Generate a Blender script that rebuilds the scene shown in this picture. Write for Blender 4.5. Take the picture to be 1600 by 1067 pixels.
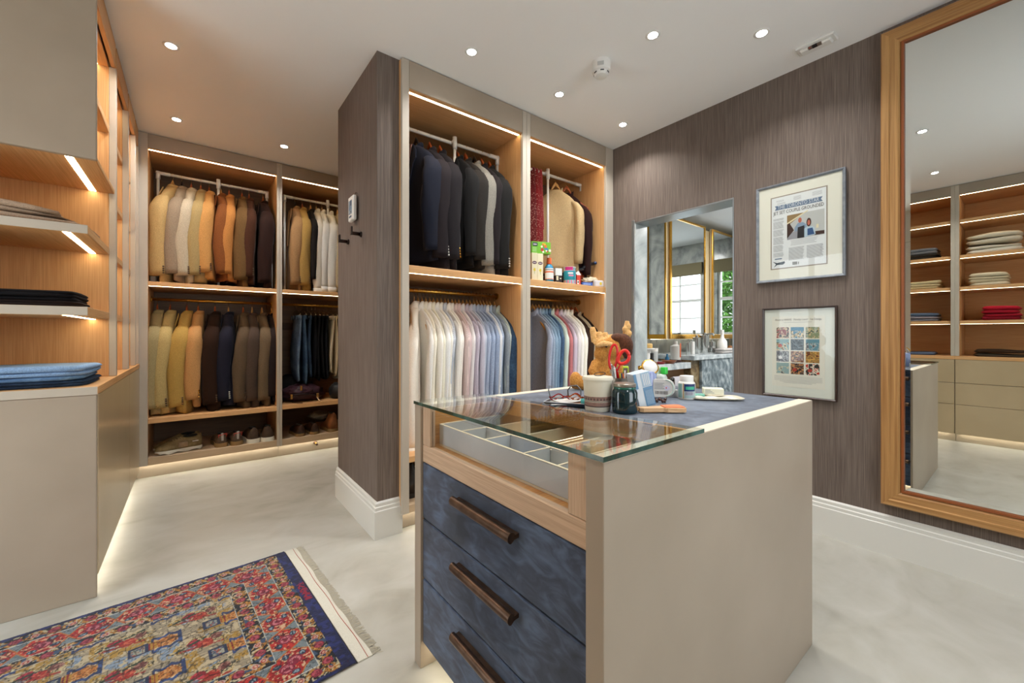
import bpy, math, random
import numpy as np
from mathutils import Vector, Matrix, noise
from math import sin, cos, pi, radians, sqrt, hypot

SC = bpy.context.scene
for o in list(bpy.data.objects):
    bpy.data.objects.remove(o)
COL = SC.collection
RNG = random.Random(7)

# ------------------------------------------------------------------ camera
YAW = radians(51.92)
cam_d = bpy.data.cameras.new('camera')
cam = bpy.data.objects.new('camera', cam_d)
COL.objects.link(cam)
cam_d.sensor_fit = 'HORIZONTAL'
cam_d.sensor_width = 36.0
cam_d.lens = 637.0 / 1600 * 36.0
cam_d.shift_y = -(533.5 - 523.0) / 1600
cam_d.clip_start = 0.02
cam.location = (0, 0, 1.1)
cam.rotation_euler = (pi / 2, 0, YAW - pi / 2)
SC.camera = cam

# ------------------------------------------------------------------ sky, exposure
SC.view_settings.view_transform = 'Standard'
SC.view_settings.look = 'None'
SC.view_settings.gamma = 1.0
SC.view_settings.use_curve_mapping = False
SC.view_settings.exposure = 0.52
world = bpy.data.worlds.new('sky')
SC.world = world
world.use_nodes = True
world.node_tree.nodes['Background'].inputs[0].default_value = (0.86, 0.93, 1.0, 1)
world.node_tree.nodes['Background'].inputs[1].default_value = 4.2
SC.cycles.max_bounces = 10
SC.cycles.diffuse_bounces = 6
SC.cycles.glossy_bounces = 6
SC.cycles.transmission_bounces = 8
SC.cycles.caustics_reflective = False
SC.cycles.caustics_refractive = False
SC.cycles.sample_clamp_indirect = 6.0
SC.cycles.use_denoising = True

DOWNLIGHT_W = 3.8
LED_E = 10.0           # shelf strips
PLINTH_E = 14.0
LED_COL = (1.0, 0.79, 0.49)
PLINTH_COL = (1.0, 0.93, 0.74)
DOWN_COL = (1.0, 0.985, 0.96)

# ------------------------------------------------------------------ helpers
def lin(c):
    if isinstance(c, str):
        c = [int(c[i:i + 2], 16) / 255 for i in (0, 2, 4)]
    return tuple(x / 12.92 if x <= .04045 else ((x + .055) / 1.055) ** 2.4 for x in c)

MATS = {}

class NT:
    def __init__(s, name):
        s.m = bpy.data.materials.new(name)
        s.m.use_nodes = True
        s.t = s.m.node_tree
        s.b = s.t.nodes['Principled BSDF']
    def n(s, typ, **kw):
        nd = s.t.nodes.new(typ)
        for k, v in kw.items():
            if k.startswith('i_'):
                key = k[2:]
                nd.inputs[int(key) if key.isdigit() else key].default_value = v
            else:
                setattr(nd, k, v)
        return nd
    def l(s, a, b):
        s.t.links.new(a, b)
    def ramp(s, fac, stops):
        r = s.n('ShaderNodeValToRGB')
        e = r.color_ramp.elements
        while len(e) < len(stops):
            e.new(0.5)
        for el, (p, c) in zip(e, stops):
            el.position = p
            el.color = (*c, 1)
        s.l(fac, r.inputs[0])
        return r.outputs[0]
    def coords(s, scale=(1, 1, 1), rot=(0, 0, 0)):
        tc = s.n('ShaderNodeTexCoord')
        mp = s.n('ShaderNodeMapping')
        mp.inputs['Scale'].default_value = scale
        mp.inputs['Rotation'].default_value = rot
        s.l(tc.outputs['Object'], mp.inputs[0])
        return mp.outputs[0]
    def bump(s, h, strength=.2, dist=.002):
        b = s.n('ShaderNodeBump')
        b.inputs['Strength'].default_value = strength
        b.inputs['Distance'].default_value = dist
        s.l(h, b.inputs['Height'])
        s.l(b.outputs[0], s.b.inputs['Normal'])

def plain(name, col, rough=.5, metal=0.0, spec=.5, **kw):
    if name in MATS:
        return MATS[name]
    t = NT(name)
    t.b.inputs['Base Color'].default_value = (*lin(col), 1)
    t.b.inputs['Roughness'].default_value = rough
    t.b.inputs['Metallic'].default_value = metal
    t.b.inputs['Specular IOR Level'].default_value = spec
    for k, v in kw.items():
        t.b.inputs[k].default_value = v
    MATS[name] = t.m
    return t.m

def noisy(name, c1, c2, scale=20, rough=.6, stretch=(1, 1, 1), bump=0.0, detail=4, metal=0, lo=.3, hi=.7, spec=.4, sheen=0):
    if name in MATS:
        return MATS[name]
    t = NT(name)
    v = t.coords(stretch)
    nz = t.n('ShaderNodeTexNoise', i_Scale=scale, i_Detail=detail)
    t.l(v, nz.inputs['Vector'])
    c = t.ramp(nz.outputs[0], [(lo, lin(c1)), (hi, lin(c2))])
    t.l(c, t.b.inputs['Base Color'])
    t.b.inputs['Roughness'].default_value = rough
    t.b.inputs['Metallic'].default_value = metal
    t.b.inputs['Specular IOR Level'].default_value = spec
    if sheen:
        t.b.inputs['Sheen Weight'].default_value = sheen
    if bump:
        t.bump(nz.outputs[0], bump)
    MATS[name] = t.m
    return t.m

def wood(name, c1, c2, axis='z', rough=.45, fine=240, broad=9):
    key = name + '_' + axis
    if key in MATS:
        return MATS[key]
    t = NT(key)
    s = {'x': (.02, 1, 1), 'y': (1, .02, 1), 'z': (1, 1, .02)}[axis]
    v = t.coords(s)
    a = t.n('ShaderNodeTexNoise', i_Scale=fine, i_Detail=2.0)
    b = t.n('ShaderNodeTexNoise', i_Scale=broad, i_Detail=4.0, i_Distortion=.6)
    t.l(v, a.inputs['Vector'])
    t.l(v, b.inputs['Vector'])
    mx = t.n('ShaderNodeMath', operation='MULTIPLY_ADD')
    t.l(a.outputs[0], mx.inputs[0])
    mx.inputs[1].default_value = .6
    m2 = t.n('ShaderNodeMath', operation='MULTIPLY')
    t.l(b.outputs[0], m2.inputs[0])
    m2.inputs[1].default_value = .4
    t.l(m2.outputs[0], mx.inputs[2])
    c = t.ramp(mx.outputs[0], [(.36, lin(c1)), (.62, lin(c2))])
    t.l(c, t.b.inputs['Base Color'])
    t.b.inputs['Roughness'].default_value = rough
    t.b.inputs['Specular IOR Level'].default_value = .35
    t.bump(mx.outputs[0], .12, .001)
    MATS[key] = t.m
    return t.m

def emis(name, col, strength):
    if name in MATS:
        return MATS[name]
    t = NT(name)
    t.b.inputs['Base Color'].default_value = (.9, .9, .9, 1)
    t.b.inputs['Emission Color'].default_value = (*col, 1)
    t.b.inputs['Emission Strength'].default_value = strength
    MATS[name] = t.m
    return t.m

def glass(name, tint=(1, 1, 1), rough=0.0, ior=1.45, thin=False):
    """Clear pane: transparent with a fresnel reflection, so light passes through it."""
    if name in MATS:
        return MATS[name]
    t = NT(name)
    if thin:
        out = t.t.nodes['Material Output']
        tr = t.n('ShaderNodeBsdfTransparent')
        tr.inputs[0].default_value = (*tint, 1)
        gl = t.n('ShaderNodeBsdfGlossy')
        gl.inputs['Roughness'].default_value = rough
        lw = t.n('ShaderNodeLayerWeight', i_Blend=.5)
        pw = t.n('ShaderNodeMath', operation='POWER')
        t.l(lw.outputs['Facing'], pw.inputs[0]); pw.inputs[1].default_value = 4.0
        fr = t.n('ShaderNodeMath', operation='MULTIPLY_ADD')
        t.l(pw.outputs[0], fr.inputs[0]); fr.inputs[1].default_value = .8; fr.inputs[2].default_value = .035
        mx = t.n('ShaderNodeMixShader')
        t.l(fr.outputs[0], mx.inputs[0])
        t.l(tr.outputs[0], mx.inputs[1])
        t.l(gl.outputs[0], mx.inputs[2])
        t.l(mx.outputs[0], out.inputs[0])
    else:
        t.b.inputs['Base Color'].default_value = (*tint, 1)
        t.b.inputs['Transmission Weight'].default_value = 1
        t.b.inputs['Roughness'].default_value = rough
        t.b.inputs['IOR'].default_value = ior
    MATS[name] = t.m
    return t.m

WLOC = {}

class G:
    """Collects vertices and faces in world (or local) space and links them as ONE mesh object."""
    def __init__(s):
        s.v, s.f, s.c = [], [], None
    def add(s, vs, fs):
        o = len(s.v)
        s.v.extend([tuple(p) for p in vs])
        s.f.extend([tuple(i + o for i in f) for f in fs])
        return s
    def box(s, x0, x1, y0, y1, z0, z1):
        vs = [(x, y, z) for z in (z0, z1) for x, y in ((x0, y0), (x1, y0), (x1, y1), (x0, y1))]
        return s.add(vs, [(3, 2, 1, 0), (4, 5, 6, 7), (0, 1, 5, 4), (1, 2, 6, 5), (2, 3, 7, 6), (3, 0, 4, 7)])
    def cbox(s, x0, x1, y0, y1, z0, z1, r=.002):
        """box with chamfered edges (24 vertices)"""
        x0, x1 = min(x0, x1), max(x0, x1); y0, y1 = min(y0, y1), max(y0, y1); z0, z1 = min(z0, z1), max(z0, z1)
        r = min(r, (x1 - x0) * .45, (y1 - y0) * .45, (z1 - z0) * .45)
        vs, idx = [], {}
        for i, x in enumerate((x0, x1)):
            for j, y in enumerate((y0, y1)):
                for k, z in enumerate((z0, z1)):
                    sx, sy, sz = (1, -1)[i], (1, -1)[j], (1, -1)[k]
                    idx[i, j, k, 0] = len(vs); vs.append((x, y + sy * r, z + sz * r))
                    idx[i, j, k, 1] = len(vs); vs.append((x + sx * r, y, z + sz * r))
                    idx[i, j, k, 2] = len(vs); vs.append((x + sx * r, y + sy * r, z))
        fs = []
        q = ((0, 0), (1, 0), (1, 1), (0, 1))
        for i in (0, 1):
            f = [idx[i, a, b, 0] for a, b in q]; fs.append(f if i else f[::-1])
            f = [idx[a, i, b, 1] for a, b in q]; fs.append(f[::-1] if i else f)
            f = [idx[a, b, i, 2] for a, b in q]; fs.append(f if i else f[::-1])
        for i in (0, 1):
            for j in (0, 1):
                fs.append([idx[i, j, 0, 0], idx[i, j, 1, 0], idx[i, j, 1, 1], idx[i, j, 0, 1]])
                fs.append([idx[i, 0, j, 0], idx[i, 1, j, 0], idx[i, 1, j, 2], idx[i, 0, j, 2]])
                fs.append([idx[0, i, j, 1], idx[1, i, j, 1], idx[1, i, j, 2], idx[0, i, j, 2]])
        for i in (0, 1):
            for j in (0, 1):
                for k in (0, 1):
                    fs.append([idx[i, j, k, 0], idx[i, j, k, 1], idx[i, j, k, 2]])
        return s.add(vs, fs)
    def rings(s, rs, cap=True, closed=True):
        n = len(rs[0])
        vs = [p for r in rs for p in r]
        fs = []
        for a in range(len(rs) - 1):
            for i in range(n if closed else n - 1):
                j = (i + 1) % n
                fs.append((a * n + i, a * n + j, (a + 1) * n + j, (a + 1) * n + i))
        if cap and closed:
            fs.append(tuple(range(n - 1, -1, -1)))
            fs.append(tuple((len(rs) - 1) * n + i for i in range(n)))
        return s.add(vs, fs)
    def lathe(s, prof, c=(0, 0, 0), n=24, sx=1, sy=1):
        rs = [[(c[0] + r * cos(2 * pi * i / n) * sx, c[1] + r * sin(2 * pi * i / n) * sy, c[2] + z) for i in range(n)] for r, z in prof]
        return s.rings(rs)
    def tube(s, path, r, n=8, rad=None, flat=1.0):
        path = [Vector(p) for p in path]
        rs = []
        up = None
        for i, p in enumerate(path):
            a = path[max(i - 1, 0)]; b = path[min(i + 1, len(path) - 1)]
            d = (b - a).normalized()
            if up is None:
                up = Vector((0, 0, 1)) if abs(d.z) < .9 else Vector((1, 0, 0))
            x = up.cross(d)
            if x.length < 1e-4:
                x = Vector((1, 0, 0)).cross(d)
            x.normalize(); y = d.cross(x); up = y
            rr = rad[i] if rad else r
            rs.append([p + x * rr * cos(2 * pi * k / n) + y * rr * flat * sin(2 * pi * k / n) for k in range(n)])
        return s.rings(rs)
    def ell(s, c, rx, ry, rz, n=16, m=10):
        rs = []
        for j in range(m + 1):
            a = -pi / 2 + pi * j / m
            k = max(cos(a), .02)
            rs.append([(c[0] + rx * k * cos(2 * pi * i / n), c[1] + ry * k * sin(2 * pi * i / n), c[2] + rz * sin(a)) for i in range(n)])
        return s.rings(rs)
    def prism(s, pts, z0, z1, plane='xy'):
        """extrude a 2D outline"""
        n = len(pts)
        def P(p, h):
            return {'xy': (p[0], p[1], h), 'xz': (p[0], h, p[1]), 'yz': (h, p[0], p[1])}[plane]
        vs = [P(p, z0) for p in pts] + [P(p, z1) for p in pts]
        fs = [tuple(range(n - 1, -1, -1)), tuple(range(n, 2 * n))] + [(i, (i + 1) % n, n + (i + 1) % n, n + i) for i in range(n)]
        return s.add(vs, fs)
    def quad(s, a, b, c, d):
        return s.add([a, b, c, d], [(0, 1, 2, 3)])
    def xf(s, M, start=0):
        for i in range(start, len(s.v)):
            s.v[i] = tuple(M @ Vector(s.v[i]))
        return s
    def build(s, name, mat, parent=None, smooth=False, local=False, bevel=0, fix=True):
        me = bpy.data.meshes.new(name)
        off = Vector((0, 0, 0))
        if parent is not None and not local:
            off = WLOC.get(parent.name, Vector((0, 0, 0)))
        me.from_pydata([tuple(Vector(p) - off) for p in s.v], [], s.f)
        if fix:
            import bmesh
            bm = bmesh.new(); bm.from_mesh(me)
            bmesh.ops.recalc_face_normals(bm, faces=bm.faces)
            bm.to_mesh(me); bm.free()
        if s.c is not None:
            at = me.color_attributes.new('Col', 'FLOAT_COLOR', 'POINT')
            at.data.foreach_set('color', np.asarray(s.c, np.float32).ravel())
        me.validate()
        o = bpy.data.objects.new(name, me)
        COL.objects.link(o)
        me.materials.append(mat)
        if smooth:
            me.polygons.foreach_set('use_smooth', [True] * len(me.polygons))
            if smooth == 'auto':
                try:
                    me.set_sharp_from_angle(angle=radians(38))
                except Exception:
                    pass
        if parent is not None:
            o.parent = parent
            WLOC[o.name] = off
        else:
            WLOC[o.name] = Vector((0, 0, 0))
        if bevel:
            md = o.modifiers.new('edge', 'BEVEL')
            md.width = bevel; md.segments = 2; md.limit_method = 'ANGLE'
        return o

def thing(name, label, cat, loc=(0, 0, 0), rz=0, group=None):
    o = bpy.data.objects.new(name, None)
    o.empty_display_size = .05
    COL.objects.link(o)
    o.location = loc
    o.rotation_euler = (0, 0, rz)
    WLOC[o.name] = Vector(loc)
    tag(o, label, cat, group)
    return o

def tag(o, label, cat, group=None):
    o['label'] = label; o['category'] = cat
    if group:
        o['group'] = group
    return o

def struct(g, name, mat, **kw):
    o = g.build(name, mat, **kw)
    if kw.get('parent') is None:
        o['kind'] = 'structure'
    return o

ORD = ['first', 'second', 'third', 'fourth', 'fifth', 'sixth', 'seventh', 'eighth', 'ninth', 'tenth', 'eleventh', 'twelfth',
       'thirteenth', 'fourteenth', 'fifteenth', 'sixteenth', 'seventeenth', 'eighteenth', 'nineteenth', 'twentieth', 'twenty-first', 'twenty-second',
       'twenty-third', 'twenty-fourth', 'twenty-fifth']

# where a known plane is met along a sight line: used to read positions off the room's plan
FWD = (cos(YAW), sin(YAW)); RGT = (sin(YAW), -cos(YAW))
def x_at(u, y):
    k = (u - 800) / 637.0
    return y * (FWD[0] + RGT[0] * k) / (FWD[1] + RGT[1] * k)

H = 2.635          # ceiling
WX = 2.745         # right wall face

# ------------------------------------------------------------------ common materials
PAINT = noisy('painted_stone_lacquer', '9f9180', 'a89a89', 3, .42)
PAINT_L = noisy('painted_edge_lacquer', 'b5ab9c', 'beb4a5', 3, .45)
OAK_Z = wood('oak_veneer', 'c6945f', 'dcae7a', 'z')
OAK_X = wood('oak_veneer', 'c6945f', 'dcae7a', 'x')
OAK_Y = wood('oak_veneer', 'c6945f', 'dcae7a', 'y')
WALN_X = wood('smoked_panel', '6b5542', '84694f', 'x')
LED = emis('led_strip_light', LED_COL, LED_E)
PLED = emis('plinth_strip_light', PLINTH_COL, PLINTH_E)
BRASS = plain('brushed_brass', 'c99a45', .28, 1.0)
CHROME = plain('chrome', 'd8d8d8', .12, 1.0)
BRONZE = noisy('dark_bronze', '4a382c', '6b5444', 30, .32, metal=.8)
WHITE = plain('white_plastic', 'e6e4df', .4)
CEIL = plain('ceiling_paint', 'f2f2f1', .9, spec=.2)
SKIRT = plain('skirting_paint', 'd3d2cc', .5)

def wallpaper():
    t = NT('grasscloth_wallpaper')
    v = t.coords((1, 1, .015))
    a = t.n('ShaderNodeTexNoise', i_Scale=420, i_Detail=2.0)
    b = t.n('ShaderNodeTexNoise', i_Scale=150, i_Detail=2.0)
    t.l(v, a.inputs['Vector']); t.l(v, b.inputs['Vector'])
    v2 = t.coords((1, 1, 1))
    c = t.n('ShaderNodeTexNoise', i_Scale=1.6, i_Detail=3.0)
    t.l(v2, c.inputs['Vector'])
    m = t.n('ShaderNodeMath', operation='MULTIPLY_ADD')
    t.l(a.outputs[0], m.inputs[0]); m.inputs[1].default_value = .55
    m2 = t.n('ShaderNodeMath', operation='MULTIPLY_ADD')
    t.l(b.outputs[0], m2.inputs[0]); m2.inputs[1].default_value = .3
    m3 = t.n('ShaderNodeMath', operation='MULTIPLY')
    t.l(c.outputs[0], m3.inputs[0]); m3.inputs[1].default_value = .15
    t.l(m3.outputs[0], m2.inputs[2]); t.l(m2.outputs[0], m.inputs[2])
    col = t.ramp(m.outputs[0], [(.34, lin('5a4e47')), (.5, lin('6c6058')), (.66, lin('80736a'))])
    t.l(col, t.b.inputs['Base Color'])
    t.b.inputs['Roughness'].default_value = .75
    t.b.inputs['Specular IOR Level'].default_value = .25
    t.bump(m.outputs[0], .25, .002)
    return t.m
PAPER = wallpaper()

def micro_floor():
    t = NT('polished_microcement')
    v = t.coords((1, 1, 1))
    w = t.coords((1, 1.7, 1), (0, 0, radians(-38)))
    a = t.n('ShaderNodeTexNoise', i_Scale=1.1, i_Detail=6.0, i_Roughness=.55, i_Distortion=.8)
    b = t.n('ShaderNodeTexNoise', i_Scale=3.2, i_Detail=5.0, i_Distortion=1.2)
    t.l(v, a.inputs['Vector']); t.l(w, b.inputs['Vector'])
    m = t.n('ShaderNodeMath', operation='MULTIPLY_ADD')
    t.l(a.outputs[0], m.inputs[0]); m.inputs[1].default_value = .65
    m2 = t.n('ShaderNodeMath', operation='MULTIPLY')
    t.l(b.outputs[0], m2.inputs[0]); m2.inputs[1].default_value = .35
    t.l(m2.outputs[0], m.inputs[2])
    col = t.ramp(m.outputs[0], [(.30, lin('928e82')), (.44, lin('a8a59b')), (.55, lin('b2b0a8')), (.72, lin('bbbab3'))])
    t.l(col, t.b.inputs['Base Color'])
    t.b.inputs['Roughness'].default_value = .38
    t.b.inputs['Specular IOR Level'].default_value = .4
    return t.m
FLOORM = micro_floor()

# ------------------------------------------------------------------ room shell
OPY0, OPY1, OPZ = 1.186, 1.935, 1.985      # opening to the bathroom
g = G().box(-1.4, 2.9, -1.5, 4.95, -.1, 0)
struct(g, 'floor', FLOORM)
g = G().box(-1.4, 2.9, -1.5, 4.95, H, H + .1)
struct(g, 'ceiling', CEIL)
g = G().box(WX, WX + .15, -1.5, OPY0, 0, H).box(WX, WX + .15, OPY1, 4.95, 0, H).box(WX, WX + .15, OPY0, OPY1, OPZ, H)
struct(g, 'wall_right', PAPER)
WLM = plain('wall_paint', 'd8d6cf', .85)
AY0, AY1, AZ = 1.44, 2.36, 2.25       # glazed garden door in the recess beside the rug, out of the frame
struct(G().box(-1.4, -1.28, -1.5, AY0, 0, H).box(-1.4, -1.28, AY1, 4.95, 0, H).box(-1.4, -1.28, AY0, AY1, AZ, H), 'wall_left', WLM)
dr = bpy.data.objects.new('door_1', None); COL.objects.link(dr); dr['kind'] = 'structure'
dr.location = (-1.34, (AY0 + AY1) / 2, 0); WLOC[dr.name] = Vector(dr.location)
DPM = plain('door_paint', 'e2e2de', .4)
for a, b, c, d in ((AY0, AY0 + .06, 0, AZ), (AY1 - .06, AY1, 0, AZ), (AY0 + .06, AY1 - .06, 0, .12), (AY0 + .06, AY1 - .06, AZ - .06, AZ), ((AY0 + AY1) / 2 - .03, (AY0 + AY1) / 2 + .03, .12, AZ - .06)):
    G().cbox(-1.365, -1.32, a, b, c, d).build('door_frame', DPM, dr)
G().quad((-1.345, AY0 + .06, .12), (-1.345, AY1 - .06, .12), (-1.345, AY1 - .06, AZ - .06), (-1.345, AY0 + .06, AZ - .06)).build('door_pane', glass('door_pane', (.97, .98, .97), 0, 1.5, True), dr)
struct(G().box(-4.5, -1.4, -2, 6, -.12, -.02), 'ground_terrace', plain('pale_paving', 'cfcabd', .9))
def portal(loc, rot, sx, sy):
    ld = bpy.data.lights.new('sky_portal', 'AREA'); ld.shape = 'RECTANGLE'; ld.size = sx; ld.size_y = sy
    ld.cycles.is_portal = True
    o = bpy.data.objects.new('sky_portal', ld); COL.objects.link(o); o.location = loc; o.rotation_euler = rot
portal((-1.38, (AY0 + AY1) / 2, AZ / 2), (0, -pi / 2, 0), AZ, AY1 - AY0)
struct(G().box(-1.28, WX, 4.8, 4.95, 0, H), 'wall_back', PAPER)
FX0, FX1, FZ0, FZ1 = .55, 1.85, .75, 2.40     # unseen sash window added behind the camera to brighten ceiling and walls
struct(G().box(-1.28, FX0, -1.5, -1.35, 0, H).box(FX1, WX, -1.5, -1.35, 0, H).box(FX0, FX1, -1.5, -1.35, 0, FZ0).box(FX0, FX1, -1.5, -1.35, FZ1, H), 'wall_front', WLM)
wn = bpy.data.objects.new('window_3', None); COL.objects.link(wn); wn['kind'] = 'structure'
wn.location = (FX0, -1.42, FZ0); WLOC[wn.name] = Vector(wn.location)
for a, b, c, d in ((FX0, FX0 + .05, FZ0, FZ1), (FX1 - .05, FX1, FZ0, FZ1), (FX0 + .05, FX1 - .05, FZ0, FZ0 + .06), (FX0 + .05, FX1 - .05, FZ1 - .05, FZ1), (FX0 + .05, FX1 - .05, 1.36, 1.40)):
    G().cbox(a, b, -1.44, -1.40, c, d).build('window_frame', DPM, wn)
for k in (1, 2):
    xk = FX0 + (FX1 - FX0) * k / 3
    G().cbox(xk - .012, xk + .012, -1.43, -1.41, FZ0 + .06, FZ1 - .05).build('glazing_bar', DPM, wn)
G().quad((FX0, -1.42, FZ0), (FX1, -1.42, FZ0), (FX1, -1.42, FZ1), (FX0, -1.42, FZ1)).build('window_pane', glass('door_pane', (.97, .98, .97), 0, 1.5, True), wn)
portal(((FX0 + FX1) / 2, -1.48, (FZ0 + FZ1) / 2), (pi / 2, 0, 0), FX1 - FX0, FZ1 - FZ0)
# the wing wall that ends the middle wardrobes
CX0, CX1, CY0, CY1 = .784, .920, 2.182, 2.93
struct(G().box(CX0, CX1, CY0, CY1, 0, H), 'wall_partition', PAPER)
struct(G().box(CX1, WX, 2.83, CY1, 0, H), 'wall_rear', PAPER)

def skirting(name, pts, closed=False):
    """stepped skirting board swept round the outside of a line of floor points; outward is to the right of travel"""
    prof = [(0, 0), (.020, 0), (.020, .150), (.0165, .154), (.0165, .170), (.011, .174), (.011, .190), (.003, .198), (0, .198)]
    g = G(); rs = []
    n = len(pts)
    for i, p in enumerate(pts):
        d0 = Vector(p) - Vector(pts[i - 1]) if i else Vector(pts[1]) - Vector(p)
        d1 = Vector(pts[i + 1]) - Vector(p) if i < n - 1 else d0
        if i == 0: d0 = d1
        d0.normalize(); d1.normalize()
        n0 = Vector((d0.y, -d0.x)); n1 = Vector((d1.y, -d1.x))
        m = (n0 + n1) / (1 + n0.dot(n1))
        rs.append([(p[0] + m.x * a, p[1] + m.y * a, b) for a, b in prof])
    return struct(g.rings(rs), name, SKIRT)
skirting('baseboard_partition', [(CX0, CY1), (CX0, CY0), (CX1, CY0)][::1])
skirting('baseboard_right', [(WX, 1.13), (WX, -1.35)][::-1][::-1])

# ------------------------------------------------------------------ downlights
def downlight(x, y, label, w=DOWNLIGHT_W):
    t = thing('downlight', label, 'downlight', (x, y, H), 0, 'recessed ceiling downlights')
    g = G().lathe([(.023, 0), (.036, 0), (.036, -.003), (.032, -.005), (.024, -.003)], (x, y, H), 28)
    g.build('trim_ring', WHITE, t, True)
    G().lathe([(.001, -.0042), (.0235, -.0042), (.0235, -.002), (.001, -.002)], (x, y, H), 24).build('lens', emis('downlight_lens', (1, .97, .92), 30), t)
    ld = bpy.data.lights.new('downlight_lamp', 'AREA')
    ld.shape = 'DISK'; ld.size = .09; ld.energy = w; ld.color = DOWN_COL
    ld.spread = radians(125)
    lo = bpy.data.objects.new('downlight_lamp', ld)
    COL.objects.link(lo); lo.parent = t; lo.location = (0, 0, -.012)
DL = [(-.09, 2.82, 'white downlight above the left cabinets, nearer of the two there'),
      (-.09, 3.76, 'white downlight over the corner between left cabinets and far wardrobe'),
      (.587, 3.757, 'white downlight in front of the far wardrobe, beside the papered wing wall'),
      (1.191, 1.875, 'white downlight just in front of the left shirt wardrobe'),
      (1.842, 1.861, 'white downlight in front of the middle wardrobe divider, past the smoke detector'),
      (1.855, 1.198, 'white downlight over the island between smoke detector and motion sensor'),
      (2.279, .849, 'white downlight nearest the white motion sensor'),
      (2.471, 1.843, 'white downlight in the corner above the bathroom opening'),
      (1.114, .512, 'white downlight above the glass end of the island'),
      (-.087, .569, 'white downlight in front of the drawers seen in the mirror'),
      (.55, -.55, 'white downlight behind the island near the entrance wall'),
      (1.85, -.55, 'white downlight over the aisle beside the tall mirror')]
for x, y, lb in DL:
    downlight(x, y, lb)

# ------------------------------------------------------------------ wardrobes
def strip(x0, x1, y0, y1, z, parent, mat=None, t=.0015):
    """a slim light strip under a panel: aluminium channel with a glowing face below"""
    g = G().box(x0, x1, y0, y1, z - t, z)
    return g.build('led_strip', mat or LED, parent)

def wardrobe_bay(name, label, x0, x1, yf, dep, zb, zl, zm, ztop, zrail, left_stile, right_stile, plinth_y, group, railx=None):
    """open-fronted wardrobe bay: (z pairs are bottom and top of each board)"""
    t = thing(name, label, 'wardrobe', ((x0 + x1) / 2, yf, 0), 0, group)
    yb = yf + dep
    for a, b in ((x0 - .018, x0), (x1, x1 + .018)):
        G().cbox(a, b, yf + .022, yb, zb[0], H - .003).build('side_panel', OAK_Z, t)
    G().cbox(x0, x1, yb - .012, yb, zb[0], H - .01).build('back_panel', WALN_X, t)
    for k in (zm[0] - .32, ztop - .42):
        G().cbox(x0, x1, yb - .026, yb - .012, k, k + .07).build('back_rail', noisy('dark_rail_veneer', '4a3524', '5b432e', 30, .5), t)
    G().cbox(x0, x1, yf + .006, yb - .012, ztop, ztop + .02).build('top_panel', OAK_X, t)
    G().cbox(x0, x1, yf + .002, yf + .02, ztop + .002, H - .004).build('fascia', PAINT, t)
    for nm, (a, b) in (('bottom_shelf', zb), ('shelf', zl), ('shelf', zm)):
        m = OAK_X if nm == 'shelf' else wood('bottom_board', 'b39a7c', 'c4ab8c', 'x')
        G().cbox(x0, x1, yf + .004, yb - .012, a, b).build(nm, m, t)
    strip(x0 + .004, x1 - .004, yf + .034, yf + .049, ztop, t)
    strip(x0 + .004, x1 - .004, yf + .012, yf + .020, zm[0], t)
    ry = yf + .30
    ra, rb = railx or (x0, x1)
    g = G().tube([(ra, ry, zrail), (rb, ry, zrail)], .0125, 14)
    r = g.build('hanging_rail', BRASS, t, True)
    for x, sgn in ((ra, 1), (rb, -1)):
        G().tube([(x, ry, zrail), (x + sgn * .008, ry, zrail)], .024, 16).build('rail_flange', BRASS, r)
    for st in (left_stile, right_stile):
        if st:
            G().cbox(st[0], st[1], yf, yf + .022, zb[0], H - .004).build('stile', PAINT_L, t)
    px0 = (left_stile or (x0 - .018,))[0]; px1 = (right_stile or (0, x1 + .018))[1]
    G().cbox(px0, px1, plinth_y, plinth_y + .018, 0, zb[0]).build('plinth', PAINT, t)
    strip(px0 + .01, px1 - .01, plinth_y - .03, plinth_y - .018, zb[0] - .0005, t, PLED)
    return t

FYL = 4.14
wardrobe_bay('wardrobe_bay', 'oak wardrobe bay with brown jackets in the far corner beside the left cabinets',
             -.268, .590, FYL, .62, (.105, .162), (.422, .460), (1.474, 1.508), 2.522, 1.392, (-.336, -.268), (.590, .6105), FYL + .07, 'far open wardrobe bays')
wardrobe_bay('wardrobe_bay', 'oak wardrobe bay holding hanging jeans and white shirts, half hidden by the wing wall',
             .632, 1.500, FYL, .62, (.105, .162), (.430, .468), (1.474, 1.508), 2.522, 1.392, (.6115, .632), (1.500, 1.55), FYL + .07, 'far open wardrobe bays')
FYC = 2.14
wardrobe_bay('wardrobe_bay', 'oak wardrobe bay with dark blazers above a long row of pale shirts',
             .950, 1.770, FYC, .64, (.105, .150), (.385, .420), (1.447, 1.490), 2.474, 1.383, (.908, .950), (1.770, 1.8045), FYC + .07, 'middle open wardrobe bays')
wardrobe_bay('wardrobe_bay', 'oak wardrobe bay with a beige pullover above coloured shirts, next to the bathroom opening',
             1.840, 2.650, FYC, .64, (.105, .150), (.385, .420), (1.440, 1.487), 2.474, 1.383, (1.8055, 1.840), (2.650, 2.742), FYC + .07, 'middle open wardrobe bays')
G().cbox(.908, .932, FYC + .022, FYC + .68, .105, H - .004).build('wardrobe_end_panel', OAK_Z, bpy.data.objects['wardrobe_bay.002'])
G().cbox(-.310, -.288, FYL + .022, FYL + .62, .105, H - .004).build('wardrobe_end_panel', OAK_Z, bpy.data.objects['wardrobe_bay'])

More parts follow.
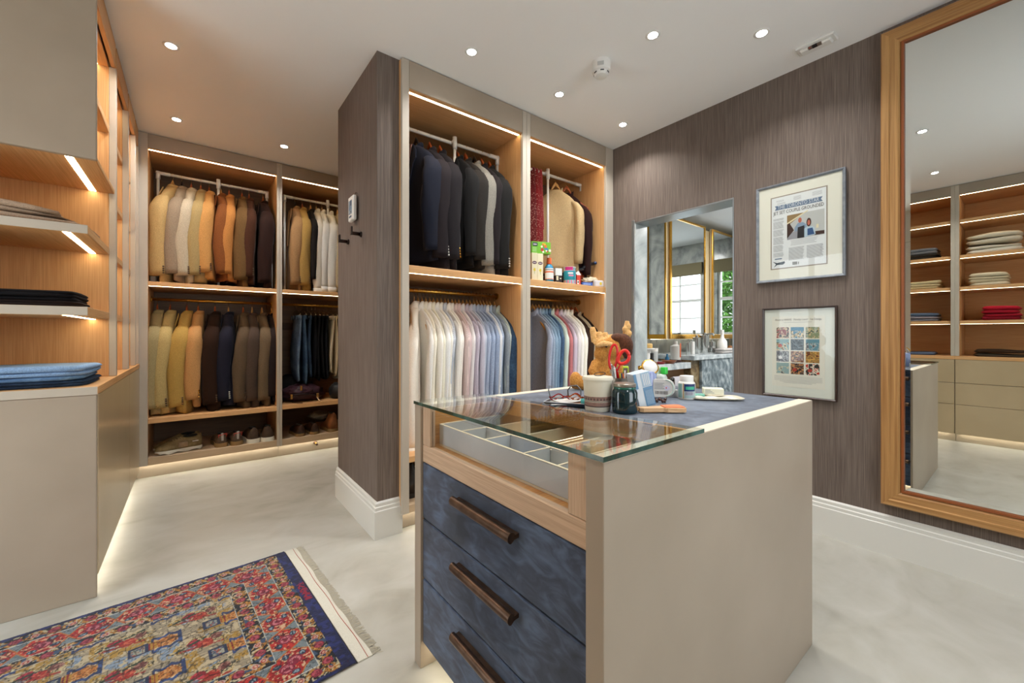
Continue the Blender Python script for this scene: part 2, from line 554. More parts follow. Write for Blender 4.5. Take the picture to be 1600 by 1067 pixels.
# white tube racks that stand in the upper bays
RACKM = plain('white_rack_tube', 'dcdad6', .35)
def tube_rack(label, x0, x1, y, z0, z1, posts):
    t = thing('garment_rack', label, 'clothes rack', ((x0 + x1) / 2, y, z0), 0, 'white tube racks in the upper wardrobe bays')
    G().tube([(x0, y, z1), (x1, y, z1)], .0115, 12).build('rail', RACKM, t, True)
    for p in posts:
        yy = y if p in (x0, x1) else y - .03
        g = G().tube([(p, yy, z0), (p, yy, z1 + (.02 if p not in (x0, x1) else 0))], .0095, 12)
        g.build('post', RACKM, t, True)
        g = G()
        if p in (x0, x1):
            s = 1 if p == x0 else -1
            g.tube([(p, y, z1 - .05), (p, y, z1 + .013)], .0145, 12).tube([(p - s * .013, y, z1), (p + s * .075, y, z1)], .0145, 12)
        else:
            g.tube([(p, yy - .002, z1 - .05), (p, yy, z1 + .03)], .015, 12).tube([(p, yy, z1), (p, y + .014, z1)], .017, 12)
        g.build('connector', RACKM, t, True)
    return t
RLY = FYL + .27; RLZ = 2.424
RCY = FYC + .28; RCZ = 2.395
tube_rack('white tube clothes rack carrying the brown jackets in the far corner bay', x_at(247, RLY), x_at(417, RLY), RLY, 1.509, RLZ, (x_at(247, RLY), x_at(341, RLY), x_at(417, RLY)))
tube_rack('white tube clothes rack carrying white shirts beside the wing wall', x_at(441, RLY) + .02, 1.47, RLY, 1.509, RLZ, (x_at(441, RLY) + .02, x_at(511, RLY), 1.47))
tube_rack('white tube clothes rack carrying the dark blazers', .966, x_at(777, RCY), RCY, 1.491, RCZ, (.966, x_at(707, RCY), x_at(777, RCY)))
tube_rack('white tube clothes rack carrying the beige pullover', 1.856, x_at(908, RCY), RCY, 1.488, RCZ, (1.856, x_at(852, RCY), x_at(908, RCY)))

# ------------------------------------------------------------------ left run: base cabinet, worktop, open shelves
LX = -.313; LY0, LY1 = 2.42, 4.1385; LXB = -.80
t = thing('base_cabinet', 'stone lacquered base cabinet with oak top against the left edge, beside the rug', 'cabinet', (LX, LY0, 0))
G().cbox(LXB, LX - .004, LY0, LY0 + .022, 0, .848).build('end_panel', PAINT, t)
G().cbox(LXB, LX - .022, LY0 + .022, LY1, .085, .848).build('body', PAINT, t)
ys = [LY0 + .026, 3.53, LY1]
LACQ = noisy('satin_metal_lacquer', 'b09c7b', 'bca887', 2, .28, spec=.6)
for a, b in zip(ys, ys[1:]):
    G().cbox(LX - .022, LX - .002, a, b - .004, .085, .846).build('door', LACQ, t)
G().cbox(LXB, LX - .075, LY0 + .022, LY1, 0, .085).build('plinth', PAINT, t)
strip(LX - .055, LX - .043, LY0 + .03, LY1, .0845, t, PLED)
wt = thing('worktop', 'oak worktop on the left base cabinet, carrying folded jeans', 'worktop', (LX, LY0, .849))
G().cbox(LXB, LX, LY0, LY1, .849, .883).build('top_board', OAK_Y, wt)
G().cbox(LXB, LX - .001, LY0 - .0015, LY0, .8495, .8825, .0004).build('end_edging', PAINT_L, wt)
st = thing('shelving_unit', 'tall oak open shelving with lit shelves standing on the left oak worktop', 'shelving', (LX - .03, LY0, .884))
UY = [2.982, 3.50, 3.90]
SX = LX - .028
for y in UY:
    u = G().cbox(LXB, SX - .004, y, y + .035, .884, H - .004).build('upright', OAK_Z, st)
    G().cbox(SX - .004, LX - .004, y, y + .036, .884, 2.505).build('upright_edge', PAINT_L, u)
G().cbox(LXB, LXB + .014, LY0, LY1, .884, H - .004).build('back_panel', OAK_Z, st)
u = G().cbox(LXB + .014, SX - .004, LY1 - .020, LY1, .884, H - .004).build('upright', OAK_Z, st)
G().cbox(SX - .004, LX - .004, LY1 - .021, LY1, .884, 2.505).build('upright_edge', PAINT_L, u)
ends = [LY0] + [y for y in UY] + [LY1 - .022]
for i in range(4):
    a = ends[i] + (.036 if i else 0); b = ends[i + 1]
    zs = (1.519, 1.180) if i == 0 else (2.155, 1.815, 1.519, 1.180)
    if i == 0:
        zs = zs + (2.155,)
    for z in zs:
        y0 = a + (.022 if (i == 0 and z > 2) else 0)
        sh = G().cbox(LXB + .014, SX - .002, y0, b - .001, z, z + .036).build('shelf', OAK_Y, st)
        if i == 0 and z < 2:
            G().cbox(LXB + .014, SX - .002, y0 - .0015, y0, z + .0005, z + .0355, .0004).build('shelf_edging', PAINT_L, sh)
        g = G().box(SX - .075, SX - .052, y0 + .004, b - .004, z - .0015, z)
        g.build('led_strip', LED, sh)
    G().cbox(LX - .024, LX - .006, a if i else a + .022, b, 2.505, H - .004).build('fascia', OAK_Y, st)
    G().box(SX - .075, SX - .045, a + (.004 if i else .026), b - .004, 2.4985, 2.500).build('led_strip', LED, st)
    G().cbox(LXB + .014, SX - .004, a if i else a + .022, b, 2.500, 2.518).build('top_panel', OAK_Y, st)
uc = thing('wall_cabinet_panel', 'stone lacquered upper cabinet end above the left shelves, reaching the ceiling', 'cabinet', (LX, LY0, 1.83))
G().cbox(LXB, LX - .004, LY0 - .002, LY0 + .02, 1.832, H - .004).build('end_panel', PAINT, uc)
G().cbox(LXB, LX - .01, LY0 + .02, 2.98, 1.84, 1.862).build('base_board', OAK_Y, uc)
G().box(SX - .075, SX - .05, LY0 + .025, 2.976, 1.8385, 1.840).build('led_strip', LED, uc)

# ------------------------------------------------------------------ shelving seen in the mirror (stands behind the camera's left)
MX = -.700; MXB = -1.26
zs = (1.210, 1.555, 1.879, 2.243)
for (a, b), lb in (((-.45, .46), 'right bay'), ((.52, 1.33), 'left bay')):
    side = 'left' if lb == 'left bay' else 'right'
    cb = thing('drawer_cabinet', f'stone lacquered drawer cabinet under the {side}-hand oak shelves reflected in the mirror', 'cabinet', (MX, a, 0), 0, 'drawer cabinets reflected in the mirror')
    G().cbox(MXB, MX - .022, a - .03, b + .03, .085, .846).build('body', PAINT, cb)
    for z0, z1 in ((.087, .386), (.390, .606), (.610, .846)):
        G().cbox(MX - .021, MX - .001, a - .027, b + .027, z0, z1).build('drawer_front', LACQ, cb)
    G().cbox(MXB, MX - .075, a - .03, b + .03, 0, .085).build('plinth', PAINT, cb)
    strip(MX - .055, MX - .043, a, b, .0845, cb, PLED)
    wk = thing('worktop', f'oak worktop over the drawers of the {side}-hand mirrored bay', 'worktop', (MX, a, .848), 0, 'oak tops on the drawer cabinets')
    G().cbox(MXB, MX, a - .03, b + .03, .848, .882).build('top_board', OAK_Y, wk)
    su = thing('shelving_unit', f'oak shelving bay with lit shelves of knitwear, {side}-hand bay in the mirror', 'shelving', (MX, a, .884), 0, 'oak shelving bays reflected in the mirror')
    for y0, y1 in ((a - .03, a), (b, b + .03)):
        u = G().cbox(MXB, MX - .03, y0, y1, .884, H - .004).build('upright', OAK_Z, su)
        G().cbox(MX - .03, MX - .004, y0, y1, .884, H - .004).build('upright_edge', PAINT_L, u)
    G().cbox(MXB, MXB + .014, a, b, .884, H - .004).build('back_panel', OAK_Y, su)
    for z in zs:
        sh = G().cbox(MXB + .014, MX - .02, a + .001, b - .001, z, z + .034).build('shelf', OAK_Y, su)
        G().box(MX - .036, MX - .028, a + .006, b - .006, z - .0015, z).build('led_strip', LED, sh)
    G().cbox(MX - .024, MX - .006, a, b, 2.53, H - .004).build('fascia', PAINT, su)
    G().cbox(MXB + .014, MX - .026, a, b, 2.53, 2.55).build('top_panel', OAK_Y, su)
    G().box(MX - .050, MX - .040, a + .004, b - .004, 2.5285, 2.530).build('led_strip', LED, su)

# ------------------------------------------------------------------ tall mirror
FRAMEW = wood('honey_oak_frame', '93683c', 'b98d58', 'z', .4, 120, 14)
FRAMEH = wood('honey_oak_frame', '93683c', 'b98d58', 'y', .4, 120, 14)
MY1 = .468; MY0 = -1.02; MZ0, MZ1 = .257, 2.603; FW = .076
mt = thing('wall_mirror', 'huge wall mirror in a wide honey oak frame on the right wall', 'mirror', (WX, (MY0 + MY1) / 2, MZ0))
prof = [(0, 0), (0, .034), (.006, .040), (.030, .040), (.034, .034), (.062, .034), (.066, .028), (FW, .018), (FW, 0)]
def framed(corners_yz, prof, x):
    """mitred frame members: corners run round the rectangle, profile is (inset, proud)"""
    (ya, za), (yb, zb) = corners_yz
    cs = [(ya, za), (yb, za), (yb, zb), (ya, zb)]
    sg = [(1 if yb > ya else -1, 1), (-1 if yb > ya else 1, 1), (-1 if yb > ya else 1, -1), (1 if yb > ya else -1, -1)]
    out = []
    for i in range(4):
        j = (i + 1) % 4
        rs = []
        for k in (i, j):
            rs.append([(x - p, cs[k][0] + sg[k][0] * q, cs[k][1] + sg[k][1] * q) for q, p in prof])
        out.append(G().rings(rs))
    return out
for i, g in enumerate(framed(((MY0, MZ0), (MY1, MZ1)), prof, WX - .001)):
    g.build('frame_side', FRAMEH if i % 2 == 0 else FRAMEW, mt)
INN = plain('reddish_frame_lip', '8a4a22', .35)
for g in framed(((MY0 + FW, MZ0 + FW), (MY1 - FW, MZ1 - FW)), [(-.002, 0), (-.002, .028), (.008, .028), (.008, 0)], WX - .001):
    g.build('inner_lip', INN, mt)
MIR = plain('mirror_silver', 'e8eae6', .0, 1.0)
bw = .022
x = WX - .022
y0, y1, z0, z1 = MY0 + FW + .008, MY1 - FW - .008, MZ0 + FW + .008, MZ1 - FW - .008
g = G().box(x, x + .004, y0 + bw, y1 - bw, z0 + bw, z1 - bw)
g.build('mirror_glass', MIR, mt)
a = [(x + .0025, y0, z0), (x + .0025, y1, z0), (x + .0025, y1, z1), (x + .0025, y0, z1)]
b = [(x, y0 + bw, z0 + bw), (x, y1 - bw, z0 + bw), (x, y1 - bw, z1 - bw), (x, y0 + bw, z1 - bw)]
g = G()
for i in range(4):
    j = (i + 1) % 4
    g.quad(a[i], a[j], b[j], b[i])
g.build('bevelled_edge', MIR, mt)

# ------------------------------------------------------------------ island
IX0, IX1, IY0, IY1, IZ = .590, 1.734, .482, 1.285, .867
PT = .044
it = thing('island', 'dressing island with stone lacquered ends, blue suede drawers and glass display top', 'island', ((IX0 + IX1) / 2, (IY0 + IY1) / 2, 0))
def island_panel(y0, y1):
    return G().cbox(IX0, IX1, y0, y1, 0, IZ, .0015).build('end_panel', PAINT, it)
ip = island_panel(IY0, IY0 + PT)
island_panel(IY1 - PT, IY1)
for y0, y1 in ((IY0 + .0015, IY0 + PT - .0015), (IY1 - PT + .0015, IY1 - .0015)):
    G().cbox(IX0 + .001, IX1 - .001, y0, y1, IZ - .0002, IZ + .0006, .0002).build('panel_edge', plain('cream_edge', 'd6cdb9', .5), it)

def suede(name, c0, c1, c2, sc=3.2):
    t = NT(name)
    v = t.coords((1, 1, 1)); w = t.coords((1, 1.0, 2.6), (.5, .3, .2))
    a = t.n('ShaderNodeTexNoise', i_Scale=sc, i_Detail=5.0, i_Distortion=1.1)
    b = t.n('ShaderNodeTexNoise', i_Scale=sc * 3.4, i_Detail=4.0, i_Distortion=1.6)
    t.l(v, a.inputs['Vector']); t.l(w, b.inputs['Vector'])
    m = t.n('ShaderNodeMath', operation='MULTIPLY_ADD')
    t.l(a.outputs[0], m.inputs[0]); m.inputs[1].default_value = .55
    m2 = t.n('ShaderNodeMath', operation='MULTIPLY')
    t.l(b.outputs[0], m2.inputs[0]); m2.inputs[1].default_value = .45
    t.l(m2.outputs[0], m.inputs[2])
    c = t.ramp(m.outputs[0], [(.38, lin(c0)), (.5, lin(c1)), (.62, lin(c2))])
    t.l(c, t.b.inputs['Base Color'])
    t.b.inputs['Roughness'].default_value = .7
    t.b.inputs['Sheen Weight'].default_value = .25
    t.b.inputs['Specular IOR Level'].default_value = .25
    return t.m
SUEDE = suede('blue_suede', '202a3b', '344056', '4d5f7b')
SUEDET = suede('blue_suede_top', '323a49', '485263', '66707f', 4)
GREYS = noisy('pale_grey_suede', 'a9adb0', 'bcbfc0', 6, .85)
CREAMS = noisy('cream_suede', 'c9bca0', 'd8ccb3', 6, .85)
OAKI = wood('island_oak', 'b3957a', 'ceb296', 'y', .5, 320, 30)
OAKIZ = wood('island_oak', 'b3957a', 'ceb296', 'z', .5, 320, 30)
OAKIX = wood('island_oak_warm', 'b07a42', 'cf9858', 'x', .5)
iy0, iy1 = IY0 + PT + .001, IY1 - PT - .001
HB = BRONZE
def handle(x, sgn, zc, parent):
    y0, y1 = .735, 1.005
    n = 12
    prof = []
    for i in range(n + 1):
        a = -pi * .5 + pi * 1.35 * i / n
        prof.append((.024 + .011 * cos(a), .013 * sin(a)))
    prof += [(.016, .004), (.002, .006), (.002, -.004), (.016, -.006)]
    rs = [[(x - sgn * -1 * 0 + (-sgn) * 0 + sgn * p, y, zc + q) for p, q in prof] for y in (y0, y1)]
    return G().rings(rs).build('handle', HB, parent, 'auto')
ZD = [(.085, .297), (.301, .493), (.497, .679)]
for sgn, xf_, zr in ((-1, .598, ZD), (1, 1.722, ZD + [(.683, .852)])):
    for z0, z1 in zr:
        d = G().cbox(xf_, xf_ - sgn * .02, iy0, iy1, z0, z1, .003).build('drawer_front', SUEDE, it)
        handle(xf_, sgn, z1 - .045, d)
G().box(.62, 1.70, iy0, iy1, .085, .675).build('carcass', plain('carcass_shadow', '2a2622', .8), it)  # even dark colour for the body behind the drawer fronts
G().box(.66, 1.66, iy0, iy1, 0.0, .085).build('plinth', PAINT, it)
G().box(.640, .652, iy0, iy1, .080, .0845).build('led_strip', PLED, it)
G().box(1.668, 1.680, iy0, iy1, .080, .0845).build('led_strip', PLED, it)
# display drawer front: oak frame with a glass window
x0, x1 = .598, .618
dd = G().cbox(x0, x1, iy0, iy1, .682, .738).build('display_drawer_rail', OAKI, it)
for y0, y1 in ((iy0, .581), (1.190, iy1)):
    G().cbox(x0, x1, y0, y1, .7385, .866).build('display_drawer_stile', OAKIZ, it)
G().box(x0 + .008, x0 + .012, .581, 1.190, .7385, .853).build('display_drawer_pane', glass('clear_pane', (1, 1, 1), 0, 1.45, True), it)
# lined tray behind it
ty0, ty1, tx0, tx1, tz0, tz1 = .560, 1.205, .640, 1.02, .742, .806
G().box(tx0, tx1, ty0, ty1, tz0 - .006, tz0).build('tray_floor', CREAMS, it)
def tr(a, b, c, d, m=GREYS, z=tz1):
    k = G().cbox(a, b, c, d, tz0, z).build('tray_divider', m, it)
    G().cbox(a, b, c, d, z - .0002, z + .0012, .0005).build('tray_rim', CREAMS, k)
G().box(.618, 1.03, iy0, iy1, .690, tz0 - .0065).build('display_base', OAKIX, it)
tr(tx0, tx0 + .007, ty0, ty1)
tr(tx1 - .007, tx1, ty0, ty1, CREAMS)
tr(tx0 + .007, tx1 - .007, ty1 - .007, ty1)
tr(tx0 + .007, tx1 - .007, ty0, ty0 + .007)
tr(.735, .742, ty0 + .007, ty1 - .13)
for y in (1.07, .945, .775, .655):
    tr(tx0 + .007, .735, y, y + .006)
for y in (1.06, .91, .76, .665):
    tr(.742, tx1 - .007, y, y + .007, CREAMS)
G().box(.625, 1.03, iy0, iy0 + .012, .683, .853).build('display_side', OAKIX, it)
G().box(.625, 1.03, iy1 - .012, iy1, .683, .853).build('display_side', OAKIX, it)
# top: suede panel with oak edge, glass sheet in front
def gx(y):
    return .955 + (y - .482) / (.803) * -.085
ya, yb = iy0, iy1
G().prism([(gx(ya) + .012, ya), (IX1 - .002, ya), (IX1 - .002, yb), (gx(yb) + .012, yb)], IZ - .014, IZ - .001).build('suede_top', SUEDET, it)
G().prism([(gx(ya), ya), (gx(ya) + .012, ya), (gx(yb) + .012, yb), (gx(yb), yb)], IZ - .05, IZ).build('oak_lipping', OAKIX, it)
GLASSM = glass('island_glass', (.93, .985, .955))
gl = G().prism([(IX0 - .004, IY0 - .003), (gx(IY0) - .002, IY0 - .003), (gx(IY1) - .002, IY1 - .001), (IX0 - .004, IY1 - .001)], IZ + .0012, IZ + .0112)
gl.build('glass_top', glass('clear_top_pane', (.965, .985, .97), 0, 1.5, True), it, bevel=0)
EDGE = noisy('green_glass_edge', '1d2a17', '3f625c', 14, .1, (1, 1, .2), lo=.35, hi=.65, spec=.8)
g = G()
e = .0006
P = [(IX0 - .004, IY0 - .003), (gx(IY0) - .002, IY0 - .003), (gx(IY1) - .002, IY1 - .001), (IX0 - .004, IY1 - .001)]
for (p, q) in ((P[3], P[0]), (P[0], P[1])):
    d = Vector((q[0] - p[0], q[1] - p[1])).normalized(); nn = (d.y * e, -d.x * e)
    g.add([(p[0], p[1], IZ + .0014), (q[0], q[1], IZ + .0014), (q[0], q[1], IZ + .011), (p[0], p[1], IZ + .011),
           (p[0] + nn[0], p[1] + nn[1], IZ + .0014), (q[0] + nn[0], q[1] + nn[1], IZ + .0014), (q[0] + nn[0], q[1] + nn[1], IZ + .011), (p[0] + nn[0], p[1] + nn[1], IZ + .011)],
          [(4, 5, 6, 7), (3, 2, 1, 0), (0, 1, 5, 4), (2, 3, 7, 6), (1, 2, 6, 5), (0, 4, 7, 3)])
g.build('glass_edge', EDGE, it)

# ------------------------------------------------------------------ garments
def fabric(col, kind='wool'):
    key = f'{kind}_cloth_{col}'
    if key in MATS:
        return MATS[key]
    c = lin(col)
    if max(c) < .07:
        c = tuple(x * .55 for x in c)
    lo_, hi_ = (.88, 1.0) if min(c) > .42 else (.66, .94)
    a = tuple(x * lo_ for x in c); b = tuple(min(1, x * hi_) for x in c)
    t = NT(key)
    v = t.coords()
    nz = t.n('ShaderNodeTexNoise', i_Scale=260 if kind != 'denim' else 90, i_Detail=2.0)
    t.l(v, nz.inputs['Vector'])
    r = t.n('ShaderNodeValToRGB')
    r.color_ramp.elements[0].color = (*a, 1); r.color_ramp.elements[0].position = .35
    r.color_ramp.elements[1].color = (*b, 1); r.color_ramp.elements[1].position = .65
    t.l(nz.outputs[0], r.inputs[0])
    src = r.outputs[0]
    if kind in ('stripe', 'check', 'denim'):
        n2 = t.n('ShaderNodeTexNoise' if kind == 'denim' else 'ShaderNodeTexWave')
        n2.inputs['Scale'].default_value = 7 if kind == 'denim' else (60 if kind == 'check' else 45)
        t.l(v, n2.inputs['Vector'])
        if kind != 'denim':
            n2.bands_direction = 'Y' if kind == 'stripe' else 'DIAGONAL'
        r2 = t.n('ShaderNodeValToRGB')
        r2.color_ramp.elements[0].position = .45; r2.color_ramp.elements[1].position = .62
        r2.color_ramp.elements[0].color = (.78, .78, .8, 1) if kind != 'denim' else (.7, .72, .78, 1)
        r2.color_ramp.elements[1].color = (1, 1, 1, 1) if kind != 'denim' else (1.25, 1.25, 1.2, 1)
        t.l(n2.outputs[0], r2.inputs[0])
        mx = t.n('ShaderNodeMix', data_type='RGBA', blend_type='MULTIPLY')
        mx.inputs[0].default_value = 1
        t.l(src, mx.inputs[6]); t.l(r2.outputs[0], mx.inputs[7])
        src = mx.outputs[2]
    t.l(src, t.b.inputs['Base Color'])
    t.b.inputs['Roughness'].default_value = .85
    t.b.inputs['Specular IOR Level'].default_value = .2
    if kind in ('wool', 'check', 'knit'):
        t.b.inputs['Sheen Weight'].default_value = .03
    t.bump(nz.outputs[0], .15, .001)
    MATS[key] = t.m
    return t.m

def interp(tab, x):
    for (a, *va), (b, *vb) in zip(tab, tab[1:]):
        if x <= b:
            k = (x - a) / (b - a) if b > a else 0
            k = max(0, min(1, k))
            return [p + (q - p) * k for p, q in zip(va, vb)]
    return tab[-1][1:]

HANG_L = noisy('blond_hanger_wood', 'c08a4a', 'd8a868', 12, .35, (1, .2, 1))
HANG_R = noisy('red_brown_hanger_wood', '93411c', 'b85f30', 12, .3, (1, .2, 1))
HANG_D = plain('dark_hanger', '241a16', .4)
WIRE = plain('hanger_wire', 'b9b2a4', .25, 1.0)
WIRE_G = plain('gilt_hanger_wire', 'c9a86a', .28, 1.0)

def hanger(label, loc, rz, mat, wire, group, thick=.020, dropz=.052, half=.185):
    t = thing('clothes_hanger', label, 'hanger', loc, rz, group)
    g = G()
    pts = []
    r = .0155
    for i in range(9):
        a = radians(-50) + radians(230) * i / 8
        pts.append((0, r * cos(a), r * sin(a)))
    pts = pts[::-1][:0] + pts
    pts = [(0, -p[1], p[2]) for p in pts]
    pts = pts[::-1] if pts[0][2] > 0 else pts
    path = [(0, 0, -dropz), (0, 0, -dropz + .018), (0, r * .5, -.024)] + [(0, r * cos(a), r * sin(a)) for a in [radians(x) for x in (-35, 0, 40, 80, 120, 160, 185)]]
    g.tube(path, .0017, 6).build('hook', wire, t, True, local=True)
    g = G(); rs = []
    for i in range(17):
        y = -half + 2 * half * i / 16
        k = abs(y) / half
        z = -dropz - .085 * min(1, k / .26) ** 1.5 - .115 * max(0, k - .26) / .74
        hh = .017 - .006 * k; tt = thick * (.6 + .5 * k) * .5
        x = -.010 * k * k
        rs.append([(x + tt * cos(a), y, z + hh * sin(a)) for a in [2 * pi * j / 8 for j in range(8)]])
    g.rings(rs).build('bar', mat, t, True, local=True)
    return t

def garment(name, label, cat, loc, rz, mat, kind='jacket', length=.76, face=-1, group=None, seed=0, thick=1.0, wide=1.0,
            buttons=None, lapel=True, inner=None, sleeve_len=None, top=-.066, collar_mat=None, flare=0.0):
    """a coat, jacket or shirt on its hanger; shoulder line along local Y, chest towards local X * face"""
    rnd = random.Random(seed)
    t = thing(name, label, cat, loc, rz, group)
    ph = [rnd.uniform(0, 6.28) for _ in range(6)]
    jac = kind in ('jacket', 'knit')
    # drop below collar, half width, half thickness
    if jac:
        prof = [(0, .058, .036), (.012, .070, .038), (.030, .100, .039), (.055, .135, .040), (.085, .168, .042), (.112, .190, .044), (.15, .202, .048), (.26, .204, .054),
                (.42, .196, .048), (.60, .206, .048), (length, .216, .046)]
    else:
        prof = [(0, .052, .026), (.012, .066, .026), (.030, .100, .022), (.060, .145, .020), (.095, .182, .019), (.130, .202, .020), (.18, .208, .023), (.3, .204, .026),
                (.55, .204, .025), (length, .210, .023)]
    N = 28
    g = G(); rs = []
    nr = 22
    for i in range(nr + 1):
        d = length * (i / nr) ** 1.25
        w, th = interp(prof, d)
        w *= wide; th *= thick
        k = min(1, d / .3)
        ring = []
        for j in range(N):
            a = 2 * pi * j / N
            ca, sa = cos(a), sin(a)
            x = th * abs(ca) ** .75 * (1 if ca > 0 else -1)
            y = w * abs(sa) ** .9 * (1 if sa > 0 else -1)
            fold = .16 * sin(a * 3 + ph[0] + d * 2) + .11 * sin(a * 5 + ph[1] - d * 5) + .07 * sin(a * 9 + ph[2] + d * 7)
            x *= 1 + fold * k
            x += face * .010 * k * cos(a * 2 + ph[3])
            z = top - d
            if d > length * .93:
                z -= .012 * sin(a * 2 + ph[4])
            if not jac and i == nr:
                z += -.03 * abs(ca) + .015
            ring.append((x, y, z))
        rs.append(ring)
    body = g.rings(rs).build('body', mat, t, True, local=True)
    # sleeves
    sl = sleeve_len or max(.35, length - .10 - (.055 if jac else .045))
    for sgn in (-1, 1):
        g = G(); rs = []
        M = 14
        sway = rnd.uniform(-.012, .012); bend = rnd.uniform(.008, .03)
        n2 = 18
        for i in range(n2 + 1):
            q = i / n2
            z = top - .082 - (sl + .018) * q
            cap = (.46 + .54 * min(1, q / .24) ** .75) * min(1, (q + .004) / .03) ** .5
            rx = ((.062 if jac else .034) * (1 - .26 * q)) * cap * thick
            ry = ((.046 if jac else .030) * (1 - .28 * q)) * (.25 + .75 * cap)
            y = sgn * wide * (.138 + .068 * min(1, q / .17) ** .75 + .010 * sin(q * 3))
            x = face * (bend * sin(q * pi * .9) + .022 * q) + sway * q
            if i == 0:
                rx, ry = .012, .012
            ring = []
            for j in range(M):
                a = 2 * pi * j / M
                f = 1 + (.07 * sin(3 * a + ph[1] + q * 7) + .05 * sin(5 * a + ph[5] - q * 13) * (.5 + sin(q * pi))) * min(1, q * 4)
                ring.append((x + rx * cos(a) * f, y + ry * sin(a) * f, z - (.006 * cos(a) * face * q)))
            rs.append(ring)
        s = g.rings(rs).build('sleeve', mat, t, True, local=True)
        if not jac:
            # cuff
            zc = top - .100 - sl
            g = G().rings([[(x + (rx + .003) * cos(2 * pi * j / M), y + (ry + .003) * sin(2 * pi * j / M), zc + h) for j in range(M)] for h in (.008, -.045)])
            g.build('cuff', mat, t, True, local=True)
        if buttons and sgn == -1:
            for b in range(4):
                zz = top - .100 - sl + .02 + b * .017
                qq = (top - .100 - zz) / sl
                bx = face * (bend * sin(qq * pi * .9) + .022 * qq) + sway * qq - face * (.040 * thick)
                by = y - sgn * -1 * 0 + sgn * ry * .62
                g = G().tube([(bx, by, zz), (bx - face * .002, by + sgn * .006, zz)], .0062, 10)
                g.build('button', buttons, t, True, local=True)
    # collar
    g = G(); rs = []
    M = 20
    ch = .034 if jac else .046
    for h, e in ((-.012, .004), (ch * .6, .006), (ch, .003), (ch * .9, -.004), (-.012, -.004)):
        ring = []
        for j in range(M):
            a = 2 * pi * j / M
            front = max(0, face * cos(a))
            lift = (1 - .75 * front ** 2) if jac else (1 - .35 * front)
            ring.append((.040 * cos(a) * (1 + e * 10) * (1.0 if jac else .85), .056 * sin(a) * (1 + e * 10), top - .006 + h * lift - .02 * front))
        rs.append(ring)
    g.rings(rs, cap=False).build('collar', collar_mat or mat, t, True, local=True)
    if kind == 'jacket' and lapel:
        for sgn in (-1, 1):
            g = G()
            x0 = face * (.052 * thick)
            pts = [(sgn * .052, top - .0), (sgn * .030, top - .05), (sgn * .006, top - .36), (sgn * .085, top - .14), (sgn * .105, top - .105), (sgn * .086, top - .045)]
            xx = [x0 * .75, x0 * .9, x0 * 1.15, x0 * 1.12, x0 * 1.0, x0 * .8]
            vs = [(x, p[0], p[1]) for x, p in zip(xx, pts)] + [(x + face * .007, p[0], p[1]) for x, p in zip(xx, pts)]
            n = len(pts)
            g.add(vs, [tuple(range(n)), tuple(range(2 * n - 1, n - 1, -1))] + [(i, (i + 1) % n, n + (i + 1) % n, n + i) for i in range(n)])
            g.build('lapel', mat, t, False, local=True)
        if inner:
            vs = [(face * .044 * thick, -.045, top), (face * .044 * thick, .045, top), (face * .060 * thick, 0, top - .33),
                  (face * .050 * thick, -.045, top), (face * .050 * thick, .045, top), (face * .066 * thick, 0, top - .33)]
            G().add(vs, [(0, 1, 2), (5, 4, 3), (0, 3, 4, 1), (1, 4, 5, 2), (2, 5, 3, 0)]).build('lining', inner, t, False, local=True)
    if kind == 'shirt':
        # button placket
        g = G().cbox(face * .024 - .003, face * .024 + .003, -.014, .014, top - length * .9, top - .03, .002)
        g.build('placket', mat, t, local=True)
    return t

BTN_D = plain('horn_button', '5a4330', .3)
BTN_B = plain('brass_button', 'd9a24a', .25, 1.0)
BTN_S = plain('pale_button', 'b8b2a8', .3)
BTN_K = plain('black_button', '151312', .3)

def hang(u, ry, rz_, lab, where, nm, cat, col, kind='jacket', hm=None, wr=None, face=-1, yaw=0, dz=0, du=0, **kw):
    x = x_at(u, ry)
    group = kw.pop('group')
    hg = kw.pop('hgroup')
    hl = kw.pop('hlabel', None)
    r = .0115 if rz_ > 1.5 else .0125
    zc = rz_ + r - .0155 + .0017 + .0015
    hanger(hl or f'{HN[hm][0]} hanger of the {lab}', (x, ry, zc), radians(yaw), HN[hm][1], wr or WIRE_G, hg, .020 if kind != 'shirt' else .010, half=.185 if kind != 'shirt' else .165)
    mat = fabric(col, kw.pop('cloth', 'wool'))
    return garment(nm, f'{lab} {where}', cat, (x, ry, zc - .048 + dz), radians(yaw), mat, kind=kind, face=face, group=group, **kw)

HN = {'L': ('blond wooden', HANG_L), 'R': ('red-brown wooden', HANG_R), 'D': ('dark', HANG_D)}

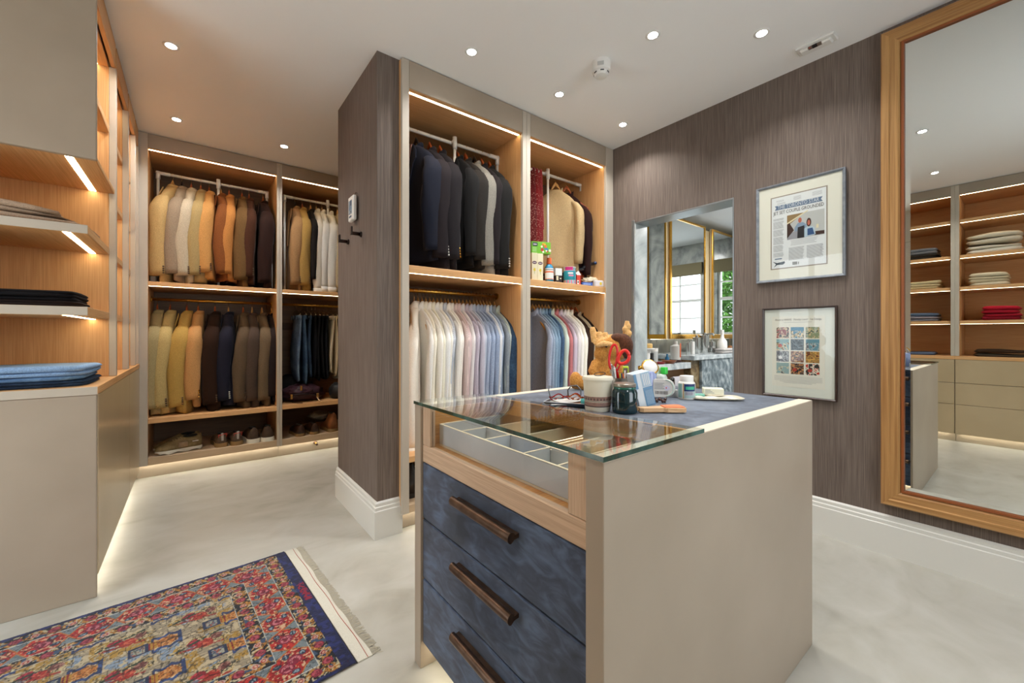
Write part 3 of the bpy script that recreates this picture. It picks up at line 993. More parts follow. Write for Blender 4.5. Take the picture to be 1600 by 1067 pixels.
# far bay, upper rack -------------------------------------------------
rows = [
    (270, 'c9a870', 'pale tan cotton jacket', 'at the left end of the far upper rack', 'L', dict(yaw=-18, buttons=BTN_D, length=.80, thick=1.1, cloth='cotton')),
    (284, 'a18d76', 'taupe jacket', 'tucked behind the pale tan one, far upper rack', 'D', dict(yaw=-6, length=.78)),
    (299, 'c9baa0', 'stone coloured jacket', 'third from the left, far upper rack', 'R', dict(yaw=-5, length=.79, buttons=BTN_D)),
    (314, 'b39a68', 'olive khaki jacket', 'fourth from the left, far upper rack', 'R', dict(yaw=-4, length=.78, buttons=BTN_D)),
    (327, 'd39a58', 'camel orange jacket', 'fifth from the left, far upper rack', 'R', dict(yaw=-3, length=.75, buttons=BTN_D, thick=1.05)),
    (345, '8a5025', 'chestnut brown open jacket', 'right of the centre post, far upper rack', 'L', dict(yaw=6, length=.75, inner=fabric('4a2410'))),
    (358, 'c88544', 'bright tan suede jacket', 'right of the chestnut one, far upper rack', 'R', dict(length=.75)),
    (378, '7b5b33', 'brown checked tweed jacket', 'eighth from the left, far upper rack', 'R', dict(length=.79, cloth='check', thick=1.1)),
    (389, '4c2a18', 'dark brown jacket', 'ninth from the left, far upper rack', 'R', dict(length=.76, buttons=BTN_D)),
    (411, '3c1f15', 'very dark brown jacket', 'at the right end of the far upper rack', 'R', dict(yaw=5, length=.80, thick=1.1)),
]
for i, (u, c, lab, wh, hm, kw) in enumerate(rows):
    hang(u, RLY, RLZ, lab, wh, 'jacket', 'jacket', c, hm=hm, seed=10 + i, group='jackets on the far upper rack', hgroup='hangers on the far upper rack', **kw)
# far bay, brass rail -------------------------------------------------
FR = FYL + .30
rows = [
    (246, 'b3a274', 'olive beige jacket', 'at the left end of the far brass rail', 'R', dict(buttons=BTN_D, length=0.81)),
    (266, 'cbb377', 'sand yellow jacket', 'second from the left, far brass rail', 'R', dict(buttons=BTN_D, length=0.81, yaw=-5)),
    (292, 'c39f55', 'mustard jacket', 'third from the left, far brass rail', 'R', dict(buttons=BTN_D, length=0.81, yaw=-8, thick=1.1)),
    (310, 'cd9a62', 'camel tan jacket', 'fourth from the left, far brass rail', 'R', dict(buttons=BTN_B, length=0.76, yaw=-6, thick=1.05)),
    (336, '3f2414', 'dark chocolate corduroy jacket', 'fifth from the left, far brass rail', 'R', dict(buttons=BTN_D, length=0.81, yaw=-6, thick=1.1)),
    (357, '2b2b40', 'navy jacket', 'sixth from the left, far brass rail', 'L', dict(buttons=BTN_S, length=0.79, yaw=-4)),
    (380, '64523f', 'grey-brown jacket', 'seventh from the left, far brass rail', 'R', dict(buttons=BTN_D, length=0.81)),
    (394, '54443a', 'mocha jacket', 'eighth from the left, far brass rail', 'L', dict(length=0.81)),
    (409, '75624b', 'taupe herringbone jacket', 'ninth from the left, far brass rail', 'L', dict(buttons=BTN_D, length=0.81, yaw=4)),
    (424, '372827', 'plum-black jacket', 'at the right end of the far brass rail', 'L', dict(length=0.78, yaw=4)),
]
for i, (u, c, lab, wh, hm, kw) in enumerate(rows):
    hang(u, FR, 1.392, lab, wh, 'jacket', 'jacket', c, hm=hm, seed=30 + i, group='jackets on the far brass rail', hgroup='hangers on the far brass rail', wr=WIRE, **kw)
# far right bay, upper rack -------------------------------------------
rows = [
    (461, 'a88055', 'pinkish tan jacket', 'at the left end beside the white shirts', 'D', 'jacket', dict(length=.80, buttons=BTN_D)),
    (472, 'b28d4c', 'golden khaki jacket', 'between pinkish tan jacket and white shirts', 'R', 'jacket', dict(length=.80, buttons=BTN_D, thick=1.05)),
    (485, '2c2420', 'near-black jacket', 'squeezed between khaki jacket and white shirts', 'L', 'jacket', dict(length=.74, thick=.6)),
    (494, 'dcd3c2', 'crumpled ivory linen shirt', 'left of the two white shirts by the wing wall', 'L', 'shirt', dict(length=.82, thick=1.7, cloth='cotton')),
    (503, 'e6e2d8', 'bright white shirt', 'second of the white shirts by the wing wall', 'L', 'shirt', dict(length=.80, thick=1.6, cloth='cotton')),
    (515, 'e9e4d8', 'soft white shirt', 'right of the rack post, touching the wing wall', 'L', 'shirt', dict(length=.80, thick=1.8, cloth='cotton')),
    (527, 'c2b08c', 'sand linen jacket', 'half hidden behind the wing wall edge', 'L', 'jacket', dict(length=.80)),
]
for i, (u, c, lab, wh, hm, kd, kw) in enumerate(rows):
    hang(u, RLY, RLZ, lab, wh, kd, kd, c, kind=kd, hm=hm, seed=50 + i, group='clothes on the rack beside the wing wall', hgroup='hangers on the rack beside the wing wall', **kw)

# middle bay, upper rack: dark blazers ---------------------------------
rows = [
    (650, '1c2136', 'navy blue blazer', 'at the left end, nearest the wing wall', 'D', dict(length=0.73, thick=1.25, yaw=8, inner=fabric('8a6a62'))),
    (671, '2c2227', 'aubergine blazer', 'with pale cuff buttons, second from the wing wall', 'R', dict(length=0.77, buttons=BTN_S, thick=1.1)),
    (687, '282126', 'black-plum blazer', 'with brass cuff buttons, third from the wing wall', 'R', dict(length=0.77, buttons=BTN_B, thick=1.1)),
    (714, '1c1a1a', 'black blazer', 'just right of the rack post', 'R', dict(length=0.73, thick=.8)),
    (727, '37302a', 'charcoal brown blazer', 'left of the light grey one', 'R', dict(length=0.75, buttons=BTN_S, thick=1.1)),
    (741, '8f8a80', 'light grey blazer', 'only pale one among the dark blazers', 'D', dict(length=0.78, buttons=BTN_D, thick=1.05)),
    (752, '2a2023', 'dark burgundy blazer', 'between light grey and last black blazer', 'R', dict(length=0.77, thick=.9)),
    (764, '171412', 'black coat', 'at the right end of the dark blazers', 'R', dict(length=0.79, buttons=BTN_S, thick=1.3, yaw=-4)),
]
for i, (u, c, lab, wh, hm, kw) in enumerate(rows):
    hang(u, RCY, RCZ, lab, wh, 'blazer', 'jacket', c, hm=hm, seed=70 + i, group='dark blazers', hgroup='hangers of the dark blazers', **kw)

# middle bay, brass rail: shirts ---------------------------------------
SR = FYC + .30
cols = [('f4ecdf', 'cream white', 'cotton'), ('f0eee9', 'chalk white', 'cotton'), ('f4eedd', 'ivory', 'cotton'), ('f6f3ec', 'white', 'cotton'), ('efebd8', 'pale ecru', 'cotton'),
        ('f0f1f1', 'cool white', 'cotton'), ('f5f1e7', 'warm white', 'cotton'), ('cdd3dc', 'ice blue', 'stripe'), ('f6f2ea', 'plain white', 'cotton'), ('f3eee5', 'off-white', 'cotton'),
        ('e3cfcb', 'pale pink', 'stripe'), ('dcc4c4', 'rose pink', 'cotton'), ('e2dede', 'white', 'cotton'), ('c9bfcc', 'lilac striped', 'stripe'), ('c5c2d0', 'lavender', 'cotton'),
        ('b7c0d0', 'grey-blue', 'cotton'), ('aebbd2', 'sky blue striped', 'stripe'), ('a9b9d4', 'light blue', 'cotton'), ('a3b3cf', 'cornflower blue', 'cotton'), ('dfe2e6', 'bluish white', 'cotton'),
        ('aebfd6', 'soft blue', 'stripe'), ('9aa4ad', 'slate grey', 'cotton'), ('b9c3ba', 'sage grey', 'cotton')]
us = [647, 653, 659, 665, 671, 677, 683, 689, 695, 700, 706, 711, 717, 723, 729, 734, 740, 745, 750, 755, 760, 765, 772]
for i, (u, (c, nmz, cl)) in enumerate(zip(us, cols)):
    hang(u, SR, 1.383, f'{nmz} shirt', f'{ORD[i]} from the left on the middle brass rail', 'shirt', 'shirt', c, kind='shirt', hm='L', wr=WIRE, cloth=cl,
         seed=100 + i, length=.84 - .006 * i + (.05 if i < 2 else 0), thick=(1.25 if i == 0 else .58), yaw=(-24 if i == 0 else RNG.uniform(-3, 3)), group='shirts on the middle brass rail', hgroup='hangers of the shirts on the middle brass rail', dz=.004,
         hlabel=f'blond wooden hanger, {ORD[i]} from the left on the middle brass rail')
hang(782, SR, 1.383, 'dark denim shirt', 'at the right end of the middle brass rail', 'shirt', 'shirt', '3c556f', kind='shirt', hm='L', wr=WIRE, cloth='denim', seed=140,
     length=.80, thick=1.7, yaw=-6, group='shirts on the middle brass rail', hgroup='hangers of the shirts on the middle brass rail')

cols = [('a9b3c8', 'blue-grey', 'cotton'), ('a4b4c8', 'dusty blue', 'stripe'), ('8fa9c0', 'steel blue', 'cotton'), ('7d9ab4', 'mid blue', 'cotton'), ('54708f', 'deep blue', 'denim'),
        ('c9d6cc', 'mint', 'cotton'), ('cf8083', 'coral pink', 'cotton'), ('c9bccb', 'pale lilac', 'cotton'), ('dcd6d6', 'white', 'cotton'), ('f5f2ec', 'clean white', 'cotton'), ('f3efe2', 'ivory', 'cotton')]
us = [832, 837, 842, 847, 852, 857, 864, 870, 876, 881, 887]
for i, (u, (c, nmz, cl)) in enumerate(zip(us, cols)):
    hang(u, SR, 1.383, f'{nmz} shirt', f'{ORD[i]} from the left on the rail below the groceries', 'shirt', 'shirt', c, kind='shirt', hm='L', wr=WIRE, cloth=cl,
         seed=150 + i, length=.84, thick=.58, yaw=RNG.uniform(-3, 3), group='shirts on the right brass rail', hgroup='hangers of the shirts on the right brass rail', dz=.004,
         hlabel=f'blond wooden hanger, {ORD[i]} from the left on the rail below the groceries')
rows = [(893, '4a3123', 'chocolate brown jacket', 'beside the white shirts on the right rail'), (899, 'c9b89c', 'cream jacket', 'between two brown jackets on the right rail'),
        (905, '33251c', 'espresso brown jacket', 'second from the right on the right rail'), (910, 'a59f96', 'pale grey jacket', 'at the right end of the right rail')]
for i, (u, c, lab, wh) in enumerate(rows):
    hang(u, SR, 1.383, lab, wh, 'jacket', 'jacket', c, hm='R', wr=WIRE, seed=180 + i, length=.80, thick=.75, lapel=False,
         group='jackets on the right brass rail', hgroup='hangers of the jackets on the right brass rail')

# right upper bay: pullover and neighbours ------------------------------
hang(868, RCY, RCZ, 'chunky beige half-zip pullover', 'facing out above the groceries', 'pullover', 'sweater', 'cdb184', kind='knit', hm='L', cloth='knit', seed=201, length=.66, thick=1.15, wide=.9,
     yaw=42, face=-1, lapel=False, group='knitwear on the right rack', hgroup='hangers on the right rack')
hang(885, RCY, RCZ, 'maroon brown cardigan', 'behind the beige pullover', 'cardigan', 'sweater', '3c1c18', kind='knit', hm='R', cloth='knit', seed=202, length=.74, thick=.7, wide=.8,
     yaw=44, lapel=False, group='knitwear on the right rack', hgroup='hangers on the right rack')

# jeans and trousers on clip hangers ------------------------------------
def trousers(label, u, col, cloth, length, seed, hlabel, wide=.19, frayed=False):
    x = x_at(u, FR)
    zc = 1.392 + .0125 - .0155 + .003
    h = thing('clip_hanger', hlabel, 'hanger', (x, FR, zc), 0, 'steel clip hangers in the far right bay')
    path = [(0, 0, -.05), (0, .008, -.024)] + [(0, .0155 * cos(a), .0155 * sin(a)) for a in [radians(q) for q in (-35, 0, 40, 80, 120, 160, 185)]]
    G().tube(path, .0016, 6).build('hook', WIRE, h, True, local=True)
    G().tube([(0, -.2, -.10), (0, -.1, -.066), (0, 0, -.05), (0, .1, -.066), (0, .2, -.10), (0, 0, -.104), (0, -.2, -.10)], .002, 6).build('wire_frame', WIRE, h, True, local=True)
    for s in (-1, 1):
        G().cbox(-.008, .008, s * .16 - .012, s * .16 + .012, -.135, -.096, .003).build('clip', CHROME, h, local=True)
    rnd = random.Random(seed)
    t = thing('trousers', label, 'trousers', (x, FR, zc), 0, 'trousers on clip hangers')
    ph = [rnd.uniform(0, 6) for _ in range(4)]
    g = G(); rs = []; N = 20
    for i in range(15):
        q = i / 14
        w = wide * (1 - .12 * q); th = .016 + .012 * sin(q * pi)
        rs.append([(th * cos(a) * (1 + .3 * sin(3 * a + ph[0] + 4 * q)) + .01 * sin(q * 4 + ph[1]), w * sin(a), -.108 - length * q - (.012 * sin(2 * a + ph[2]) if i == 14 else 0)) for a in [2 * pi * j / N for j in range(N)]])
    g.rings(rs).build('legs', fabric(col, cloth), t, True, local=True)
    g = G().rings([[(.020 * cos(2 * pi * j / N), (wide + .003) * sin(2 * pi * j / N), -.108 + h_) for j in range(N)] for h_ in (.002, -.034)])
    g.build('waistband', fabric(col, cloth), t, True, local=True)
    for s in (-.6, 0, .6):
        G().cbox(-.026, -.02, s * wide - .006, s * wide + .006, -.146, -.104, .001).build('belt_loop', fabric(col, cloth), t, local=True)
TR = [(463, '7388a3', 'denim', .62, 'washed light blue jeans'), (472, '48627f', 'denim', .66, 'mid blue jeans'), (480, '2f4258', 'denim', .60, 'dark blue jeans'),
      (487, '15171c', 'cotton', .60, 'black trousers'), (493, '1b1c22', 'cotton', .62, 'ink black trousers'), (499, '121214', 'cotton', .60, 'jet black trousers'), (505, '191a20', 'cotton', .62, 'blue-black trousers'),
      (513, 'd3c3a6', 'cotton', .55, 'cream trousers'), (519, 'cbb794', 'cotton', .60, 'sand trousers'), (525, 'd8ccb6', 'cotton', .62, 'pale ivory trousers')]
for i, (u, c, cl, L, lab) in enumerate(TR):
    trousers(f'{lab}, {ORD[i]} from the left on clip hangers in the far right bay', u, c, cl, L, 300 + i, f'steel clip hanger, {ORD[i]} from the left in the far right bay')

# ------------------------------------------------------------------ printed colour: vertex colours on a fine grid
def vcol_mat(name, rough=.8, spec=.3, bump=0, sheen=0):
    t = NT(name)
    a = t.n('ShaderNodeAttribute', attribute_name='Col')
    t.l(a.outputs['Color'], t.b.inputs['Base Color'])
    t.b.inputs['Roughness'].default_value = rough
    t.b.inputs['Specular IOR Level'].default_value = spec
    if sheen:
        t.b.inputs['Sheen Weight'].default_value = sheen
    return t.m

def color_grid(name, P, colr, mat, parent=None, smooth=False):
    """P: (n, m, 3) points, colr: (n, m, 3) linear colours, one per point"""
    n, m = P.shape[:2]
    off = np.array(WLOC.get(parent.name, (0, 0, 0))) if parent is not None else np.zeros(3)
    V = (P - off).reshape(-1, 3).astype(np.float32)
    i = np.arange(n - 1)[:, None] * m + np.arange(m - 1)[None, :]
    F = np.stack([i, i + 1, i + m + 1, i + m], -1).reshape(-1, 4).astype(np.int32)
    me = bpy.data.meshes.new(name)
    me.vertices.add(len(V)); me.vertices.foreach_set('co', V.ravel())
    me.loops.add(F.size); me.loops.foreach_set('vertex_index', F.ravel())
    me.polygons.add(len(F)); me.polygons.foreach_set('loop_start', np.arange(0, F.size, 4, dtype=np.int32))
    me.update(calc_edges=True)
    at = me.color_attributes.new('Col', 'FLOAT_COLOR', 'POINT')
    C4 = np.ones((n * m, 4), np.float32); C4[:, :3] = colr.reshape(-1, 3)
    at.data.foreach_set('color', C4.ravel())
    me.materials.append(mat)
    o = bpy.data.objects.new(name, me); COL.objects.link(o)
    if parent is not None:
        o.parent = parent
    WLOC[o.name] = Vector(off)
    return o

NPR = np.random.RandomState(5)
def vnoise(x, y, sc, seed):
    """smooth value noise in numpy"""
    r = np.random.RandomState(seed); T = r.rand(64, 64)
    x = x * sc; y = y * sc
    xi = np.floor(x).astype(int); yi = np.floor(y).astype(int)
    fx = x - xi; fy = y - yi
    fx = fx * fx * (3 - 2 * fx); fy = fy * fy * (3 - 2 * fy)
    g = lambda a, b: T[a % 64, b % 64]
    return (g(xi, yi) * (1 - fx) + g(xi + 1, yi) * fx) * (1 - fy) + (g(xi, yi + 1) * (1 - fx) + g(xi + 1, yi + 1) * fx) * fy

def L3(c):
    return np.array(lin(c))

# ------------------------------------------------------------------ rug
def make_rug():
    P0 = np.array([.368, 2.333]); e1 = np.array([.0715, -.9974]); e2 = np.array([-.9974, -.0715])
    W, L = .943, 1.48
    rz = math.atan2(e2[1], e2[0])
    t = thing('rug', 'richly patterned red and blue oriental rug with cream fringe on the pale floor', 'rug', (P0[0], P0[1], 0))
    st_ = .0024
    ns, nt = int(L / st_), int(W / st_)
    S, T = np.meshgrid(np.linspace(0, L, ns), np.linspace(0, W, nt), indexing='ij')
    C = np.zeros((ns, nt, 3))
    dt = np.minimum(T, W - T)
    b = np.minimum(S, dt * 1.0 + .030)           # distance from the edge, long sides have a slimmer blue band
    along = np.where(b == S, T, S)                # running coordinate along the border
    def put(mask, c):
        C[mask] = L3(c)
    n1 = vnoise(S, T, 150, 1); n2 = vnoise(S, T, 70, 2); n3 = vnoise(S, T, 230, 3)
    def hexd(x, y):
        return np.maximum(np.abs(x), np.abs(x) * .5 + np.abs(y) * .866)
    def floral(mask, c0, w):
        """dark ground, scrolling ochre stems, pink roses, cream leaves"""
        v = (b - c0) / w
        put(mask, '14151c')
        ph = along / .094
        k = ph - np.floor(ph)
        put(mask & (np.abs(v - .5 - .32 * np.sin(ph * 2 * pi * 1)) < .24) & (n3 > .35), 'b57a2c')
        put(mask & (np.abs(v - .5 + .32 * np.sin(ph * 2 * pi * 2)) < .09) & (n1 > .4), 'd09a4e')
        put(mask & (n1 > .68), 'c9bd9a')
        put(mask & (n2 > .76), '39506e')
        r = np.hypot((k - .25) * .094, (v - .5) * w)
        put(mask & (r < .015 + .004 * n1), '8c1f38')
        put(mask & (r < .013) & (n1 > .35), 'b8505e')
        put(mask & (r < .007) & (n3 > .4), '7a1730')
        r = np.hypot((k - .75) * .094, (v - .5) * w)
        put(mask & (r < .010 + .004 * n1), 'c9a9a0')
        put(mask & (r < .008), 'b5342f')
        put(mask & (r < .004), 'e2c0a0')
    blue = b < .046
    put(blue, '1c2352'); put(blue & (n2 > .6), '252f70'); put(blue & (n2 < .35), '141a45')
    put(b < .004, '23232b')
    # woven signature on the blue band
    m = blue & (b == S) & (np.abs(T - .41) < .075) & (np.abs(S - .023) < .014) & (n1 > .45)
    put(m, '9b1738')
    f1 = (b >= .046) & (b < .100); floral(f1, .046, .054)
    put((b >= .099) & (b < .1025), 'c8cbc6')
    mb = (b >= .1025) & (b < .205)
    v = (b - .1537); pr = .122; ph = along / pr; k = (ph - np.floor(ph) - .5) * pr
    put(mb, '8f9ba0')
    put(mb & (np.sin((S + T) * 900) > .2), '4d5a60')
    hx = hexd(v * 1.12, k * 1.02)
    put(mb & (hx < .058), 'c07a34')
    put(mb & (hx < .054), 'a81a1c'); put(mb & (hx < .054) & (n2 > .6), 'c22a24')
    put(mb & (hx < .052) & (n1 > .64), 'ddb48e')
    put(mb & (hx < .05) & (n3 > .80), '3d0d12')
    r = np.hypot(v, k)
    put(mb & (r < .020 + .006 * n1), '8a1838'); put(mb & (r < .017) & (n1 > .4), 'd07a84'); put(mb & (r < .008), '7c1430')
    for (a_, c_) in ((.026, .024), (-.028, -.02), (.022, -.03)):
        r = np.hypot((v - a_), (k - c_) * .8)
        put(mb & (r < .0105), '27384e'); put(mb & (r < .007) & (n3 > .45), '93a4b2')
    put((b >= .2035) & (b < .206), 'c8cbc6')
    f2 = (b >= .206) & (b < .262); floral(f2, .206, .056)
    put((b >= .260) & (b < .2635), 'c8cbc6')
    f = b >= .2635
    put(f, 'b4a487'); put(f & (n2 > .62), 'c8b896'); put(f & (np.sin(T * 1500) > .5) & (n2 < .45), '7d7666')
    big = vnoise(S, T, 17, 31)
    put(f & (big > .62) & (n1 > .3), 'b08a3c'); put(f & (big < .30) & (n1 > .35), '8d9fb2')
    cs, ct = .205, .185
    for row in (0, 1):
        a = ((S + .03) / cs + .0) % 1; bb = ((T - .30) / ct + .5 * row) % 1
        a = ((S + .03 + .5 * row * cs) / cs) % 1
        X = (a - .5) * cs; Y = (bb - .5) * ct
        if row == 0:
            lob = np.abs(Y) - .050 + .014 * np.abs(np.sin((X + .02) * 75))
            cart = (lob < 0) & (X > -.055) & (X < .028)
            inn = (lob < -.015) & (X > -.044) & (X < .022)
            put(f & cart, '2a3c66'); put(f & cart & (n2 > .6), '37528a')
            put(f & inn, 'c9a36a'); put(f & inn & (n1 > .6), 'e0cfae'); put(f & inn & (n3 > .74), '7b2a1c')
            fan = (np.hypot(X + .012, Y * 1.15) < .027 + .008 * n1)
            put(f & fan, 'b8702a'); put(f & fan & (n1 > .58), 'd89a5c'); put(f & fan & (n3 > .78), '6b3214')
            urn = (np.abs(Y) < .024 - .35 * np.abs(X - .026)) & (X > .014) & (X < .044)
            put(f & urn, 'b5822c'); put(f & urn & (np.sin(X * 620) > .25), '8c1c1c')
            sq = (np.maximum(np.abs(X - .063), np.abs(Y)) < .026)
            sq2 = (np.maximum(np.abs(X - .063), np.abs(Y)) < .018)
            put(f & sq, '223355'); put(f & sq2, 'a7a99a'); put(f & sq2 & (n1 > .6), '5e6d80'); put(f & sq2 & (n3 > .8), 'a8452c')
        else:
            pod = (np.abs(Y + .004 * np.sin(X * 120)) < .036 - .6 * np.maximum(0, np.abs(X) - .04)) & (np.abs(X) < .085)
            put(f & pod & (n2 > .3), 'cdbb90'); put(f & pod & (n1 > .66), 'b8923e'); put(f & pod & (n3 > .74), '3a3a2c')
            for (x0, y0, rr, c1, c2) in ((-.012, .012, .021, 'a82418', 'd0694e'), (.020, -.010, .018, '8c1526', 'c03a4a'), (.034, .018, .013, '6c7280', 'a9aeb4'), (-.046, -.006, .015, '6f3a34', 'a8786a')):
                r = np.hypot(X - x0, Y - y0) - .005 * n1
                put(f & (r < rr), c1); put(f & (r < rr) & (n1 > .6), c2)
            leaf = np.abs(Y + .022 - .3 * (X + .02)) < .006
            put(f & leaf & (np.abs(X) < .07) & (n1 > .35), '2f4030')
            lf2 = np.abs(Y - .024 + .2 * X) < .005
            put(f & lf2 & (np.abs(X) < .06) & (n1 > .3), 'a2342a')
    ctr = (np.abs(n2 - .5) < .035) & (b > .05)
    C[ctr] *= .25
    ctr = (np.abs(vnoise(S, T, 46, 21) - .5) < .03) & (b > .264)
    C[ctr] *= .3
    C *= .55 * (.86 + .28 * vnoise(S, T, 420, 9))[..., None]
    z = .0065 + .0012 * np.sin(S * 9 + T * 4) * 0 + .0010 * vnoise(S, T, 400, 11)
    z = np.where((b <= .004) | (S >= L - .003), .0015, z)
    wv = .006 * np.sin(S * 5.2) * np.exp(-T / .18) + .003 * np.sin(S * 9 + 1)
    P = np.stack([P0[0] + e1[0] * (T + wv * (1 - T / W)) + e2[0] * S, P0[1] + e1[1] * (T + wv * (1 - T / W)) + e2[1] * S, z], -1)
    color_grid('pile', P, C, vcol_mat('rug_pile', .9, .15, sheen=.2), t)
    # flat woven end and fringe beyond the blue band
    KM = noisy('cream_rug_end', 'b9b6a8', 'cbc8bc', 300, .9)
    def Q(s, tt, zz):
        return (P0[0] + e1[0] * tt + e2[0] * s, P0[1] + e1[1] * tt + e2[1] * s, zz)
    g = G(); rs = []
    for i in range(41):
        tt = W * i / 40; w = .050 + .003 * sin(i * .7)
        rs.append([Q(0, tt, .0005), Q(-w, tt, .0005), Q(-w, tt, .003), Q(0, tt, .0045)])
    g.rings(rs).build('woven_end', KM, t)
    g = G()
    rs = []
    for i in range(41):
        tt = W * i / 40; s0 = -.036 + .002 * sin(i * .5)
        rs.append([Q(s0, tt, .0032), Q(s0 - .0016, tt, .0032), Q(s0 - .0016, tt, .0046), Q(s0, tt, .0046)])
    g.rings(rs).build('red_thread', plain('red_thread', '9c4a3c', .8), t)
    g = G(); r = random.Random(3)
    for i in range(420):
        tt = W * i / 419
        s0, s1 = -.049, -.049 - r.uniform(.022, .036)
        dt_ = r.uniform(-.010, .020)
        a = Vector(Q(s0, tt, .002)); m = Vector(Q((s0 + s1) / 2, tt + dt_ * .3, .004)); bpt = Vector(Q(s1, tt + dt_, .0015))
        g.tube([a, m, bpt], .0008, 4)
    o = g.build('fringe', plain('fringe_thread', 'b4ad9b', .9), t)
    o['kind'] = 'stuff'
make_rug()

# ------------------------------------------------------------------ things on the right wall
def wall_pt(u, v, X):
    k = (u - 800) / 637.0
    d = X / (FWD[0] + RGT[0] * k)
    return d * (FWD[1] + RGT[1] * k), 1.1 - (v - 523.0) / 637.0 * d

TXT = {}
def text(body, size, mat, parent, origin, xa, ya, name='lettering', align='CENTER', width=None, ext=.0003, squash=1.0):
    cu = bpy.data.curves.new(name, 'FONT')
    cu.body = body; cu.size = size; cu.extrude = ext; cu.align_x = align; cu.align_y = 'CENTER'
    cu.resolution_u = 2
    cu.materials.append(mat)
    o = bpy.data.objects.new(name, cu); COL.objects.link(o)
    xa = Vector(xa).normalized(); ya = Vector(ya).normalized(); za = xa.cross(ya)
    sx = 1.0
    if width:
        bpy.context.view_layer.update()
        w = o.dimensions.x
        sx = width / w if w > 0 else 1
    off = WLOC.get(parent.name, Vector((0, 0, 0)))
    M = Matrix(((xa.x * sx, ya.x * squash, za.x, 0), (xa.y * sx, ya.y * squash, za.y, 0), (xa.z * sx, ya.z * squash, za.z, 0), (0, 0, 0, 1)))
    M.translation = Vector(origin) - off
    dg = bpy.context.evaluated_depsgraph_get()
    me = bpy.data.meshes.new_from_object(o.evaluated_get(dg))
    me.name = name
    bpy.data.objects.remove(o); bpy.data.curves.remove(cu)
    o = bpy.data.objects.new(name, me); COL.objects.link(o)
    if not me.materials:
        me.materials.append(mat)
    me.transform(M)
    o.parent = parent
    o['kind'] = 'stuff'
    return o

GREYINK = plain('grey_ink', '8d8f92', .8)
DARKINK = plain('dark_ink', '3c3a38', .8)

def picture(name, label, y0, y1, z0, z1, fw, depth, fmat, matcol):
    t = thing(name, label, 'picture', (WX, (y0 + y1) / 2, z0))
    prof = [(0, 0), (0, depth), (fw * .35, depth), (fw, depth - .006), (fw, 0)]
    for g in framed(((y0, z0), (y1, z1)), prof, WX - .001):
        g.build('frame_side', fmat, t)
    x = WX - .010
    G().box(x, x + .004, y0 + fw * .8, y1 - fw * .8, z0 + fw * .8, z1 - fw * .8).build('mount_board', plain(matcol[0], matcol[1], .85), t)
    return t, x
def pane(t, x, y0, y1, z0, z1):
    g = G().quad((x, y0, z0), (x, y1, z0), (x, y1, z1), (x, y0, z1))
    g.build('picture_glass', glass('picture_pane', (.97, .98, .97), 0, 1.5, True), t)

# framed newspaper
P1 = dict(y0=.612, y1=1.046, z0=1.415, z1=1.992)
t, x = picture('framed_newspaper', 'framed newspaper front page in a grey frame, upper picture on the right wall', P1['y0'], P1['y1'], P1['z0'], P1['z1'], .0135, .020, noisy('grey_blue_frame', '6c727a', '848a90', 40, .4), ('cream_mount', 'd9d7c9'))
pa, pz0, pz1 = wall_pt(1206.5, 421, WX)[0], 0, 0
py1 = wall_pt(1207, 311, WX)[0]; py0 = wall_pt(1292, 292, WX)[0]
pz1 = wall_pt(1292, 292, WX)[1]; pz0 = wall_pt(1292, 411, WX)[1]
xp = x - .0008
G().box(x - .0006, x, py0 - .006, py1 + .006, pz0 - .006, pz1 + .006).build('mount_bevel', plain('taupe_bevel', '8d8273', .8), t)
G().box(xp, x, py0, py1, pz0, pz1).build('newspaper_sheet', plain('newsprint', 'd5d8d8', .9), t)
pw, phh = py1 - py0, pz1 - pz0
def NP(a, b, d=.0011):      # a from left 0..1, b from top 0..1 on the sheet
    return (x - d, py1 - a * pw, pz1 - b * phh)
def npoly(pts, mat, name, d=.0012, th=.0003, parent=None):
    vs = [NP(a, b, d) for a, b in pts] + [NP(a, b, d - th) for a, b in pts]
    n = len(pts)
    return G().add(vs, [tuple(range(n)), tuple(range(2 * n - 1, n - 1, -1))] + [(i, (i + 1) % n, n + (i + 1) % n, n + i) for i in range(n)]).build(name, mat, parent or t)
BN = plain('banner_blue', '5c7089', .8)
npoly([(.06, .115), (.94, .115), (.91, .145), (.94, .178), (.06, .178), (.09, .145)], BN, 'title_banner')
XA, YA = (0, -1, 0), (0, 0, 1)
text('THE TORONTO STAR', .03, plain('banner_letters', 'c9d0d6', .8), t, NP(.5, .1465, .0017), XA, YA, 'banner_lettering', width=pw * .76)
text('JET SET COUPLE GROUNDED', .026, DARKINK, t, NP(.5, .222, .0014), XA, YA, 'headline_lettering', width=pw * .93, squash=1.05)
# front-page photograph
def nrect(a0, a1, b0, b1, mat, nm, d=.0012):
    return npoly([(a0, b0), (a1, b0), (a1, b1), (a0, b1)], mat, nm, d)
ph_ = nrect(.30, .97, .28, .62, plain('print_pale_cabin', 'b3b5b2', .85), 'front_page_photo')
npoly([(.30, .28), (.62, .28), (.30, .43)], plain('print_tan', '8a7048', .85), 'photo_ceiling', .0014, parent=ph_)
npoly([(.30, .385), (.68, .255), (.69, .268), (.30, .405)], plain('print_cream', 'd8cda8', .85), 'photo_ceiling_trim', .0016, parent=ph_)
npoly([(.30, .40), (.345, .39), (.40, .46), (.43, .50), (.30, .60)], plain('print_dark_brown', '3b241c', .85), 'photo_seat', .0015, parent=ph_)
npoly([(.30, .55), (.50, .50), (.50, .62), (.30, .62)], plain('print_grey', '8e8f94', .85), 'photo_armrest', .0014, parent=ph_)
def disc(a, b, ra, rb, mat, nm, d, n=14):
    return npoly([(a + ra * cos(2 * pi * i / n), b + rb * sin(2 * pi * i / n)) for i in range(n)], mat, nm, d, parent=ph_)
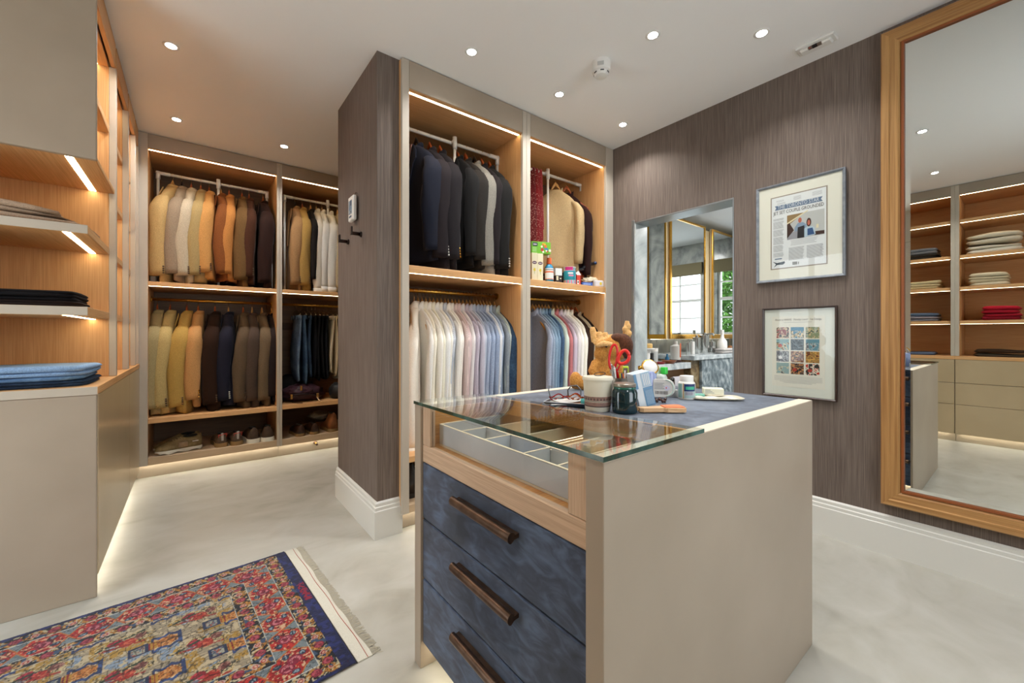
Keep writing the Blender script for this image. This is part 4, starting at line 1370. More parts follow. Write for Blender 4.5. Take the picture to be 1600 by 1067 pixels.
npoly([(.44, .47), (.50, .41), (.60, .41), (.66, .45), (.66, .50), (.44, .52)], plain('print_blue_shirt', '7e92a6', .85), 'photo_shirt', .0016, parent=ph_)
disc(.54, .375, .032, .036, plain('print_skin', 'b0604a', .85), 'photo_face', .0018)
npoly([(.50, .47), (.62, .455), (.64, .62), (.49, .62)], plain('print_black', '1f1e22', .85), 'photo_seat', .0018, parent=ph_)
disc(.70, .425, .042, .058, plain('print_hair', '3a221c', .85), 'photo_hair', .0020)
disc(.70, .43, .026, .036, plain('print_skin', 'b0604a', .85), 'photo_face', .0022)
npoly([(.62, .50), (.66, .485), (.76, .485), (.80, .51), (.82, .60), (.62, .62)], plain('print_light_blue', 'a9bdca', .85), 'photo_shirt', .0020, parent=ph_)
npoly([(.675, .51), (.765, .505), (.80, .595), (.675, .60)], plain('print_denim', '2f4f7a', .85), 'photo_dungarees', .0022, parent=ph_)
npoly([(.80, .56), (.97, .565), (.97, .61), (.80, .61)], plain('print_dark_brown', '3b241c', .85), 'photo_table', .0016, parent=ph_)
nrect(.83, .87, .47, .52, plain('print_cream', 'd8cda8', .85), 'photo_lamp', .0016)
g = G(); rr = random.Random(4)
def ln(a0, a1, b, h=.0035):
    p, q = NP(a0, b, .0012), NP(a1, b + h, .0009)
    g.box(p[0], q[0], min(p[1], q[1]), max(p[1], q[1]), min(p[2], q[2]), max(p[2], q[2]))
for b in np.arange(.045, .10, .014):
    ln(.09, .24, b) if b < .07 else ln(.11, .27, b + .01)
    ln(.42, .56, b - .008); ln(.76, .93, b - .012)
for b in np.arange(.30, .84, .0105):
    if abs((b * 100) % 11) > 1.2:
        ln(.03, .24 - rr.random() * .03, b)
for b in np.arange(.635, .70, .016):
    ln(.36 + rr.random() * .03, .86 - rr.random() * .06, b)
for b in np.arange(.735, .91, .0105):
    ln(.33, .62 - rr.random() * .03, b); ln(.66, .96 - rr.random() * .03, b)
o = g.build('printed_columns', GREYINK, t); o['kind'] = 'stuff'
nrect(.06, .20, .862, .876, BN, 'blue_caption')
nrect(.40, .49, .935, .975, plain('barcode_grey', '75756f', .8), 'barcode'); nrect(.505, .52, .94, .975, plain('barcode_grey', '75756f', .8), 'barcode_tail')
npoly([(.02, .90), (.11, .925), (.25, .91), (.26, .935), (.22, .955), (.11, .95), (.04, .985), (.085, .94)], plain('print_slate', '2c3a44', .85), 'printed_emblem')
pane(t, WX - .016, P1['y0'] + .012, P1['y1'] - .012, P1['z0'] + .012, P1['z1'] - .012)

# framed sheet of twelve holiday photographs
P2 = dict(y0=.648, y1=1.012, z0=.739, z1=1.258)
t, x = picture('framed_photo_sheet', 'framed sheet of twelve small photographs in a thin dark frame, lower picture', P2['y0'], P2['y1'], P2['z0'], P2['z1'], .010, .022, plain('dark_brown_frame', '35221a', .35), ('ivory_mount', 'd3d6cc'))
y1s, y0s = wall_pt(1207.5, 500, WX)[0], wall_pt(1290, 500, WX)[0]
zt = wall_pt(1207.5, 495, WX)[1]; zb_ = wall_pt(1290, 609, WX)[1]
G().box(x - .0008, x, y0s, y1s, zb_, zt).build('photo_sheet', plain('sheet_paper', 'd8d6c9', .9), t)
g1, g0 = wall_pt(1213.3, 550, WX)[0], wall_pt(1283.2, 550, WX)[0]
gt = wall_pt(1213.3, 511, WX)[1]; gb = wall_pt(1283.2, 588, WX)[1]
cw, chh = (g1 - g0) / 3, (gt - gb) / 4
PM = vcol_mat('colour_print', .6, .4)
pal = [('8a4a52', 'cdbb9c', '3c3a44'), ('3f7d9c', 'd8c9a8', '6b6a52'), ('7c8a6a', 'c9b48a', '3f5a50'), ('7fa2a6', 'd8c9a2', '5a4a3a'), ('2f4048', '5f7076', '1d2a30'), ('5f8a98', 'b0b4b0', '4a4a4e'),
       ('5a5a62', '9aa0a2', '2e3036'), ('6a4030', 'c8a070', '2a2a30'), ('8a6a3a', 'c99a4a', '5a2a1a'), ('88a2a2', 'c9c0a2', '4a525a'), ('4a3a30', 'c08a5a', '1f1a1c'), ('2a2420', 'd8d0bc', 'b0301c')]
for k in range(12):
    r_, c_ = divmod(k, 3)
    n = 30
    A, B = np.meshgrid(np.linspace(0, 1, n), np.linspace(0, 1, n), indexing='ij')
    ya_ = g1 - (c_ + .05) * cw; yb_ = g1 - (c_ + .93) * cw; za_ = gt - (r_ + .03) * chh; zb2 = gt - (r_ + .95) * chh
    P = np.stack([np.full_like(A, x - .0012), ya_ + (yb_ - ya_) * A, za_ + (zb2 - za_) * B], -1)
    nz = vnoise(A, B, 7, 40 + k) * .7 + vnoise(A, B, 15, 80 + k) * .3
    Cc = np.zeros((n, n, 3)); Cc[:] = L3(pal[k][1])
    Cc[nz > .52] = L3(pal[k][0]); Cc[nz < .36] = L3(pal[k][2])
    if k in (1, 3, 5, 9):
        Cc[B < .34] = L3(pal[k][0]); 
    if k in (3, 6, 11, 10):
        Cc[(np.hypot(A - .3, B - .6) < .16)] = L3('a33a2a' if k != 6 else 'd0d2d2')
    color_grid('small_photograph', P, Cc, PM, t)
text('About to ARRIVE   Monday Lunch   1st Change', .016, plain('brown_ink', '6f675c', .8), t, (x - .0012, (y0s + y1s) / 2, zt - .020), XA, YA, 'handwritten_title', width=(y1s - y0s) * .88)
g = G()
for j in range(7):
    z = gb - .010 - j * .0062
    inset = .012 if j < 5 else .04 + .02 * (j - 5)
    g.box(x - .0012, x - .0008, y0s + inset, y1s - inset, z - .0012, z)
g.box(x - .0012, x - .0008, y0s + .06, y1s - .06, zt - .036, zt - .0345)
o = g.build('printed_lines', GREYINK, t); o['kind'] = 'stuff'
pane(t, WX - .018, P2['y0'] + .008, P2['y1'] - .008, P2['z0'] + .008, P2['z1'] - .008)

# ------------------------------------------------------------------ wing wall: thermostat on a hook, two coat hooks
HM = plain('dark_hook_metal', '2c1d15', .35, .6)
XW = CX0
for (y, z, lb) in ((2.690, 1.692, 'dark angular coat hook on the wing wall, farther one of the two'), (2.441, 1.692, 'dark angular coat hook on the wing wall just under the white controller')):
    t = thing('coat_hook', lb, 'hook', (XW, y, z), 0, 'coat hooks on the wing wall')
    G().tube([(XW - .0005, y, z), (XW - .008, y, z)], .016, 18).build('rose', HM, t, True)
    G().tube([(XW - .008, y, z), (XW - .056, y, z)], .0105, 12).build('peg', HM, t, True)
    G().cbox(XW - .062, XW - .052, y - .0105, y + .0105, z - .011, z + .038, .002).build('upturned_tip', HM, t)
t = thing('wall_controller', 'white wall controller with a small screen hanging on the wing wall', 'controller', (XW, 2.54, 1.79))
cy0, cy1, cz0, cz1 = 2.490, 2.585, 1.787, 1.937
XB = XW - .010
G().cbox(XB - .024, XB, cy0, cy1, cz0, cz1, .006).build('case', WHITE, t)
G().cbox(XB - .0255, XB - .0235, cy0 + .020, cy1 - .014, cz0 + .040, cz1 - .026, .0008).build('screen', plain('controller_screen', '9fb0bd', .2), t)
for a, b, c, d, m in ((.026, .050, .090, .118, '2c4a66'), (.035, .074, .068, .086, '5d7f9c'), (.028, .046, .048, .056, '24384c'), (.052, .076, .050, .062, '7f97a8')):
    G().box(XB - .0262, XB - .0255, cy0 + a, cy0 + b, cz0 + c, cz0 + d).build('screen_block', plain('screen_ink_' + m, m, .4), t)
G().box(XB - .0262, XB - .024, cy0 + .03, cy1 - .025, cz0 + .020, cz0 + .030).build('button', plain('controller_button', '3a5670', .4), t)
G().tube([(XW - .001, 2.520, 1.958), (XW - .010, 2.520, 1.958), (XW - .012, 2.523, 1.945), (XB - .01, 2.530, 1.936)], .0016, 6).build('hanging_wire', HM, t)

# ------------------------------------------------------------------ ceiling devices
sx, sy = 1.815, 1.500
t = thing('smoke_detector', 'white cylindrical smoke detector on the ceiling in front of the wardrobes', 'detector', (sx, sy, H))
G().lathe([(.052, 0), (.052, -.014), (.050, -.018), (.050, -.052), (.046, -.056), (.040, -.058)], (sx, sy, H), 32).build('housing', WHITE, t, 'auto')
G().lathe([(.040, -.0575), (.040, -.070), (.034, -.078), (.012, -.082), (.001, -.082)], (sx, sy, H), 32).build('sensing_cap', WHITE, t, 'auto')
for k in range(6):
    a = k * pi / 3 + .3
    G().cbox(-.010, .010, -.0425, -.038, -.067, -.0615, .001).xf(Matrix.Translation((sx, sy, H)) @ Matrix.Rotation(a, 4, 'Z')).build('vent_slot', plain('dark_slot', '2a2a2a', .6), t)
G().cbox(sx - .02, sx + .015, sy - .0512, sy - .0495, H - .044, H - .022, .0005).xf(Matrix.Translation((sx, sy, 0)) @ Matrix.Rotation(-.9, 4, 'Z') @ Matrix.Translation((-sx, -sy, 0))).build('label', plain('grey_label', 'b9b9b5', .6), t)
sx, sy = 2.585, .702
t = thing('motion_sensor', 'white oblong motion sensor with a dark window on the ceiling by the right wall', 'sensor', (sx, sy, H))
R = Matrix.Translation((sx, sy, H))
G().cbox(-.042, .042, -.085, .085, -.012, 0, .004).xf(R).build('base', WHITE, t)
G().cbox(-.028, .028, -.070, .070, -.026, -.010, .009).xf(R).build('cover', WHITE, t)
G().cbox(-.029, -.010, -.030, .030, -.027, -.016, .002).xf(R).build('window', plain('sensor_brown', '6a5a4c', .3), t)
G().cbox(-.0298, -.012, -.011, .011, -.0278, -.0165, .001).xf(R).build('eye', plain('sensor_black', '181412', .2), t)
G().cbox(-.0296, -.026, .018, .023, -.0276, -.023, .0005).xf(R).build('indicator', plain('red_indicator', 'b02a22', .3), t)

# ------------------------------------------------------------------ folded clothes
def slab(x0, x1, y0, y1, z0, t, seed=0, droop=.0, N=44, rim=None):
    """one soft folded layer: rounded edges, faint waves"""
    g = G(); rs = []
    cx, cy = (x0 + x1) / 2, (y0 + y1) / 2; hx, hy = (x1 - x0) / 2, (y1 - y0) / 2
    r = t / 2
    rnd = random.Random(seed); p = [rnd.uniform(0, 6) for _ in range(6)]
    lev = [(0, .999), (.12, .7), (.5, 0), (.88, .7), (1, .999)]
    def ring(zz, inset, k=1.0):
        out = []
        for i in range(N):
            a = 2 * pi * i / N
            ex = .32
            ux = abs(cos(a)) ** ex * (1 if cos(a) >= 0 else -1); uy = abs(sin(a)) ** ex * (1 if sin(a) >= 0 else -1)
            w = 1 + .018 * sin(3 * a + p[0]) + .012 * sin(7 * a + p[1])
            X = cx + (hx - inset) * ux * k * w; Y = cy + (hy - inset) * uy * k * w
            wave = (.14 * t * sin(9 * X + p[2]) + .12 * t * sin(13 * Y + p[3])) * (zz / t) + droop * (-(ux ** 2) - .6 * (uy ** 2)) * (zz / t)
            out.append((X, Y, z0 + zz + wave))
        return out
    for q, ins in lev:
        rs.append(ring(q * t, ins * r))
    for k in (.7, .35, .02):
        rs.append(ring(t * 1.01, r, k))
    g.rings(rs)
    return g

def folded(name, label, cat, x0, x1, y0, y1, z0, h, col, n=2, cloth='cotton', seed=0, group=None, droop=0, shrink=.012, alt=None):
    t = thing(name, label, cat, ((x0 + x1) / 2, (y0 + y1) / 2, z0), 0, group)
    th = h / n
    rnd = random.Random(seed)
    for i in range(n):
        a, b, c, d = [rnd.uniform(0, shrink) for _ in range(4)]
        m = fabric(alt if (alt and i % 2) else col, cloth)
        slab(x0 + a, x1 - b, y0 + c, y1 - d, z0 + .0008 + i * th * .97, th, seed * 7 + i, droop * (i + 1) / n).build('fold', m, t, True)
    return t

folded('folded_trousers', 'dark navy folded jeans at the bottom of the pile on the left worktop', 'jeans', -.79, -.345, 2.455, 2.86, .883, .026, '27384f', 2, 'denim', 1, 'folded jeans on the worktop')
folded('folded_trousers', 'mid blue folded jeans in the middle of the pile on the left worktop', 'jeans', -.79, -.350, 2.46, 2.85, .910, .018, '6d8fb5', 1, 'denim', 2, 'folded jeans on the worktop')
folded('folded_trousers', 'light blue folded jeans on top of the pile on the left worktop', 'jeans', -.785, -.342, 2.45, 2.85, .929, .038, '8fb0d8', 2, 'cotton', 3, 'folded jeans on the worktop')
folded('folded_trousers', 'dark brown folded trousers under the black ones on the middle left shelf', 'trousers', -.79, -.372, 2.45, 2.84, 1.216, .022, '33231c', 2, 'cotton', 4, 'folded trousers on the left shelf')
folded('folded_trousers', 'black folded trousers lying on brown ones, middle left shelf', 'trousers', -.79, -.378, 2.45, 2.84, 1.239, .044, '17151a', 3, 'cotton', 5, 'folded trousers on the left shelf')
t = thing('knitted_throw', 'beige knitted throw slumped on the upper left shelf', 'throw', (-.58, 2.62, 1.555))
slab(-.79, -.352, 2.435, 2.84, 1.5555, .030, 31, .006).build('fold', fabric('b79e86', 'knit'), t, True)
slab(-.79, -.40, 2.45, 2.82, 1.584, .034, 32, .022).build('fold', fabric('b79e86', 'knit'), t, True)
for j in range(5):
    pth = [(-.79 + .09 * i, 2.452 + .012 * sin(i * .9 + j) + .02 * j, 1.612 + .018 - .006 * j * .3 - .0035 * i - .0022 * i * i * .55) for i in range(5)]
    G().tube(pth, .011, 8, rad=[.012, .014, .013, .012, .006]).build('gathered_fold', fabric('b79e86', 'knit'), t, True)

def y_at(u, X):
    k = (u - 800) / 637.0
    return X * (FWD[1] + RGT[1] * k) / (FWD[0] + RGT[0] * k)
VX = 2 * (WX - .022) + .76         # where a pile standing at X = -.76 appears behind the mirror
def mirror_pile(u0, u1, z, h, n, cols, cat, nm, labs, cloth='cotton', seed=0, dep=.36, group=None, droop=0):
    ya, yb = y_at(u1, VX), y_at(u0, VX)
    zz = z
    for i, (c, lb) in enumerate(zip(cols, labs)):
        hh = h / len(cols)
        folded(nm, lb, cat, MX - .05 - dep, MX - .055, ya, yb, zz, hh * .97, c, n, cloth, seed + i, group, droop)
        zz += hh
Z4 = [s + .034 for s in zs]
mirror_pile(1405, 1466, Z4[2], .115, 2, ['4a4034', '78797c'], 'sweater', 'folded_sweater', ['brown-black folded sweater under the grey one, seen in the mirror', 'grey folded sweater on the top left shelf in the mirror'], 'knit', 40, .34, 'folded knitwear in the left mirrored bay')
mirror_pile(1405, 1472, Z4[1], .085, 1, ['cdb98a', 'd3bf92', 'd8c699'], 'trousers', 'folded_trousers', ['sand folded trousers at the bottom of the left mirrored pile', 'sand folded trousers in the middle of the left mirrored pile', 'sand folded trousers topping the left mirrored pile'], 'cotton', 44, .36, 'sand trousers in the left mirrored bay')
mirror_pile(1405, 1468, Z4[0], .085, 1, ['8b8a92', 'a39aa0', '5f6f86'], 'trousers', 'folded_trousers', ['grey folded trousers below the mauve ones in the mirror', 'mauve-grey folded trousers in the middle of a mirrored pile', 'slate blue folded trousers topping a mirrored pile'], 'cotton', 48, .36, 'blue and grey trousers in the left mirrored bay')
mirror_pile(1405, 1463, .882, .03, 1, ['5f6c86'], 'trousers', 'folded_trousers', ['single blue folded trousers on the mirrored oak worktop'], 'cotton', 52, .3)
mirror_pile(1506, 1600, Z4[2], .215, 2, ['efe9d8', 'e4d9c2'], 'sweater', 'folded_sweater', ['thick cream cable sweater under an oatmeal one in the mirror', 'oatmeal sweater heaped on a cream one in the mirror'], 'knit', 60, .36, 'white knitwear in the right mirrored bay', .02)
mirror_pile(1510, 1580, Z4[1], .125, 1, ['d8cdb2', 'cdbf9e', 'd5c7a6', 'd9cdb0'], 'trousers', 'folded_trousers', ['stone folded chinos, bottom of the right mirrored pile', 'stone folded chinos, second from bottom in the right mirrored pile', 'stone folded chinos, second from top in the right mirrored pile', 'stone folded chinos topping the right mirrored pile'], 'cotton', 64, .36, 'stone chinos in the right mirrored bay')
mirror_pile(1531, 1598, Z4[0], .135, 1, ['8c0f22', 'a81529', 'b5182d', 'c01c33'], 'sweater', 'folded_sweater', ['red folded sweater, bottom of the red pile in the mirror', 'red folded sweater, second from bottom of the red pile', 'red folded sweater, second from top of the red pile', 'bright red folded sweater topping the red pile'], 'knit', 70, .36, 'red sweaters in the right mirrored bay')
mirror_pile(1518, 1605, .882, .075, 1, ['54483a', '4a3018'], 'sweater', 'folded_sweater', ['grey-brown folded sweater on the mirrored worktop', 'dark brown folded sweater on the mirrored worktop pile'], 'knit', 76, .36, 'brown sweaters on the mirrored worktop', .008)

# ------------------------------------------------------------------ shoes
LEATH_B = noisy('dark_brown_leather', '2c1a12', '44291b', 30, .35)
def shoe(name, label, loc, rz, L, W, hh, upper, sole, solet, group, laces=None, heel_tab=None, wavy=0.0, boot=0.0, lining='15100d'):
    """toe towards local -X ... heel at local +X"""
    t = thing(name, label, 'shoe', loc, rz, group)
    def half(s):      # half width along the shoe (0 toe, 1 heel)
        return W / 2 * max(.02, (1 - (1 - min(1, s / .28)) ** 2.4) ** .5 if s < .28 else 1 - .16 * sin((s - .28) / .5 * pi / 1.2) if s < .88 else (1 - .10) * max(.05, 1 - ((s - .88) / .125) ** 2.2) ** .5)
    S = [0.002, .03, .08, .15, .24, .34, .44, .54, .64, .74, .84, .92, .97, .999]
    g = G(); rs = []
    for s in S:
        w = half(s) * 1.06; x = -L / 2 + L * s
        b = solet * .25 * max(0, 1 - s / .2) + wavy * (.5 + .5 * sin(s * 46))
        rs.append([(x, -w, b), (x, -w * 1.03, solet * .6 + b * .2), (x, -w, solet), (x, w, solet), (x, w * 1.03, solet * .6 + b * .2), (x, w, b)])
    g.rings(rs).build('sole', sole, t, 'auto', local=True)
    g = G(); rs = []
    top = lambda s: hh * (.36 + .64 * (max(0, min(1, (s - .05) / .5))) ** 1.1) if s < .56 else hh * (1 - .16 * sin((s - .56) / .36 * pi)) if s < .92 else hh * (1.0 + .02)
    M = 14
    for s in S:
        w = half(s); x = -L / 2 + L * s; h = top(s) + (boot * max(0, min(1, (s - .5) / .12)) if boot else 0)
        if s < .06: h *= .6 + s * 5
        ring = []
        for i in range(M + 1):
            a = pi * i / M
            fl = .55 if s > .5 else .75
            ring.append((x + (.012 if s > .95 else 0) * sin(a) * -.4, w * cos(a) * (1 - (.30 if s > .5 else .15) * sin(a)), solet * .9 + h * abs(sin(a)) ** fl))
        rs.append(ring)
    g.rings(rs).build('upper', upper, t, True, local=True)
    zt_ = solet + hh + boot
    G().ell((L * .24, 0, zt_ - hh * .10), L * .17, W * .26, hh * .10, 16, 6).build('lining', plain('shoe_lining_' + lining, lining, .9), t, True, local=True)
    if laces:
        for k in range(4):
            s = .36 + k * .05; x = -L / 2 + L * s; z = solet + top(s) * .99
            G().tube([(x, -W * .2, z - .010), (x - .004, 0, z + .003), (x, W * .2, z - .010)], .003, 6).build('lace', laces, t, True, local=True)
    if heel_tab:
        G().cbox(L / 2 - .008, L / 2 + .003, -.008, .008, solet + hh * .25, solet + hh * 1.05, .002).build('heel_tab', heel_tab[0], t, local=True)
        G().tube([(L / 2 - .004, -.026, solet + hh * .62), (L / 2 + .006, -.028, solet + hh * .9), (L / 2 + .002, -.006, solet + hh * .85), (L / 2 + .002, .006, solet + hh * .9), (L / 2 + .006, .030, solet + hh * .95), (L / 2 - .004, .026, solet + hh * .6)], .0028, 6).build('pull_cord', heel_tab[1], t, True, local=True)
    return t
OLV = noisy('olive_mesh', '6b5833', '86704a', 60, .7)
WSOLE = plain('white_sole', 'd9d4c6', .6)
TSOLE = plain('tan_sole', '8a6c42', .6)
z0 = .1625
s = shoe('sneaker', 'olive running shoe with white sole lying sideways on at the left of the shoe shelf', (-.085, 4.235, z0), radians(14), .300, .105, .095, OLV, WSOLE, .030, 'olive running shoes', laces=plain('olive_lace', '7d6a4a', .8), wavy=.012, lining='141210')
G().cbox(-.02, .04, -.058, -.053, .052, .092, .003).xf(Matrix.Rotation(.15, 4, 'X')).build('side_panel', noisy('taupe_overlay', '84694f', '99805f', 40, .6), s, local=True)
G().cbox(.075, .115, -.052, -.047, .072, .076, .001).build('reflective_stripe', WHITE, s, local=True)
shoe('sneaker', 'olive running shoe tucked behind its pair at the left of the shoe shelf', (-.100, 4.350, z0), radians(8), .300, .105, .095, OLV, WSOLE, .030, 'olive running shoes', wavy=.012, lining='141210')
BM = noisy('brown_nubuck', '4a3a30', '66503f', 40, .7)
RC = (plain('grey_tab', 'a39a92', .5), plain('red_cord', 'b5332c', .6))
HEEL = radians(-82)
shoe('trainer', 'brown shoe with red pull cord and tan sole, left one of the pair, heel outward', (x_at(343, 4.20), 4.30, z0), HEEL, .27, .092, .080, BM, TSOLE, .034, 'brown shoes with red cords', heel_tab=RC)
shoe('trainer', 'brown shoe with red pull cord and tan sole, right one of the pair, heel outward', (x_at(367, 4.20), 4.29, z0), HEEL, .27, .092, .080, BM, TSOLE, .034, 'brown shoes with red cords', heel_tab=RC)
DU = noisy('dark_brown_upper', '35261c', '4d3828', 30, .6)
shoe('trainer', 'dark brown trainer with thick white sole, left one of the pair by the bay divider', (x_at(393, 4.19), 4.29, z0), HEEL, .28, .100, .098, DU, WSOLE, .036, 'white-soled dark trainers')
shoe('trainer', 'dark brown trainer with thick white sole, right one touching the bay divider', (x_at(420, 4.19), 4.28, z0), radians(-96), .28, .100, .098, DU, WSOLE, .036, 'white-soled dark trainers')
shoe('leather_shoe', 'dark leather shoe with tan heel, left one of the pair by the wing wall', (x_at(467, 4.19), 4.29, z0), HEEL, .27, .084, .080, LEATH_B, TSOLE, .026, 'dark leather shoes')
shoe('leather_shoe', 'dark leather shoe with tan heel, right one of the pair by the wing wall', (x_at(489, 4.19), 4.29, z0), HEEL, .27, .084, .080, LEATH_B, TSOLE, .026, 'dark leather shoes')
shoe('ankle_boot', 'tan suede ankle boot heel outward beside the wing wall edge', (x_at(518, 4.19), 4.30, z0), HEEL, .28, .098, .085, noisy('tan_suede', '6b3d1d', '8a532a', 30, .8), TSOLE, .030, None, boot=.07)
shoe('ankle_boot', 'black ankle boot at the bottom of the middle wardrobe beside the island', (1.005, 2.36, .1505), radians(-90), .28, .096, .08, noisy('black_leather', '15120f', '2a221c', 30, .3), plain('dark_sole', '1c1713', .6), .028, 'black boots in the middle wardrobe', boot=.10)
shoe('ankle_boot', 'second black ankle boot in the middle wardrobe, right of its pair', (1.12, 2.36, .1505), radians(-90), .28, .096, .08, noisy('black_leather', '15120f', '2a221c', 30, .3), plain('dark_sole', '1c1713', .6), .028, 'black boots in the middle wardrobe', boot=.10)

# grey cloth over the boots, bags on the shelf above
def lump(c, r, seed, n=28, m=16, amp=.18, freq=3.0, flat=None):
    g = G(); g.ell((0, 0, 0), 1, 1, 1, n, m)
    for i, v in enumerate(g.v):
        v = Vector(v); d = v.normalized()
        k = 1 + amp * (noise.noise(d * freq + Vector((seed * 3.1, 0, 0))) + .5 * noise.noise(d * freq * 2.3 + Vector((0, seed * 1.7, 0)))) + amp * .5 * abs(noise.noise(d * freq * 1.6 + Vector((0, 0, seed))))
        p = Vector((d.x * r[0] * k, d.y * r[1] * k, d.z * r[2] * k))
        if flat is not None and p.z < flat:
            p.z = flat + (p.z - flat) * .05
        g.v[i] = (c[0] + p.x, c[1] + p.y, c[2] + p.z)
    return g
t = thing('shoe_bag', 'crumpled grey cloth shoe bag thrown over the boots by the wing wall', 'bag', (.98, 4.42, .27))
lump((.985, 4.36, .305), (.085, .10, .035), 3, amp=.3).build('cloth', fabric('7d7468', 'cotton'), t, True)
PLUM = noisy('plum_nylon', '2e1b24', '4a2c36', 14, .45)
zl = .4685
t = thing('rucksack', 'dark plum rucksack slumped on the shelf under the black trousers', 'bag', (.83, 4.38, zl))
lump((.835, 4.36, zl + .068), (.185, .14, .085), 5, amp=.22, flat=-.066).build('body', PLUM, t, True)
lump((.80, 4.25, zl + .10), (.10, .05, .04), 8, amp=.25).build('front_pocket', PLUM, t, True)
G().tube([(.70, 4.235, zl + .05), (.74, 4.205, zl + .075), (.82, 4.195, zl + .08), (.90, 4.20, zl + .06), (.96, 4.24, zl + .05)], .012, 8, flat=.5).build('strap', plain('strap_web', '241419', .8), t, True)
GOLD = plain('gilt_buckle', 'd8a85a', .3, .9)
for x, z in ((.715, .062), (.795, .135), (.935, .055)):
    G().cbox(x - .009, x + .009, 4.186, 4.196, zl + z - .022, zl + z + .022, .003).build('buckle', GOLD, t)
G().tube([(.93, 4.19, zl + .04), (.945, 4.165, zl + .012), (.95, 4.146, zl + .004)], .006, 6, flat=.4).build('strap_end', plain('pale_strap', 'c2ab84', .7), t, True)
G().tube([(.72, 4.20, zl + .012), (.76, 4.17, zl + .004), (.80, 4.155, zl + .004)], .007, 6, flat=.4).build('strap_end', LEATH_B, t, True)
t = thing('duffel_bag', 'black soft bag standing behind the plum rucksack', 'bag', (.83, 4.56, zl))
lump((.80, 4.58, zl + .12), (.17, .09, .12), 9, amp=.15, flat=-.118).build('body', plain('black_nylon', '121113', .6), t, True)
t = thing('cap_bag', 'black round bag at the wing wall end of the trouser shelf', 'bag', (1.13, 4.30, zl))
lump((1.14, 4.30, zl + .07), (.075, .10, .085), 12, amp=.12, flat=-.069).build('body', plain('black_nylon', '121113', .6), t, True)
t = thing('door_stop', 'small bronze door stop with pale tip fixed to the far plinth', 'door stop', (1.0, 4.21, .075))
cxp = x_at(493, 4.2)
G().tube([(cxp, FYL + .069, .075), (cxp, FYL + .062, .075)], .017, 16).build('rose', BRONZE, t, True)
G().tube([(cxp, FYL + .062, .075), (cxp + .003, FYL + .03, .068)], .008, 12).build('stem', BRASS, t, True)
G().tube([(cxp + .003, FYL + .03, .068), (cxp + .004, FYL + .018, .065)], .0105, 12).build('buffer', plain('brown_rubber', '4a2a18', .6), t, True)

# ------------------------------------------------------------------ red ties and rack brackets in the upper bays
def dots_mat(name, base, dot):
    t = NT(name)
    v = t.coords((90, 90, 90))
    vo = t.n('ShaderNodeTexVoronoi', i_Scale=1.0)
    t.l(v, vo.inputs['Vector'])
    c = t.ramp(vo.outputs['Distance'], [(.22, lin(dot)), (.30, lin(base))])
    t.l(c, t.b.inputs['Base Color']); t.b.inputs['Roughness'].default_value = .5
    return t.m
for i, (u, b, d, lb) in enumerate(((831, '6b1620', 'd8b8a8', 'dark red dotted tie nearest the bay divider'), (836, '8c1a24', 'e0c0b0', 'red dotted tie hanging between its neighbours'), (842, '9c3038', 'c98a80', 'brick red dotted tie beside the beige pullover'))):
    x = x_at(u, RCY)
    t = thing('necktie', lb, 'tie', (x, RCY - .02, RCZ), 0, 'ties hanging over the right rack')
    g = G(); rs = []
    for k in range(13):
        q = k / 12; a = -1.2 + 2.4 * q
        z = RCZ + .0145 - .62 * max(0, abs(q - .5) * 2 - .04)
        y = RCY + (.016 if q > .5 else -.016) * min(1, abs(q - .5) * 8) + (0)
        w = .022 + .018 * abs(q - .5) * 2
        rs.append([(x - .003, y - w * 0 - .002, z), (x + .003, y - .002, z)])
    # a folded tie is two flat hanging blades joined over the tube
    for s, Lq in ((-1, .62), (1, .52)):
        pts = [(-.020, 0), (.020, 0), (.036, -Lq * .9), (0, -Lq), (-.036, -Lq * .9)]
        M = Matrix.Translation((x + (.0035 if s > 0 else -.0035), RCY - .006, RCZ + .014)) @ Matrix.Rotation(pi / 2 + .5, 4, 'Z')
        gg = G().prism(pts, -.0022, .0022, 'xz'); gg.xf(M)
        gg.build('blade', dots_mat(f'tie_silk_{i}_{s}', b, d), t)
GRV = plain('grey_bracket', '9a958c', .5)
for rk, x, y, z, hgt in (('garment_rack', -.245, FYL + .12, 1.509, .26), ('garment_rack', .560, FYL + .14, 1.509, .24), ('garment_rack.003', 2.455, FYC + .31, 1.488, .25), ('garment_rack.002', 1.735, FYC + .30, 1.491, .24)):
    p = bpy.data.objects[rk]
    b = G().cbox(x - .016, x + .016, y, y + .11, z, z + hgt, .002).build('side_bracket', GRV, p)
    for k in range(4):
        G().cbox(x - .018, x + .018, y + .012 + k * .024, y + .026 + k * .024, z + .003, z + hgt - .003, .002).build('bracket_rib', GRV, b)

